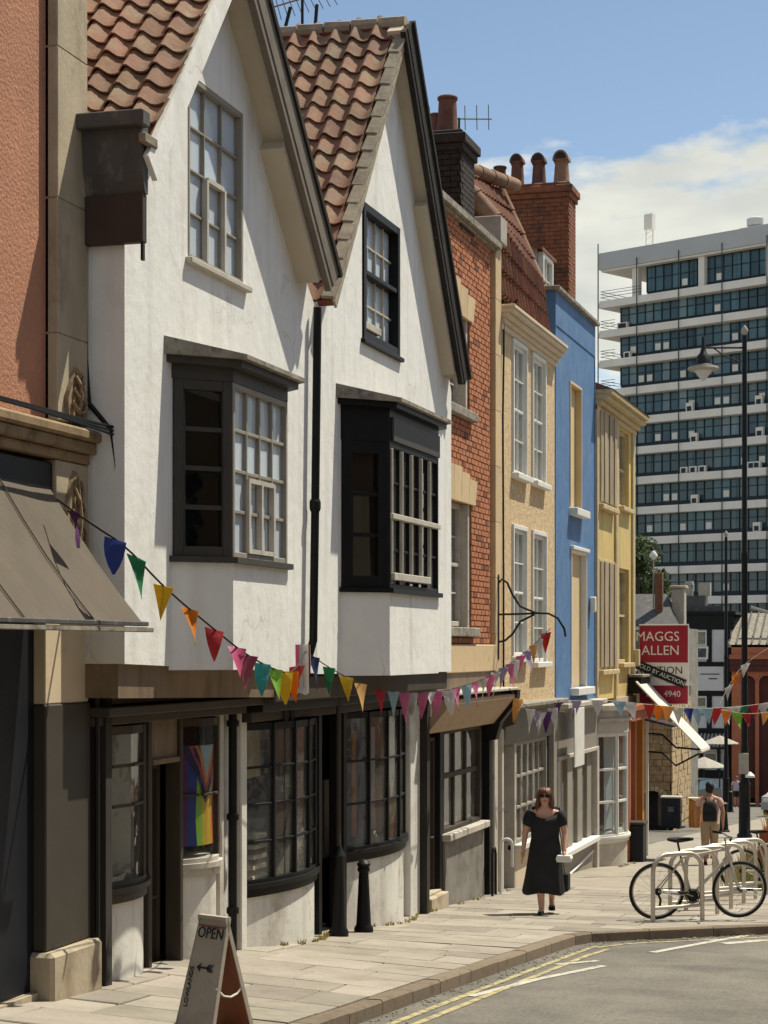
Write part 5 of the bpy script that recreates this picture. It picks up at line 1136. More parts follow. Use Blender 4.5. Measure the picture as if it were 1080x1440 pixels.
# ================================================================== stone gateway building
M['rubble'] = mat('rubble', (.36, .24, .125), .9, var=.3, scale=4, bump=.6, bscale=12, bdist=.04, rnd=.2, col2=(.24, .15, .08), c2pos=(.45, .65), c2scale=5)
M['pale_rubble'] = mat('pale_rubble', (.40, .30, .18), .9, var=.25, scale=5, bump=.6, bscale=12, bdist=.04, rnd=.2)
gw = root('stone_gatehouse', 'brown rubble stone gatehouse with a round arched doorway', 'building', (-4, 66, g(66)))
gz = g(66)
def ftc(x0, y0): return lambda p: (x0+p[0], y0-p[1], p[2])     # local along +X, facing the camera
def arch_poly(a0, a1, z0, zs, n=10):
    c = (a0+a1)/2; r = (a1-a0)/2; return [(a0, z0), (a1, z0)] + [(c+r*math.cos(math.pi*k/n), zs+r*math.sin(math.pi*k/n)*1.0) for k in range(0, n+1)]
def arch_wall(tf, a0, a1, z0, z1, arches, d, parent, name, m):
    # wall split in vertical strips, each opening closed by a round head
    mb = MB(tf); x = a0
    for (b0, b1, zs) in arches:
        mb.box(x, b0, -d, 0, z0, z1); c = (b0+b1)/2; r = (b1-b0)/2; n = 12
        for k in range(n):
            t0, t1 = math.pi*(1-k/n), math.pi*(1-(k+1)/n); p0 = (c+r*math.cos(t0), zs+r*math.sin(t0)); p1 = (c+r*math.cos(t1), zs+r*math.sin(t1))
            mb.prism([p0, p1, (p1[0], z1), (p0[0], z1)], lambda p: (p[0], 0, p[1]), lambda p: (p[0], -d, p[1]))
        x = b1
    mb.box(x, a1, -d, 0, z0, z1); return mb.build(name, m, parent)
GF = ftc(0, 66)
arch_wall(GF, -8, -2.78, gz-.2, .6, [(-3.88, -2.95, gz+.75)], .5, gw, 'wall', M['mortar'])
st_ = MB(GF); row = 0; z = gz
while z < .45:
    x = -5.2+(.2 if row % 2 else 0); hh = RND.choice([.2, .24, .28])
    while x < -2.80:
        w_ = RND.uniform(.25, .5); x1 = min(x+w_, -2.78); cx = (x+x1)/2
        inside = (-3.88 < cx < -2.95 and z < gz+.75) or ((cx+3.415)**2+(z+.1-gz-.75)**2 < .56**2)
        if not inside and x1-x > .06: st_.box(x, x1-.02, -.02, .015+RND.uniform(0, .03), z, z+hh-.02)
        x = x1
    z += hh; row += 1
stuff(st_.build('stonework', M['rubble'], gw))
vo = MB(GF)
for k in range(11):
    t0, t1 = math.pi*k/11+.02, math.pi*(k+1)/11-.02; c, zs = -3.415, gz+.75
    p = [(c+r*math.cos(t), zs+r*math.sin(t)) for r, t in ((.465, t0), (.62, t0), (.62, t1), (.465, t1))]
    MB(GF).prism(p, lambda q: (q[0], -.1, q[1]), lambda q: (q[0], .07, q[1])).build('arch_stone', M['pale_rubble'], gw)
MB().box(-3.3, -2.78, 66.5, 66.55, gz, gz+1.2).build('inner_door', M['brown_wood'], gw)
MB().box(-8, -2.9, 66.55, 72, gz-.2, .5).build('body', M['interior_dark'], gw)
s2 = MB(WALL(-2.76)); z = gz
s2.box(66, 71, -.1, -.02, gz-.2, .6)
while z < .45:
    y = 66.0; hh = RND.choice([.22, .27])
    while y < 71:
        y1 = min(y+RND.uniform(.25, .5), 71); 
        if not (68.2 < (y+y1)/2 < 68.7 and -2.2 < z < .6): s2.box(y, y1-.02, -.02, RND.uniform(.0, .03), z, z+hh-.02)
        y = y1
    z += hh
stuff(s2.build('stonework', M['pale_rubble'], gw))
rf = MB(); rf.prism([(-8.2, .61), (-2.6, .61), (-5.3, 1.7)], lambda p: (p[0], 65.9, p[1]), lambda p: (p[0], 71.2, p[1])); rf.build('roof', M['lead'], gw)
# cabinets in front
c1 = root('utility_cabinet', 'dark green street cabinet beside the stone arch', 'cabinet', (-2.6, 65, g(65)), 'street cabinets')
zb = g(64.8); MB().box(-2.92, -2.30, 64.6, 65.0, zb, zb+1.0, .02).build('body', M['navy_paint'], c1); MB().box(-2.95, -2.27, 64.57, 65.03, zb+1.002, zb+1.06, .015).build('lid', M['aged_white'], c1)
MB().box(-2.7, -2.5, 64.57, 64.598, zb+.55, zb+.72).build('label_plate', M['lead'], c1)
c1 = root('utility_cabinet', 'small tan wooden cabinet just right of the dark green one', 'cabinet', (-2.0, 66.4, g(66.4)), 'street cabinets')
zb = g(66.4); MB().prism([(-2.22, zb), (-1.86, zb), (-1.80, zb+.75), (-2.22, zb+.95)], lambda p: (p[0], 66.2, p[1]), lambda p: (p[0], 66.6, p[1])).build('body', M['orange_paint'], c1); MB().box(-2.25, -1.78, 66.15, 66.65, zb+.96, zb+1.0).build('lid', M['cream_paint'], c1)

# ================================================================== half-timbered pub
M['pub_white'] = mat('pub_white', (.62, .60, .60), .7, var=.05, scale=2, bump=.1)
PY = 118; PFr = ftc(0, PY); pb = root('timbered_pub', 'black and white timbered pub with casements and a long white signboard', 'building', (-9, PY, g(PY)))
MB(PFr).holed([(-13, g(PY)), (-6.33, g(PY)), (-6.33, 3.9), (-13, 3.9)], [(-8.60, -7.72, 1.25, 3.0), (-8.60, -7.72, -2.2, -.95), (-9.0, -8.2, -5.3, -4.3), (-7.9, -7.1, -5.3, -4.3)], 0, -.3).build('wall', M['pub_white'], pb)
MB().box(-13, -6.35, PY+.3, PY+6, g(PY), 3.8).build('body', M['interior_dark'], pb)
for k, (a0, a1, z0, z1) in enumerate(((-13, -6.1, 3.05, 3.95), (-13, -6.3, .85, 1.12), (-13, -6.3, -.92, -.62), (-13, -6.3, -5.85, -5.35), (-13, -6.3, -4.1, -3.7), (-13, -6.3, -3.15, -2.85), (-9.0, -8.62, -.6, 3.05), (-7.72, -7.42, -.6, 3.05), (-6.68, -6.3, g(PY), 3.05), (-9.0, -8.62, -3.7, -.9), (-7.72, -7.42, -3.7, -.9), (-8.15, -7.95, -5.35, -4.1), (-9.2, -9.0, -5.35, -4.1), (-7.1, -6.9, -5.35, -4.1), (-10.6, -10.3, -5.35, 3.05))):
    MB(PFr).box(a0, a1, .0+.004*k, .06+.004*k, z0, z1, .01).build('timber', M['black_paint'], pb)
MB(PFr).box(-11.5, -6.72, .01, .13, -.60, .84, .01).build('signboard', M['pub_white'], pb)
text_mesh('us', .85, 'lettering', M['sign_black'], pb, lambda p: PFr((p[0]-8.55, p[1]+.14, p[2]+.12)), align='RIGHT', shear=.3)
MB(PFr).box(-8.1, -6.95, .131, .14, .36, .42).build('sign_rule', M['sign_black'], pb); MB(PFr).box(-7.6, -7.1, .131, .14, .08, .15).build('sign_rule', M['sign_black'], pb)
for (a0, a1, z0, z1) in ((-8.60, -7.72, 1.25, 3.0), (-8.60, -7.72, -2.2, -.95), (-9.0, -8.2, -5.3, -4.3), (-7.9, -7.1, -5.3, -4.3)):
    w_ = MB(PFr); w_.box(a0, a0+.09, -.1, .05, z0, z1); w_.box(a1-.09, a1, -.1, .05, z0, z1); w_.box(a0+.09, a1-.09, -.1, .05, z0, z0+.09); w_.box(a0+.09, a1-.09, -.1, .05, z1-.09, z1); w_.box(a0+.09, a1-.09, -.1, .03, (z0+z1)/2-.04, (z0+z1)/2+.04)
    w_ = w_.build('window', M['white_paint'], pb); MB(PFr).box(a0+.09, a1-.09, -.12, -.06, z0+.09, z1-.09).build('pane', M['glass'], w_)
    MB(PFr).box(a0, a1, -.29, -.25, z0, z1).build('curtain', M['blind_tan'], pb)
tw = MB(lambda p: PFr((p[0], p[1]+.05+(2.05-p[2])*.28, p[2]))); tw.box(-8.55, -7.62, 0, .05, 1.28, 2.05); tw.build('open_casement', M['white_paint'], pb)
tw = MB(lambda p: PFr((p[0], p[1]+.05+(2.05-p[2])*.28, p[2]))); tw.box(-8.42, -7.75, .052, .07, 1.4, 1.93); tw.build('casement_pane', M['lead'], pb)
cc = MB(PFr); cc.prism([(.0, -3.15), (1.3, -3.85), (1.3, -3.95), (0, -3.25)], lambda p: (-9.4, p[0], p[1]), lambda p: (-6.4, p[0], p[1])); cc.build('canopy', M['lead'], pb)
for k in range(14): MB(PFr).prism([(.0, -3.13), (1.31, -3.83), (1.31, -3.87), (0, -3.17)], lambda p: (-9.4+.22*k, p[0], p[1]), lambda p: (-9.32+.22*k, p[0], p[1])).build('canopy_rib', M['aged_white'], pb)
MB().box(-13.2, -6.0, PY-.2, PY+6, 3.96, 4.15).build('parapet', M['black_paint'], pb)
rb = MB(); rb.box(-10.6, -6.8, PY+.5, PY+3, 4.15, 4.5); rb.box(-9.3, -7.9, PY+.5, PY+2, 4.5, 5.1); rb.build('roof_plant', M['lead'], pb)
MB().lathe([(.25, 0), (.22, .6), (.3, .65), (.25, .9)], (-8.9, PY+1, 5.1), 10).build('roof_vent', M['cement'], pb); MB().box(-8.3, -7.6, PY+.6, PY+1.2, 5.1, 5.9).build('roof_vent', M['cement'], pb)
def parasol(x, y, r, zc, h, lab, m):
    p = root('parasol', lab, 'parasol', (x, y, g(y)), 'white parasols outside the pub')
    n = 8; vs = [(x, y, zc+h)] + [(x+r*math.cos(2*math.pi*k/n+.3), y+r*math.sin(2*math.pi*k/n+.3), zc) for k in range(n)] + [(x, y, zc+h-.05)] + [(x+r*math.cos(2*math.pi*k/n+.3), y+r*math.sin(2*math.pi*k/n+.3), zc-.05) for k in range(n)]
    fs = [[0, 1+k, 1+(k+1) % n] for k in range(n)] + [[n+1, n+2+(k+1) % n, n+2+k] for k in range(n)] + [[1+k, n+2+k, n+2+(k+1) % n, 1+(k+1) % n] for k in range(n)]
    MB().add(vs, fs).build('canopy', M[m], p); MB().tube([(x, y, g(y)), (x, y, zc+h)], .04, 8).build('pole', M['iron'], p)
parasol(*on_cross(990, 1080, 108)[:2], 1.3, on_cross(990, 1078, 108).z, .55, 'larger white parasol beneath the awning tip', 'cement')
parasol(*on_cross(1012, 1040, 112)[:2], 1.1, on_cross(1012, 1045, 112).z, .45, 'second white parasol higher up by the pub corner', 'cement')

# ================================================================== red arcaded building
M['salmon'] = mat('salmon', (.42, .14, .075), .8, var=.12, scale=2, bump=.2); M['maroon'] = mat('maroon', (.085, .026, .02), .7, var=.15, scale=2, bump=.1)
rbk = root('arcaded_hall', 'salmon red arcaded hall with a pale ribbed roof at the right edge', 'building', (0, 118, g(118)))
RF = ftc(0, 117.5); xs = -6.2
arch = [(xs+.55+1.05*k, xs+1.38+1.05*k, -.1) for k in range(9)]
arch_wall(RF, xs, 4, g(118)-.3, 1.3, arch, .5, rbk, 'wall', M['salmon'])
MB().box(xs, 4, 118.3, 124, g(118), 2.0).build('body', M['maroon'], rbk)
for (b0, b1, zs) in arch:
    a_ = MB(RF); c_ = (b0+b1)/2
    a_.tube([(c_+.47*math.cos(math.pi*k/10), .03, zs+.47*math.sin(math.pi*k/10)) for k in range(11)], .05, 6); a_.build('arch_moulding', M['salmon'], rbk)
    MB(RF).box(b0+.02, b1-.02, -.35, -.3, -7, zs+.4).build('arch_window', M['maroon'], rbk)
c = MB(RF); c.box(xs-.1, 4, 0, .3, .95, 1.3); c.box(xs-.1, 4, 0, .18, .55, .95); c.build('cornice', M['maroon'], rbk); MB(RF).box(xs-.1, 4, 0, .4, 1.3, 1.55).build('cornice', M['salmon'], rbk); MB(RF).box(xs, 4, -.4, .2, 1.55, 2.15).build('attic_band', M['salmon'], rbk)
rr = MB(); rr.prism([(117.3, 2.15), (122, 4.1), (122, 3.95), (117.3, 2.0)], lambda p: (xs-.3, p[0], p[1]), lambda p: (4, p[0], p[1])); rr.build('roof', M['lead_ledge'], rbk)
for k in range(22): MB().prism([(117.25, 2.22), (122, 4.2), (122, 4.08), (117.25, 2.12)], lambda p: (xs-.2+.45*k+ (p[0]-117.3)*.0, p[0], p[1]), lambda p: (xs-.12+.45*k, p[0], p[1])).build('roof_rib', M['lead'], rbk)
MB().tube([(xs+1.0, 119, 4.4), (4, 117.4, 1.6)], .1, 6).build('roof_rail', M['cement'], rbk)

# ================================================================== tower block
M['tower_white'] = mat('tower_white', (.84, .78, .71), .8, var=.07, scale=.4, bump=.05)
M['tower_grey'] = mat('tower_grey', (.50, .50, .50), .8, var=.05, scale=.3, bump=.05)
def tower_glass(name, a, b):
    m = mat(name, a, .12, var=.3, scale=.25, bump=0, spec=.6, rnd=.5); return m
M['tower_glass'] = tower_glass('tower_glass', (.055, .105, .118), None); M['tower_glass_pale'] = tower_glass('tower_glass_pale', (.14, .19, .20), None)
M['tower_dark'] = mat('tower_dark', (.014, .026, .032), .4, var=.2, scale=1, bump=0)
TP = Vector((CAM_X + 23.5*_ca - 214*_sa, 23.5*_sa + 214*_ca, 0)); TD = Vector((.885, -.465, 0)).normalized(); TN = Vector((-.465, -.885, 0)).normalized()
def TF(p): q = TP + TD*p[0] + TN*p[1]; return (q.x, q.y, p[2])
twr = root('tower_block', 'tall office tower with white slab edges and dark glazing', 'building', (TP.x+15, TP.y, -13))
L_T = 44; FH = 3.25; top1 = 39.9
MB(TF).box(0, L_T, -16, 0, 43.3, 45.15, .02).build('roof_fascia', M['tower_grey'], twr)
MB(TF).box(.2, L_T, -15.8, -.2, 43.1, 43.298).build('roof_soffit', M['tower_white'], twr)
PAN = {}
def pane_mesh(h, m):
    if (h, m) not in PAN: PAN[h, m] = MB(TF0).box(.03, 1.06, -.03, .03, 0, h).mesh('pane', M[m])
    return PAN[h, m]
def TF0(p): q = TD*p[0] + TN*p[1]; return (q.x, q.y, p[2])
for k in range(15):
    zt = top1 - FH*k
    if zt < -9: break
    MB(TF).box(0, L_T, -15, 0, zt-.80, zt-.22, .01).build('floor_slab', M['tower_white'], twr)
    MB(TF).box(.04, L_T, -.5, -.04, zt-.218, zt, .01).build('slab_upstand', M['tower_white'], twr)
    z0, z1 = zt, (43.1 if k == 0 else zt + FH - .66)
    s0 = 5.6 if k == 0 else 2.1
    MB(TF).box(s0, L_T, -15, -2.0, z0-.2, z1).build('core_wall', M['tower_dark'], twr)
    MB(TF).box(s0, L_T, -1.99, -1.25, z0-.2, z0+.42).build('spandrel', M['tower_dark'], twr)
    mu = MB(TF); s_ = s0; mu.box(s0, L_T, -1.9, -1.17, z0+.42, z0+.5); mu.box(s0, L_T, -1.3, -1.17, z0+.42+(z1-z0-.42)*.52, z0+.5+(z1-z0-.42)*.52); mu.box(s0, L_T, -1.3, -1.17, z1-.08, z1+.1)
    n = int((25-s0)/1.09)
    for i in range(n+18): mu.box(s0+1.09*i-.035, s0+1.09*i+.035, -1.3, -1.14, z0+.4, z1)
    mu.build('mullions', M['tower_dark'], twr)
    for i in range(n):
        if k == 0 and (12.5 < s0+1.09*i < 13.2): continue
        q = TF((s0+1.09*i, -1.28, z0+.45)); r_ = RND.random()
        o = inst('pane', pane_mesh(round(z1-z0-.45, 2), 'tower_glass_pale' if r_ < .16 else 'tower_glass'), twr, q)
        if r_ > .84:
            MB(TF).box(s0+1.09*i+.2, s0+1.09*i+.9, -1.245, -1.235, z0+.6, z0+1.3).build('window_blind', M['tower_white'], twr)
    far = MB(TF); far.box(s0+1.09*n, L_T, -1.31, -1.25, z0+.45, z1); far.build('glazing_band', M['tower_glass'], twr)
    rl = MB(TF)
    for zz in (.4, .75, 1.05): rl.tube([(.15, -14, zt+zz), (.15, -.15, zt+zz), (s0, -.15, zt+zz)], .03, 4)
    rl.build('balcony_rail', M['lead'], twr)
for s_ in (4.0, 12.6, 20.9, 29.5): MB(TF).box(s_, s_+.75, -1.4, -.7, top1, 43.1).build('column', M['tower_white'], twr)
for i in range(9): MB(TF).tube([(5.2+5.45*i, .12, -9), (5.2+5.45*i, .12, 44)], .055, 5).build('facade_cable', M['tower_dark'], twr)
MB(TF).tube([(-.05, .05, -9), (-.05, .05, 46.2)], .07, 5).build('facade_cable', M['lead'], twr)
am = MB(TF); 
for dx in (0, .9): am.tube([(4.2+dx, -3, 45.1), (4.2+dx, -3, 48.6)], .09, 5)
for k in range(6): am.tube([(4.2, -3, 45.3+.6*k), (5.1, -3, 45.7+.6*k)], .05, 4)
am.box(4.1, 5.2, -3.3, -2.7, 47.5, 49.2); am.build('antenna_mast', M['tower_white'], twr)
rp_ = MB(TF); rp_.box(15.5, 21, -9, -4, 45.15, 46.2); rp_.lathe([(.9, 0), (.9, .7), (.5, .9)], (17.5, -4, 46.2), 12); rp_.build('roof_plant', M['tower_grey'], twr)
def tower_s(u): k = (u-540)/2750.0; return (214*k-23.5)/(.7217+.6922*k)
for u, k in ((871, 1), (876, 1), (974, 5), (1067, 5), (960, 6), (973, 6), (986, 6), (1063, 6), (975, 7), (1063, 8), (968, 4), (1066, 4), (880, 2), (1055, 6)):
    s_ = tower_s(u)-.4; z = top1-FH*k
    b = MB(TF); b.box(s_-.45, s_+.45, -1.1, -.7, z-.02, z+1.0 if k not in (1, 6, 2) else z+.75, .03); a_ = b.build('air_conditioner', M['tower_white'], twr)
    MB(TF).box(s_-.28, s_+.28, -.699, -.68, z+.12, z+.62, .1).build('fan_grille', M['tower_dark'], a_)

# ================================================================== slate roof and tree between the yellow house and the pub
sh = root('slate_house', 'low slate roofed house with a pale chimney behind the auction board', 'building', (-5.5, 76, g(76)))
MB().box(-9, -3.6, 76, 80, g(76), 2.7).build('wall', M['grey_riser'], sh); rf = MB(); rf.prism([(76-.3, 2.65), (80.3, 2.65), (78, 4.1)], lambda p: (-9.2, p[0], p[1]), lambda p: (-3.9 if p[1] < 3 else -4.6, p[0], p[1])); rf.build('roof', M['lead'], sh)
MB().box(-4.35, -3.85, 77.6, 78.3, 2.7, 4.3, .03).build('chimney', M['cement'], sh); MB().box(-4.42, -3.78, 77.5, 78.4, 4.3, 4.42, .03).build('chimney_cap', M['pale_stone'], sh)
tb_ = MB(); tb_.box(-4.9, -4.6, 76.8, 77.1, 3.0, 4.9, .02); tb_.build('chimney', M['clay_dark'], sh)
fn = root('finial_lamp', 'pale globe finial on a thin pole above the slate roof', 'lamp', (-4.9, 77, 3.9))
fp = on_cross(919, 805, 77); MB().tube([(fp.x, 77, 3.5), (fp.x, 77, fp.z+.5)], .03, 6).build('pole', M['cement'], fn); MB().lathe([(.05, 0), (.16, .12), (.16, .2), (.04, .36)], (fp.x, 77, fp.z+.5), 10).build('globe', M['white_paint'], fn, smooth=True)
def leaf_tree(lab, x, y, z0, hh, r, n, m, seed, trunk_h):
    rr = random.Random(seed); t = root('tree', lab, 'tree', (x, y, z0), 'trees below the tower')
    tk = MB(); tk.tube([(x, y, z0), (x+.1, y, z0+trunk_h*.5), (x, y, z0+trunk_h+hh*.3)], [.22, .16, .08], 8)
    cl = []
    for k in range(7):
        a = rr.uniform(0, 6.28); b = Vector((x+math.cos(a)*r*.6, y+math.sin(a)*r*.6, z0+trunk_h+hh*rr.uniform(.3, .85))); tk.tube([(x, y, z0+trunk_h*.8), ((x+b.x)/2, (y+b.y)/2, (z0+trunk_h+b.z)/2), b], [.1, .06, .02], 6); cl.append(b)
    for k in range(8): a = rr.uniform(0, 6.28); q = rr.random()**.5*r*.8; cl.append(Vector((x+math.cos(a)*q, y+math.sin(a)*q, z0+trunk_h+hh*rr.uniform(.1, 1))))
    tk.build('trunk', M['dark_wood'], t, smooth=True)
    lf = MB()
    for k in range(n):
        c = rr.choice(cl); d = Vector((rr.gauss(0, 1), rr.gauss(0, 1), rr.gauss(0, .8))).normalized()*r*.42*rr.random()**.4
        p = c+d; s_ = rr.uniform(.07, .14); e1 = Vector((rr.gauss(0, 1), rr.gauss(0, 1), rr.gauss(0, .6))).normalized(); e2 = e1.orthogonal().normalized()
        lf.add([p-e1*s_, p+e2*s_*.5, p+e1*s_, p-e2*s_*.5], [(0, 1, 2, 3)])
    lf.build('crown', M[m], t, recalc=False)
    return t
tp = on_cross(912, 840, 82)
leaf_tree('dark leafy tree between the yellow house and the tower', tp.x-.3, 82, g(82), 5.2, 1.3, 5000, 'leaf', 5, 6.4)
tp = on_cross(893, 800, 86)
leaf_tree('darker tree half hidden behind the yellow house', tp.x-.5, 86, g(86), 4.2, 1.2, 4000, 'leaf', 8, 7.6)

# ================================================================== houses on the other side of the street, mirrored in the windows
opp = [(-14, -3, 9, 'orange_render', 'orange'), (-3, 7, 8.5, 'brick', 'red brick'), (7, 16, 9.5, 'cream_render', 'cream'), (16, 26, 8.5, 'brick', 'long red brick'), (26, 36, 7.5, 'white_render', 'white'), (36, 47, 6.2, 'brick', 'low red brick'), (47, 58, 5.5, 'cream_paint', 'low cream'), (58, 74, 5.0, 'brick', 'lowest red brick')]
for k, (y0, y1, ht, m, lab) in enumerate(opp):
    xo = 15.0
    ho = root('terraced_house', lab + ' terraced house across the road, seen mirrored in the windows', 'house', (xo+2, (y0+y1)/2, g((y0+y1)/2)), 'houses across the road')
    of = lambda p, xo=xo: (xo-p[1], p[0], p[2])
    base = g(y1)-.3; hl = []
    for zz in (0, 3.1, 6.1):
        for q in range(3):
            a = y0+1.2+q*(y1-y0-1.2)/3
            if base+zz+3.2 < ht: hl.append((a, a+1.3, base+zz+1.4, base+zz+3.0))
    MB(of).holed([(y0+.02, base), (y1-.02, base), (y1-.02, ht), (y0+.02, ht)], hl, 0, -.25).build('wall', M[m], ho)
    MB().box(xo+.25, xo+6, y0+.03, y1-.03, base, ht-.1).build('body', M['interior_dark'], ho)
    MB().prism([(xo-.2, ht), (xo+3.2, ht+1.6), (xo+6.2, ht)], lambda p: (p[0], y0+.01, p[1]), lambda p: (p[0], y1-.01, p[1])).build('roof', M['lead'], ho)
    for (a0, a1, z0, z1) in hl:
        w_ = MB(of); w_.box(a0, a0+.08, -.2, -.1, z0, z1); w_.box(a1-.08, a1, -.2, -.1, z0, z1); w_.box(a0, a1, -.2, -.11, (z0+z1)/2-.03, (z0+z1)/2+.03); w_.box(a0+.08, a1-.08, -.2, -.1, z1-.08, z1); w_.box(a0+.08, a1-.08, -.2, -.1, z0, z0+.08)
        w_.build('window', M['white_paint'], ho)
# ================================================================== street lamps
def street_lamp(lab, base, h, arm, sc=1.0, head=True, plate=False):
    l_ = root('street_lamp', lab, 'street lamp', base, 'tall black street lamps'); x, y, z = base
    MB().lathe([(.22, 0), (.22, .08), (.17, .14), (.16, 1.5), (.18, 1.55), (.12, 1.65), (.11, 2.6), (.09, 2.7), (.088, h*.55), (.105, h*.555), (.105, h*.565), (.08, h*.57), (.07, h-.3), (.07, h)], (x, y, z), 12).build('post', M['black_paint'], l_, smooth=True)
    MB().lathe([(.03, 0), (.10, .08), (.10, .18), (.02, .3)], (x, y, z+h), 10).build('finial', M['cement'], l_, smooth=True)
    if head:
        ax, ay = -_ca, -_sa
        MB().tube([(x, y, z+h-.35), (x+ax*arm, y+ay*arm, z+h-.35)], .03, 6).build('arm', M['black_paint'], l_)
        MB().tube([(x+ax*arm*.1, y+ay*arm*.1, z+h-.75), (x+ax*arm*.45, y+ay*arm*.45, z+h-.62), (x+ax*arm*.75, y+ay*arm*.75, z+h-.36)], .02, 6).build('brace', M['black_paint'], l_, smooth=True)
        c = (x+ax*arm, y+ay*arm, z+h-.35)
        MB().lathe([(.05, -.95), (.30, -.62), (.02, -.6)], c, 14).build('bowl', M['blind_white'], l_, smooth=True)
        MB().lathe([(.42, -.62), (.44, -.57), (.22, -.47), (.19, -.25), (.10, -.15), (.06, 0), (.05, .3), (.02, .35)], c, 16).build('lantern_hood', M['iron'], l_, smooth=True)
        MB().lathe([(.40, -.66), (.46, -.61), (.44, -.565), (.36, -.56)], c, 16).build('lantern_rim', M['cement'], l_, smooth=True)
    if plate:
        MB().box(x-.15, x+.13, y-.18, y-.13, z+1.85, z+2.45, .01).build('notice_plate', M['cement'], l_); MB().lathe([(.14, 0), (.14, .06), (.03, .16)], (x+.16, y-.1, z+1.75), 10).build('alarm_dome', M['white_paint'], l_, smooth=True)
    return l_
def gpt(u, v):
    d = _ray(u, v); t = -CAM_Z/(d[2]+.062*d[1]); return (CAM_X+d[0]*t, d[1]*t, -.062*d[1]*t)
b_ = gpt(1047, 1178); dep = -(b_[0]-CAM_X)*_sa + b_[1]*_ca
street_lamp('black lamp post with a hanging lantern, nearest of the two lamps', b_, (1178-472)*dep/2750, 58*dep/2750, plate=True)
b_ = gpt(1021, 1140); dep = -(b_[0]-CAM_X)*_sa + b_[1]*_ca
street_lamp('slimmer far black lamp post in front of the timbered pub', b_, (1140-755)*dep/2750, .3, head=False)
def bollard(lab, x, y, h, r, fat=False, zoff=0):
    b = root('bollard', lab, 'bollard', (x, y, g2(x, y)), 'bollards'); z = g2(x, y)
    MB().lathe([(r*1.7, 0), (r*1.7, .04), (r*1.35, .08), (r*1.3, h*.12), (r*.85, h*.82), (r*1.1, h*.84), (r*1.1, h*.88), (r*.75, h*.9)], (x, y, z), 14).build('shaft', M['black_paint'], b, smooth=True)
    MB().lathe([(r*.75, 0), (r*1.15, h*.03), (r*1.2, h*.06), (r*.8, h*.1), (r*.2, h*.12)], (x, y, z+h*.88), 14).build('cap', M['black_paint'], b, smooth=True)
    return b
p = gpt(512, 1312); bollard('tapered black bollard in front of the right bow window', -.16, 21.2, .82, .065)
sp = root('sign_post', 'slim black post with a thick cast base beside the dark shop door', 'post', (-.20, 20.38, g2(-.20, 20.38))); z = g2(-.20, 20.38)
MB().lathe([(.11, 0), (.11, .05), (.075, .12), (.06, .85), (.075, .88), (.05, .93), (.035, .98)], (-.20, 20.38, z), 14).build('base', M['black_paint'], sp, smooth=True)
MB().tube([(-.20, 20.38, z+.95), (-.20, 20.38, z+2.75)], .03, 8).build('pole', M['grey_paint'], sp, smooth=True)
p = gpt(1018, 1170); bollard('dark bollard just right of the walker with the backpack', p[0], p[1], .95, .11)
p = gpt(1027, 1142); bollard('thin far bollard left of the lamp post foot', p[0], p[1], 1.0, .10)

# ================================================================== A-board
ab = lroot('sandwich_board', 'wooden A-board reading OPEN with an arrow, on the pavement', 'sign', (1.30, 12.72, g2(1.3, 12.72)), rz=rad(-24))
M['board_face'] = mat('board_face', (.40, .345, .285), .75, var=.1, scale=6, bump=.1, col2=(.3, .25, .2), c2pos=(.55, .75), c2scale=7); M['board_side'] = mat('board_side', (.24, .075, .03), .6, var=.2, scale=5, bump=.15, stretch=.3)
M['ink'] = mat('ink', (.03, .028, .027), .8, var=.1, bump=0)
Hb = .82; lean = .22; Wt, Wb = .255, .35
def leaf_panel(sgn, m, nm):
    f0 = lambda p: (p[0], -sgn*lean*(1-p[1]/Hb), p[1]); f1 = lambda p: (p[0], -sgn*(lean*(1-p[1]/Hb)-.022), p[1])
    return MB().prism([(-Wb/2, .0), (Wb/2, .0), (Wt/2, Hb), (-Wt/2, Hb)], f0, f1).build(nm, M[m], ab)
leaf_panel(1, 'board_face', 'front_panel'); rp2_ = leaf_panel(-1, 'board_side', 'rear_panel'); rp2_.scale = (1, 1, .93)
sd = MB()
for s_ in (-1, 1):
    for sg_ in (-1, 1):
        sd.prism([(s_*(Wb/2+.001), 0), (s_*(Wb/2+.010), 0), (s_*(Wt/2+.010), Hb), (s_*(Wt/2+.001), Hb)], lambda p: (p[0], -sg_*(lean*(1-p[1]/Hb)+.004), p[1]), lambda p: (p[0], -sg_*(lean*(1-p[1]/Hb)-.028), p[1]))
sd.build('edge_rail', M['board_face'], ab)
MB().box(-Wt/2-.01, Wt/2+.01, -.024, .024, Hb-.012, Hb+.012).build('hinge_strip', M['board_face'], ab)
face = lambda p: (p[0], -lean*(1-p[2]/Hb)-.004+p[1]*0, p[2])
def onface(p): return (p[0], -lean*(1-p[2]/Hb)-.003-p[1], p[2])
text_mesh('OPEN', .105, 'lettering', M['ink'], ab, lambda p: onface((p[0], p[1]+.003, p[2]+.71)), sx=.92, thick=.004)
arw = MB(onface)
arw.box(-.06, .05, .001, .005, .475, .487); arw.prism([(-.075, .481), (-.035, .51), (-.042, .481), (-.035, .452)], lambda p: (p[0], .001, p[1]), lambda p: (p[0], .005, p[1]))
for q in (0, .018, .036): arw.prism([(.02+q, .481), (.04+q, .506), (.05+q, .506), (.03+q, .481), (.05+q, .456), (.04+q, .456)], lambda p: (p[0], .001, p[1]), lambda p: (p[0], .005, p[1]))
arw.build('arrow', M['ink'], ab)
text_mesh('LOWLANDS', .052, 'lettering', M['ink'], ab, lambda p: onface((-p[2]-.115, p[1]+.003, p[0]+.345)), sx=.95, thick=.004)
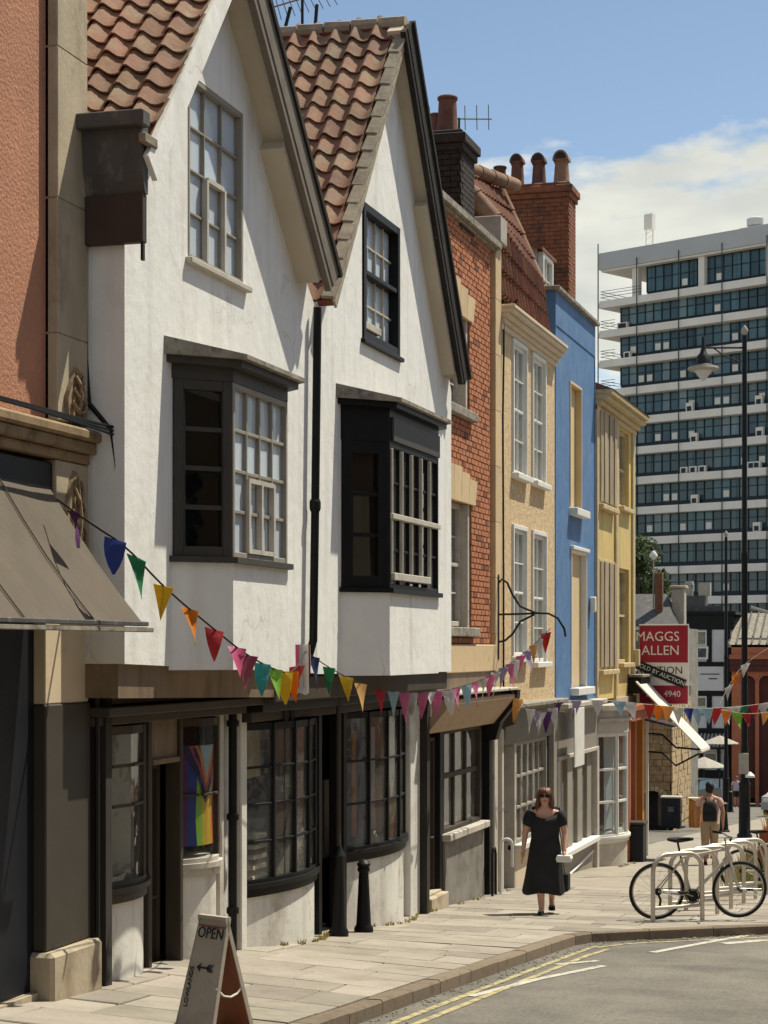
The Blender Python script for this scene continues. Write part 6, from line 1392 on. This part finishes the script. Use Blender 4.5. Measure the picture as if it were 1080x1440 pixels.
ch = MB(); ch.tube([(Wb/2*.88, -lean*.62, .36), (Wb/2*.9, -lean*.3, .30), (Wb/2*.92, 0, .285), (Wb/2*.9, lean*.3, .30), (Wb/2*.88, lean*.62, .36)], .008, 6); ch.build('rope', M['white_cloth'], ab)

# ================================================================== bicycle stands
def stand_mesh(): 
    w_ = .75; h_ = .84; r_ = .22; pts = [(0, 0, -.02), (0, 0, h_-r_)]
    for k in range(1, 7): a = math.pi-math.pi/2*k/6; pts.append((r_+r_*math.cos(a), 0, h_-r_+r_*math.sin(a)))
    for k in range(0, 7): a = math.pi/2-math.pi/2*k/6; pts.append((w_-r_+r_*math.cos(a), 0, h_-r_+r_*math.sin(a)))
    pts.append((w_, 0, -.02)); return MB().tube(pts, .03, 10)
HOOP = stand_mesh().mesh('hoop', M['steel'], smooth=True); RAIL = MB().tube([(0, 0, .17), (.75, 0, .17)], .022, 8).mesh('cross_rail', M['steel'], smooth=True)
ords = ['nearest', 'second', 'third', 'fourth', 'fifth', 'farthest']
for k in range(6):
    x, y = 2.62+.06*k, 24.62+1.15*k; z = g2(x, y)
    s_ = lroot('bicycle_stand', 'steel hoop bicycle stand, %s in the row%s' % (ords[k], ', with the bicycle against it' if k == 0 else ''), 'bicycle stand', (x, y, z), rz=rad(42), group='steel bicycle stands')
    inst('hoop', HOOP, s_, (0, 0, 0)); inst('cross_rail', RAIL, s_, (0, 0, 0))

# ================================================================== bicycle
M['bike_frame'] = mat('bike_frame', (.50, .46, .40), .4, var=.06, bump=0, metal=.3); M['rim'] = mat('rim', (.4, .39, .37), .4, var=.05, bump=0, metal=.7)
def bicycle(lab, loc, rz, sc, tilt=0):
    b = lroot('bicycle', lab, 'bicycle', loc, rz, sc, 'parked bicycles'); b.rotation_euler = (tilt, 0, rz)
    R_ = .345
    for nm, cx in (('wheel', 0.0), ('wheel', 1.03)):
        ring = lambda r, n=36: [(cx+r*math.cos(2*math.pi*k/n), 0, R_+r*math.sin(2*math.pi*k/n)) for k in range(n)]
        w_ = MB().tube(ring(R_-.018), .019, 8, closed=True).build(nm, M['rubber'], b, smooth=True)
        MB().tube(ring(R_-.042), .011, 6, closed=True).build('rim', M['rim'], w_, smooth=True)
        sp_ = MB()
        for k in range(18):
            a = 2*math.pi*k/18; sp_.tube([(cx+.02*math.cos(a+1.2), .025*(1 if k % 2 else -1), R_+.02*math.sin(a+1.2)), (cx+(R_-.045)*math.cos(a), 0, R_+(R_-.045)*math.sin(a))], .0016, 3)
        sp_.build('spokes', M['rim'], w_); MB().tube([(cx, -.05, R_), (cx, .05, R_)], .022, 8).build('hub', M['iron'], w_)
    BB, ST, HT, HB, SD = (.43, 0, .285), (.29, 0, .74), (.86, 0, .84), (.885, 0, .74), (.245, 0, .93)
    f = MB(); f.tube([BB, ST], .018, 8); f.tube([ST, HT], .017, 8); f.tube([BB, HB], .021, 8); f.tube([(HT[0]-.012, 0, HT[2]+.04), (HB[0]+.012, 0, HB[2]-.04)], .022, 8)
    for s_ in (-.05, .05): f.tube([(0, s_, R_), (BB[0]-.03, s_*.6, BB[2])], .011, 6); f.tube([(0, s_, R_), (ST[0], s_*.3, ST[2]-.03)], .009, 6)
    f.build('frame', M['bike_frame'], b, smooth=True)
    fk = MB(); 
    for s_ in (-.05, .05): fk.tube([(.897, s_*.5, .69), (.93, s_, .58), (1.03, s_, R_)], [.016, .015, .009], 6)
    fk.tube([(.897, -.03, .69), (.897, .03, .69)], .016, 6); fk.build('fork', M['bike_frame'], b, smooth=True)
    MB().tube([ST, SD], .013, 8).build('seat_post', M['iron'], b)
    sa = MB(); n = 10; sa.loft([(.245-.0, 0, .93, .05, .03), (.245, 0, .95, .13, .055), (.25, 0, .975, .14, .06), (.25, 0, .985, .12, .04)], 14); sa.v = [(x+(.06 if x > .3 else 0), y*(.55 if x > .28 else 1.15), z) for x, y, z in sa.v]; sa.build('saddle', M['rubber'], b, smooth=True)
    hb = MB(); hb.tube([(.848, 0, .88), (.83, 0, .97), (.88, 0, .99)], .013, 6); hb.tube([(.80, -.30, 1.0), (.86, -.16, 1.005), (.88, 0, .99), (.86, .16, 1.005), (.80, .30, 1.0)], .012, 6); hb.build('handlebar', M['rim'], b, smooth=True)
    for s_ in (-1, 1): MB().tube([(.85, s_*.18, 1.005), (.79, s_*.32, 1.0)], .017, 6).build('grip', M['rubber'], b)
    cs = MB(); n = 28; cs.tube([(BB[0]+.085*math.cos(2*math.pi*k/n), -.05, BB[2]+.085*math.sin(2*math.pi*k/n)) for k in range(n)], .008, 5, closed=True)
    cs.prism([(BB[0]+.075*math.cos(2*math.pi*k/12), BB[2]+.075*math.sin(2*math.pi*k/12)) for k in range(12)], lambda p: (p[0], -.047, p[1]), lambda p: (p[0], -.053, p[1])); cs.build('chainring', M['iron'], b)
    for s_ in (-1, 1):
        MB().tube([(BB[0], s_*.065, BB[2]), (BB[0]+s_*.15, s_*.07, BB[2]-s_*.06)], .01, 6).build('crank', M['rim'], b); MB().box(BB[0]+s_*.15-.045, BB[0]+s_*.15+.045, s_*.12-.045, s_*.12+.045, BB[2]-s_*.06-.01, BB[2]-s_*.06+.01).build('pedal', M['rubber'], b)
    MB().tube([(0, -.05, R_+.04), (BB[0], -.05, BB[2]+.085)], .005, 4).build('chain', M['iron'], b)
    de = MB(); de.tube([(.0, -.06, R_-.03), (.03, -.06, R_-.10), (.02, -.06, R_-.17)], .015, 6); de.lathe([(.04, -.01), (.045, 0), (.04, .01)], (0, 0, 0), 3); de.v = de.v[:len(de.v)-9]; de.f = [q for q in de.f if max(q) < len(de.v)]; de.build('derailleur', M['iron'], b)
    MB().tube([(0, -.04, R_), (0, -.055, R_)], .045, 10).build('cassette', M['iron'], b)
    return b
bicycle('silver framed bicycle leaning on the nearest steel stand', (2.60, 25.05, g2(2.6, 25.05)), rad(25), 1.07, rad(4))
bicycle('second bicycle behind the row of steel stands', (3.05, 31.3, g(31.3)), rad(20), 1.0)

# ================================================================== planter, dry grasses
pl = root('planter', 'rust coloured planter with dry grasses at the right edge', 'planter', (3.6, 35.5, g(35.5)))
z = g(35.2); pr_ = MB(); x0, x1, y0, y1 = 3.06, 4.8, 34.2, 36.2
pr_.box(x0, x1, y0, y0+.05, z-.1, z+.95); pr_.box(x0, x1, y1-.05, y1, z-.1, z+.95); pr_.box(x0, x0+.05, y0+.05, y1-.05, z-.1, z+.95); pr_.box(x1-.05, x1, y0+.05, y1-.05, z-.1, z+.95); pr_.build('trough', M['terracotta_paint'], pl)
MB().box(x0+.05, x1-.05, y0+.05, y1-.05, z, z+.86).build('soil', M['joint'], pl)
gg = MB()
for k in range(60): tuft(gg, RND.uniform(x0+.08, x1-.1), RND.uniform(y0+.1, y1-.1), z+.86, 8, .42, .25)
stuff(gg.build('dry_grass', M['dry_weed'], pl, recalc=False))
gg = MB()
for k in range(26): y = RND.uniform(34.6, 37.5); x = RND.uniform(2.72, 3.02); tuft(gg, x, y, g(y)-.01, 9, .75, .22)
tag(stuff(gg.build('tall_grass', M['dry_weed'], None, recalc=False)), 'tall dry grass left of the rust coloured planter', 'grass')
bedg = MB()
for k in range(150): x = RND.uniform(2.75, 4.6); y = RND.uniform(31.8, 34.0); tuft(bedg, x, y, g(y)-.01, 8, .50, .22)
tag(stuff(bedg.build('dry_grass', M['dry_weed'], None, recalc=False)), 'strip of dry grass behind the bicycle stands', 'grass')
bedg = MB()
for k in range(130): x = RND.uniform(2.75, 4.6); y = RND.uniform(31.8, 34.0); tuft(bedg, x, y, g(y)-.01, 8, .42, .22)
tag(stuff(bedg.build('green_grass', M['grass_green'], None, recalc=False)), 'green blades among the dry grass behind the stands', 'grass')

# ================================================================== people
M['skin'] = mat('skin', (.56, .31, .22), .55, var=.06, bump=0, spec=.3); M['skin_tan'] = mat('skin_tan', (.40, .20, .13), .55, var=.06, bump=0)
M['auburn'] = mat('auburn', (.16, .07, .042), .5, var=.3, scale=40, bump=.3, bscale=120, stretch=.15); M['dark_hair'] = mat('dark_hair', (.012, .009, .008), .6, var=.3, scale=40, bump=.3, bscale=90)
M['black_cloth'] = mat('black_cloth', (.017, .017, .018), .8, var=.25, scale=5, bump=.35, bscale=14, bdist=.02); M['pink_shirt'] = mat('pink_shirt', (.55, .36, .29), .9, var=.08, scale=5, bump=.3, bscale=14, bdist=.02)
M['beige_cloth'] = mat('beige_cloth', (.36, .27, .185), .9, var=.1, scale=5, bump=.3, bscale=14, bdist=.02); M['lilac_shirt'] = mat('lilac_shirt', (.46, .40, .46), .9, var=.08, scale=5, bump=.2)
def skin_body(name, J, bones, m, parent, lvl=2):
    keys = list(J); me = bpy.data.meshes.new(name); me.from_pydata([J[k][0] for k in keys], [(keys.index(a), keys.index(b)) for a, b in bones], [])
    ob = bpy.data.objects.new(name, me); COL.objects.link(ob); ob.modifiers.new('s', 'SKIN')
    if not me.skin_vertices: 
        bpy.context.view_layer.objects.active = ob; bpy.ops.mesh.customdata_skin_add()
    for i, k in enumerate(keys):
        r = J[k][1]; me.skin_vertices[0].data[i].radius = r if isinstance(r, tuple) else (r, r)
    me.skin_vertices[0].data[0].use_root = True
    sd_ = ob.modifiers.new('u', 'SUBSURF'); sd_.levels = lvl; sd_.render_levels = lvl
    bpy.context.view_layer.update()
    ev = bpy.data.meshes.new_from_object(ob.evaluated_get(bpy.context.evaluated_depsgraph_get()))
    bpy.data.objects.remove(ob); ev.materials.clear(); ev.materials.append(m); ev.name = name
    ev.polygons.foreach_set('use_smooth', [True]*len(ev.polygons))
    o = bpy.data.objects.new(name, ev); COL.objects.link(o); o.parent = parent; return o
def add_hand(J, B, wr, key, side, drop=(0, 0, -1), curl=.0, fwd=-1):
    w_ = Vector(wr); d = Vector(drop).normalized(); f = Vector((0, fwd, 0)); f = (f-d*f.dot(d)).normalized(); s_ = d.cross(f)*side
    J[key+'_palm'] = (tuple(w_+d*.06), (.020, .034)); B.append((key, key+'_palm'))
    for k in range(4):
        o = (k-1.5)*.019; ln = (.066, .078, .074, .058)[k]
        a = w_+d*.095+f*(-o); b = a+d*ln*.5+s_*.006; c = b+(d*(1-curl)+s_*curl*-1).normalized()*ln*.5
        for q, pnt, r in ((0, a, .0095), (1, b, .0085), (2, c, .0070)): J['%s_f%d%d' % (key, k, q)] = (tuple(pnt), r)
        B += [(key+'_palm', '%s_f%d0' % (key, k)), ('%s_f%d0' % (key, k), '%s_f%d1' % (key, k)), ('%s_f%d1' % (key, k), '%s_f%d2' % (key, k))]
    t0 = w_+d*.035+f*.03; t1 = t0+d*.035+f*.018; t2 = t1+d*.028
    for q, pnt, r in ((0, t0, .012), (1, t1, .010), (2, t2, .0085)): J['%s_t%d' % (key, q)] = (tuple(pnt), r)
    B += [(key+'_palm', key+'_t0'), (key+'_t0', key+'_t1'), (key+'_t1', key+'_t2')]
def human(parent, m, legs, arms, H=1.66, nose=True):
    s = H/1.66
    J = dict(pel=((0, 0, .90*s), (.15, .11)), belly=((0, 0, 1.04*s), (.14, .11)), chest=((0, 0, 1.22*s), (.16, .11)), coll=((0, .005, 1.355*s), (.10, .07)), neck=((0, -.005, 1.41*s), .052), jaw=((0, -.018, 1.475*s), (.062, .072)), face=((0, -.008, 1.545*s), (.074, .090)), crown=((0, .004, 1.615*s), (.062, .078)))
    B = [('pel', 'belly'), ('belly', 'chest'), ('chest', 'coll'), ('coll', 'neck'), ('neck', 'jaw'), ('jaw', 'face'), ('face', 'crown')]
    if nose:
        J['nose'] = ((0, -.108, 1.528*s), .012); B.append(('face', 'nose'))
    for sd_, key in ((-1, 'R'), (1, 'L')):
        hp, kn_, an, toe = legs[key]
        J['hip'+key] = ((sd_*.085, 0, .85*s), .095); J['knee'+key] = (kn_, .062); J['calf'+key] = (tuple((Vector(kn_)*.6+Vector(an)*.4)), .058); J['ank'+key] = (an, .040); J['foot'+key] = (tuple(Vector(an)*.35+Vector(toe)*.65), .040); J['toe'+key] = (toe, .028)
        B += [('pel', 'hip'+key), ('hip'+key, 'knee'+key), ('knee'+key, 'calf'+key), ('calf'+key, 'ank'+key), ('ank'+key, 'foot'+key), ('foot'+key, 'toe'+key)]
        sh_, el, wr = arms[key]
        J['sh'+key] = (sh_, .058); J['el'+key] = (el, .045); J['wr'+key] = (wr, .027)
        B += [('coll', 'sh'+key), ('sh'+key, 'el'+key), ('el'+key, 'wr'+key)]
        add_hand(J, B, wr, 'wr'+key, -sd_, Vector(wr)-Vector(el), .25)
    return skin_body('body', J, B, m, parent)
def shoe(parent, an, toe, m):
    a, t = Vector(an), Vector(toe); d = (t-a); d.z = 0; d.normalize(); mb = MB()
    c = a*.45+t*.55; c.z = min(an[2], toe[2])
    n = 12; out_ = []
    for z, k in ((-.045, 1.0), (-.02, 1.02), (.015, .92), (.04, .7)):
        for q in range(n):
            an_ = 2*math.pi*q/n; l_ = d*math.cos(an_)*.13*k; s_ = Vector((-d.y, d.x, 0))*math.sin(an_)*.045*k; p = c+l_+s_
            out_.append((p.x, p.y, c.z+z - (.0 if math.cos(an_) < .3 else z*.3)))
    fs = [[i*n+k, i*n+(k+1) % n, (i+1)*n+(k+1) % n, (i+1)*n+k] for i in range(3) for k in range(n)] + [list(range(n)), list(range(3*n, 4*n))]
    return mb.add(out_, fs).build('shoe', M[m], parent, smooth=True)
def puffs(parent, a, b, r0, r1, m, name='sleeve'):
    a, b = Vector(a), Vector(b); return MB().tube([a, a.lerp(b, .15), a.lerp(b, .6), a.lerp(b, .95), b], [r0*.75, r0, r0*1.05, r1, r1*.85], 12).build(name, M[m], parent, smooth=True)

# woman walking up the pavement
fy = math.atan2(5.1, 25.3)                                  # turned slightly towards the road
wp = lroot('person', 'woman in a black midi dress and sunglasses walking up the pavement', 'person', (1.10, 25.3, g(25.3)), rz=rad(8))
legsW = dict(R=(None, (-.06, -.10, .47), (-.035, -.16, .085), (-.045, -.30, .035)), L=(None, (.075, .02, .47), (.075, .24, .19), (.08, .20, .06)))
armsW = dict(R=((-.185, .0, 1.315), (-.262, .02, 1.06), (-.285, -.04, .82)), L=((.185, .0, 1.315), (.262, .03, 1.07), (.262, -.10, .85)))
human(wp, M['skin'], legsW, armsW)
dr = MB(); rings = [(-.02, .02, .27, .265, .20), (-.02, .02, .30, .270, .205), (-.01, .01, .48, .245, .185), (0, 0, .70, .225, .17), (0, 0, .88, .205, .155), (0, 0, 1.00, .185, .14), (0, 0, 1.06, .182, .138), (0, -.005, 1.14, .195, .150), (0, -.01, 1.22, .205, .155), (0, -.005, 1.28, .20, .135)]
n = 40; vs = []
for i, (cx, cy, cz, rx, ry) in enumerate(rings):
    fold = .055*max(0, (1.02-cz))
    for k in range(n):
        a = 2*math.pi*k/n; e = 1+fold*(math.sin(a*8+cz*2.5)+.5*math.sin(a*13-cz*4))*1.3
        hem = .02*math.sin(a*3) if cz < .31 else 0
        top = 0
        if i == len(rings)-1: top = .075*abs(math.cos(a))**1.5 - (.02 if math.sin(a) < 0 else -.05)
        vs.append((cx+rx*e*math.cos(a), cy+ry*e*math.sin(a), cz+hem+top))
fs = [[i*n+k, i*n+(k+1) % n, (i+1)*n+(k+1) % n, (i+1)*n+k] for i in range(len(rings)-1) for k in range(n)]
dr.add(vs, fs); dro = dr.build('dress', M['black_cloth'], wp, smooth='all'); md = dro.modifiers.new('t', 'SOLIDIFY'); md.thickness = .006
wb = MB(); wb.loft([(0, 0, 1.035, .186, .142), (0, 0, 1.065, .187, .143)], 28); wb.build('waistband', M['black_cloth'], wp, smooth=True)
for sd_, key in ((-1, 'R'), (1, 'L')):
    sh_, el, wr = armsW[key]; top = (sh_[0]*.86, 0, sh_[2]+.035); puffs(wp, top, Vector(sh_).lerp(Vector(el), .62), .085, .072, 'black_cloth')
    MB().tube([(sd_*.13, -.05, 1.30), (sd_*.145, 0, 1.385), (sd_*.13, .06, 1.31)], [.03, .03, .03], 8).build('strap', M['black_cloth'], wp, smooth=True)
    shoe(wp, legsW[key][2], legsW[key][3], 'black_cloth')
hr = MB(); vs = []; n = 24
hair = [(1.655, .030, .035, .0), (1.645, .066, .080, .0), (1.61, .088, .104, .0), (1.56, .096, .110, .35), (1.50, .098, .108, .55), (1.455, .108, .102, .72), (1.40, .108, .095, .85), (1.37, .092, .08, .95)]
for (z, rx, ry, cut) in hair:
    for k in range(n):
        a0 = -math.pi/2 + cut*1.15; a1 = 3*math.pi/2 - cut*1.15; a = a0+(a1-a0)*k/(n-1)
        vs.append((rx*math.cos(a), .012+ry*math.sin(a), z+.006*math.sin(k*2.3)))
fs = [[i*n+k, i*n+k+1, (i+1)*n+k+1, (i+1)*n+k] for i in range(len(hair)-1) for k in range(n-1)] + [list(range(n))]
hr.add(vs, fs); ho_ = hr.build('hair', M['auburn'], wp, smooth='all'); md = ho_.modifiers.new('t', 'SOLIDIFY'); md.thickness = .02
st_h = MB()
for k in range(26):
    s_ = -1 if k % 2 else 1; a = RND.uniform(.1, 1.0); x_ = s_*(.085+.018*RND.random()); y_ = .05-.12*a; st_h.tube([(x_*.75, y_*.6, 1.63), (x_*1.02, y_, 1.55), (x_*1.12, y_-.005, 1.46), (x_*RND.uniform(1.0, 1.25), y_-.01, RND.uniform(1.33, 1.39))], [.006, .010, .010, .003], 5)
st_h.build('hair_strands', M['auburn'], wp, smooth=True)
gl = MB(); 
for s_ in (-1, 1): gl.prism([(s_*.036+.031*math.cos(t)*1.05, 1.556+.024*math.sin(t)) for t in [2*math.pi*k/14 for k in range(14)]], lambda p: (p[0], -.104+abs(p[0])*.25, p[1]), lambda p: (p[0], -.096+abs(p[0])*.25, p[1])); gl.tube([(s_*.066, -.088, 1.562), (s_*.088, .01, 1.565)], .004, 5)
gl.tube([(-.012, -.104, 1.562), (.012, -.104, 1.562)], .004, 5); gl.build('sunglasses', M['rubber'], wp, smooth=True)
M['lip'] = mat('lip', (.30, .08, .07), .5, bump=0); ml = MB(); ml.tube([(-.022, -.088, 1.486), (0, -.096, 1.489), (.022, -.088, 1.486)], [.004, .007, .004], 6); ml.build('mouth', M['lip'], wp, smooth=True)
bp_ = Matrix.Rotation(rad(8), 3, 'Z') @ Vector((.262, -.16, .735)); bl = (1.10+bp_.x, 25.3+bp_.y, g(25.3)+bp_.z)
tk = root('takeaway_box', 'white takeaway box held in the woman\'s hand', 'box', bl)
MB().prism([(-.085, -.03), (.085, -.03), (.10, .015), (-.10, .015)], lambda p: (bl[0]+p[0], bl[1]-.08, bl[2]+p[1]), lambda p: (bl[0]+p[0], bl[1]+.08, bl[2]+p[1])).build('tray', M['sign_white'], tk)
MB().prism([(-.10, .017), (.10, .017), (.085, .055), (-.085, .055)], lambda p: (bl[0]+p[0], bl[1]-.08, bl[2]+p[1]), lambda p: (bl[0]+p[0], bl[1]+.08, bl[2]+p[1])).build('lid', M['sign_white'], tk)
hbg = root('shoulder_bag', 'small black shoulder bag hanging behind the woman', 'bag', (1.10+.2, 25.5, g(25.3)+.6))
bb = Matrix.Rotation(rad(8), 3, 'Z') @ Vector((.25, .17, .40)); bo = Vector((1.10, 25.3, g(25.3)))+bb
MB().box(bo.x-.05, bo.x+.06, bo.y-.10, bo.y+.10, bo.z-.12, bo.z+.13, .02).build('pouch', M['black_cloth'], hbg)
MB().tube([(bo.x, bo.y, bo.z+.13), (bo.x-.03, bo.y-.10, bo.z+.6), (bo.x-.08, bo.y-.18, bo.z+.93)], .01, 6).build('strap', M['lead_ledge'], hbg)

# man with a backpack walking away
mp_ = gpt(998, 1216)
mn = lroot('person', 'person in a peach top and beige trousers walking away with a backpack', 'person', mp_, rz=rad(188), sc=1.0)
legsM = dict(R=(None, (-.09, -.10, .49), (-.09, -.05, .09), (-.09, -.19, .035)), L=(None, (.09, .03, .48), (.09, .16, .13), (.09, .06, .035)))
armsM = dict(R=((-.20, .0, 1.33), (-.27, .05, 1.06), (-.27, -.06, .83)), L=((.20, .0, 1.33), (.28, -.02, 1.07), (.28, -.16, .86)))
human(mn, M['skin_tan'], legsM, armsM, 1.68)
MB().loft([(0, 0, .88, .175, .13), (0, 0, 1.0, .172, .13), (0, 0, 1.15, .19, .14), (0, 0, 1.28, .20, .135), (0, 0, 1.36, .16, .10), (0, .0, 1.40, .075, .07)], 24).build('shirt', M['pink_shirt'], mn, smooth=True)
tr_ = MB(); tr_.loft([(0, 0, .80, .175, .14), (0, 0, .95, .172, .132), (0, 0, .99, .168, .13)], 20)
for key in 'RL':
    k_ = Vector(legsM[key][1]); a_ = Vector(legsM[key][2]); hp = Vector(((-1 if key == 'R' else 1)*.088, 0, .86)); tr_.tube([hp, hp.lerp(k_, .5), k_, k_.lerp(a_, .5), a_+Vector((0, 0, .03))], [.108, .098, .085, .08, .08], 14)
    sh_, el, wr = armsM[key]; puffs(mn, (sh_[0]*.85, 0, sh_[2]+.02), Vector(sh_).lerp(Vector(el), .5), .075, .065, 'pink_shirt'); shoe(mn, legsM[key][2], legsM[key][3], 'rubber')
tr_.build('trousers', M['beige_cloth'], mn, smooth=True)
hh_ = MB().loft([(0, .03, 1.47, .05, .05), (0, .025, 1.53, .082, .088), (0, .018, 1.60, .088, .10), (0, .008, 1.65, .078, .088), (0, .005, 1.685, .05, .06), (0, .005, 1.70, .02, .03)], 20); hh_.v = [(x*(1+.14*math.sin(9*z*7+x*60)), y*(1+.12*math.cos(z*80+x*50)), z) for x, y, z in hh_.v]; hh_.build('hair', M['dark_hair'], mn, smooth='all')
bk_ = lroot('backpack', 'black backpack worn by the person walking away', 'backpack', mp_, rz=rad(188))
o = MB().loft([(0, .21, .90, .12, .06, .7), (0, .22, .93, .145, .09, .7), (0, .225, 1.10, .15, .10, .7), (0, .215, 1.25, .135, .08, .7), (0, .20, 1.31, .09, .05, .7)], 20).build('pack', M['black_cloth'], bk_, smooth=True)
MB().loft([(0, .305, .95, .10, .03, .7), (0, .315, 1.0, .11, .035, .7), (0, .31, 1.08, .105, .03, .7)], 16).build('front_pocket', M['navy_paint'], bk_, smooth=True)
for s_ in (-1, 1): MB().tube([(s_*.10, .15, .98), (s_*.13, .02, 1.02), (s_*.12, -.12, 1.2), (s_*.11, -.04, 1.40), (s_*.08, .14, 1.33)], .018, 6).build('strap', M['black_cloth'], bk_, smooth=True)

# far pedestrian
fp_ = gpt(1036, 1131)
fpn = lroot('person', 'distant pedestrian in a pale lilac shirt and black shorts', 'person', (on_cross(1036, 1131, 106).x, 106, g(106)), rz=rad(180))
legsF = dict(R=(None, (-.09, -.06, .47), (-.09, -.03, .09), (-.09, -.17, .035)), L=(None, (.09, .02, .47), (.09, .08, .09), (.09, -.06, .035)))
armsF = dict(R=((-.20, .0, 1.31), (-.26, .03, 1.06), (-.26, -.05, .83)), L=((.20, .0, 1.31), (.26, .03, 1.06), (.26, -.05, .83)))
human(fpn, M['skin_tan'], legsF, armsF)
MB().loft([(0, 0, .86, .19, .14), (0, 0, 1.0, .18, .14), (0, 0, 1.2, .20, .14), (0, 0, 1.32, .19, .12), (0, 0, 1.39, .07, .07)], 18).build('shirt', M['lilac_shirt'], fpn, smooth=True)
sh_ = MB(); sh_.loft([(0, 0, .78, .18, .14), (0, 0, .92, .185, .14)], 16)
for s_ in (-1, 1): sh_.tube([(s_*.09, 0, .84), (s_*.09, -.02, .55)], [.10, .10], 12)
sh_.build('shorts', M['black_cloth'], fpn, smooth=True)
for key in 'RL': puffs(fpn, (armsF[key][0][0]*.85, 0, 1.33), Vector(armsF[key][0]).lerp(Vector(armsF[key][1]), .6), .08, .07, 'lilac_shirt'); shoe(fpn, legsF[key][2], legsF[key][3], 'rubber')
MB().loft([(0, .01, 1.55, .085, .10), (0, .01, 1.62, .085, .10), (0, .01, 1.66, .05, .06)], 14).build('hair', M['auburn'], fpn, smooth=True)

# ================================================================== cars below
def car(lab, loc, rz, col, L_=4.1):
    c = lroot('parked_car', lab, 'car', loc, rz, 1.0, 'cars parked near the pub')
    m = mat('car_paint', col, .25, var=.03, bump=0, spec=.6)
    prof = [(-2.05, .30), (-2.08, .62), (-1.98, .88), (-1.15, .96), (-.85, 1.02), (1.75, .98), (2.0, .85), (2.05, .45), (2.0, .28)]
    MB().prism(prof, lambda p: (p[0], -.84, p[1]), lambda p: (p[0], .84, p[1])).build('body', m, c)
    cab = [(-.95, .99), (-.35, 1.42), (1.1, 1.45), (1.75, .97)]
    MB().prism(cab, lambda p: (p[0], -.80+.0*p[1] if p[1] < 1.2 else -.62, p[1]), lambda p: (p[0], .80 if p[1] < 1.2 else .62, p[1])).build('cabin', M['tower_glass'], c)
    MB().box(-.4, 1.12, -.63, .63, 1.43, 1.475, .02).build('car_roof', m, c)
    for x in (-1.3, 1.3):
        for s_ in (-1, 1):
            w_ = MB().tube([(x, s_*.66, .31), (x, s_*.86, .31)], .31, 18).build('wheel', M['rubber'], c, smooth=True); MB().tube([(x, s_*.865, .31), (x, s_*.875, .31)], .19, 14).build('rim', M['rim'], w_)
    for s_ in (-1, 1):
        MB().box(-2.07, -1.98, s_*.6-.16, s_*.6+.16, .66, .80).build('headlight', M['sign_white'], c); MB().box(1.95, 2.04, s_*.62-.14, s_*.62+.14, .68, .82).build('tail_light', M['sign_red'], c)
    MB().box(-2.085, -2.06, -.26, .26, .42, .53).build('number_plate', M['sign_white'], c)
    return c
q = on_cross(972, 1120, 100); car('dark car parked in front of the timbered pub', (q.x, 100, g(100)), rad(75), (.012, .014, .017))
q = on_cross(1112, 1120, 92); car('silver car cut by the right edge of the view', (q.x, 92, g(92)), rad(80), (.35, .35, .36))
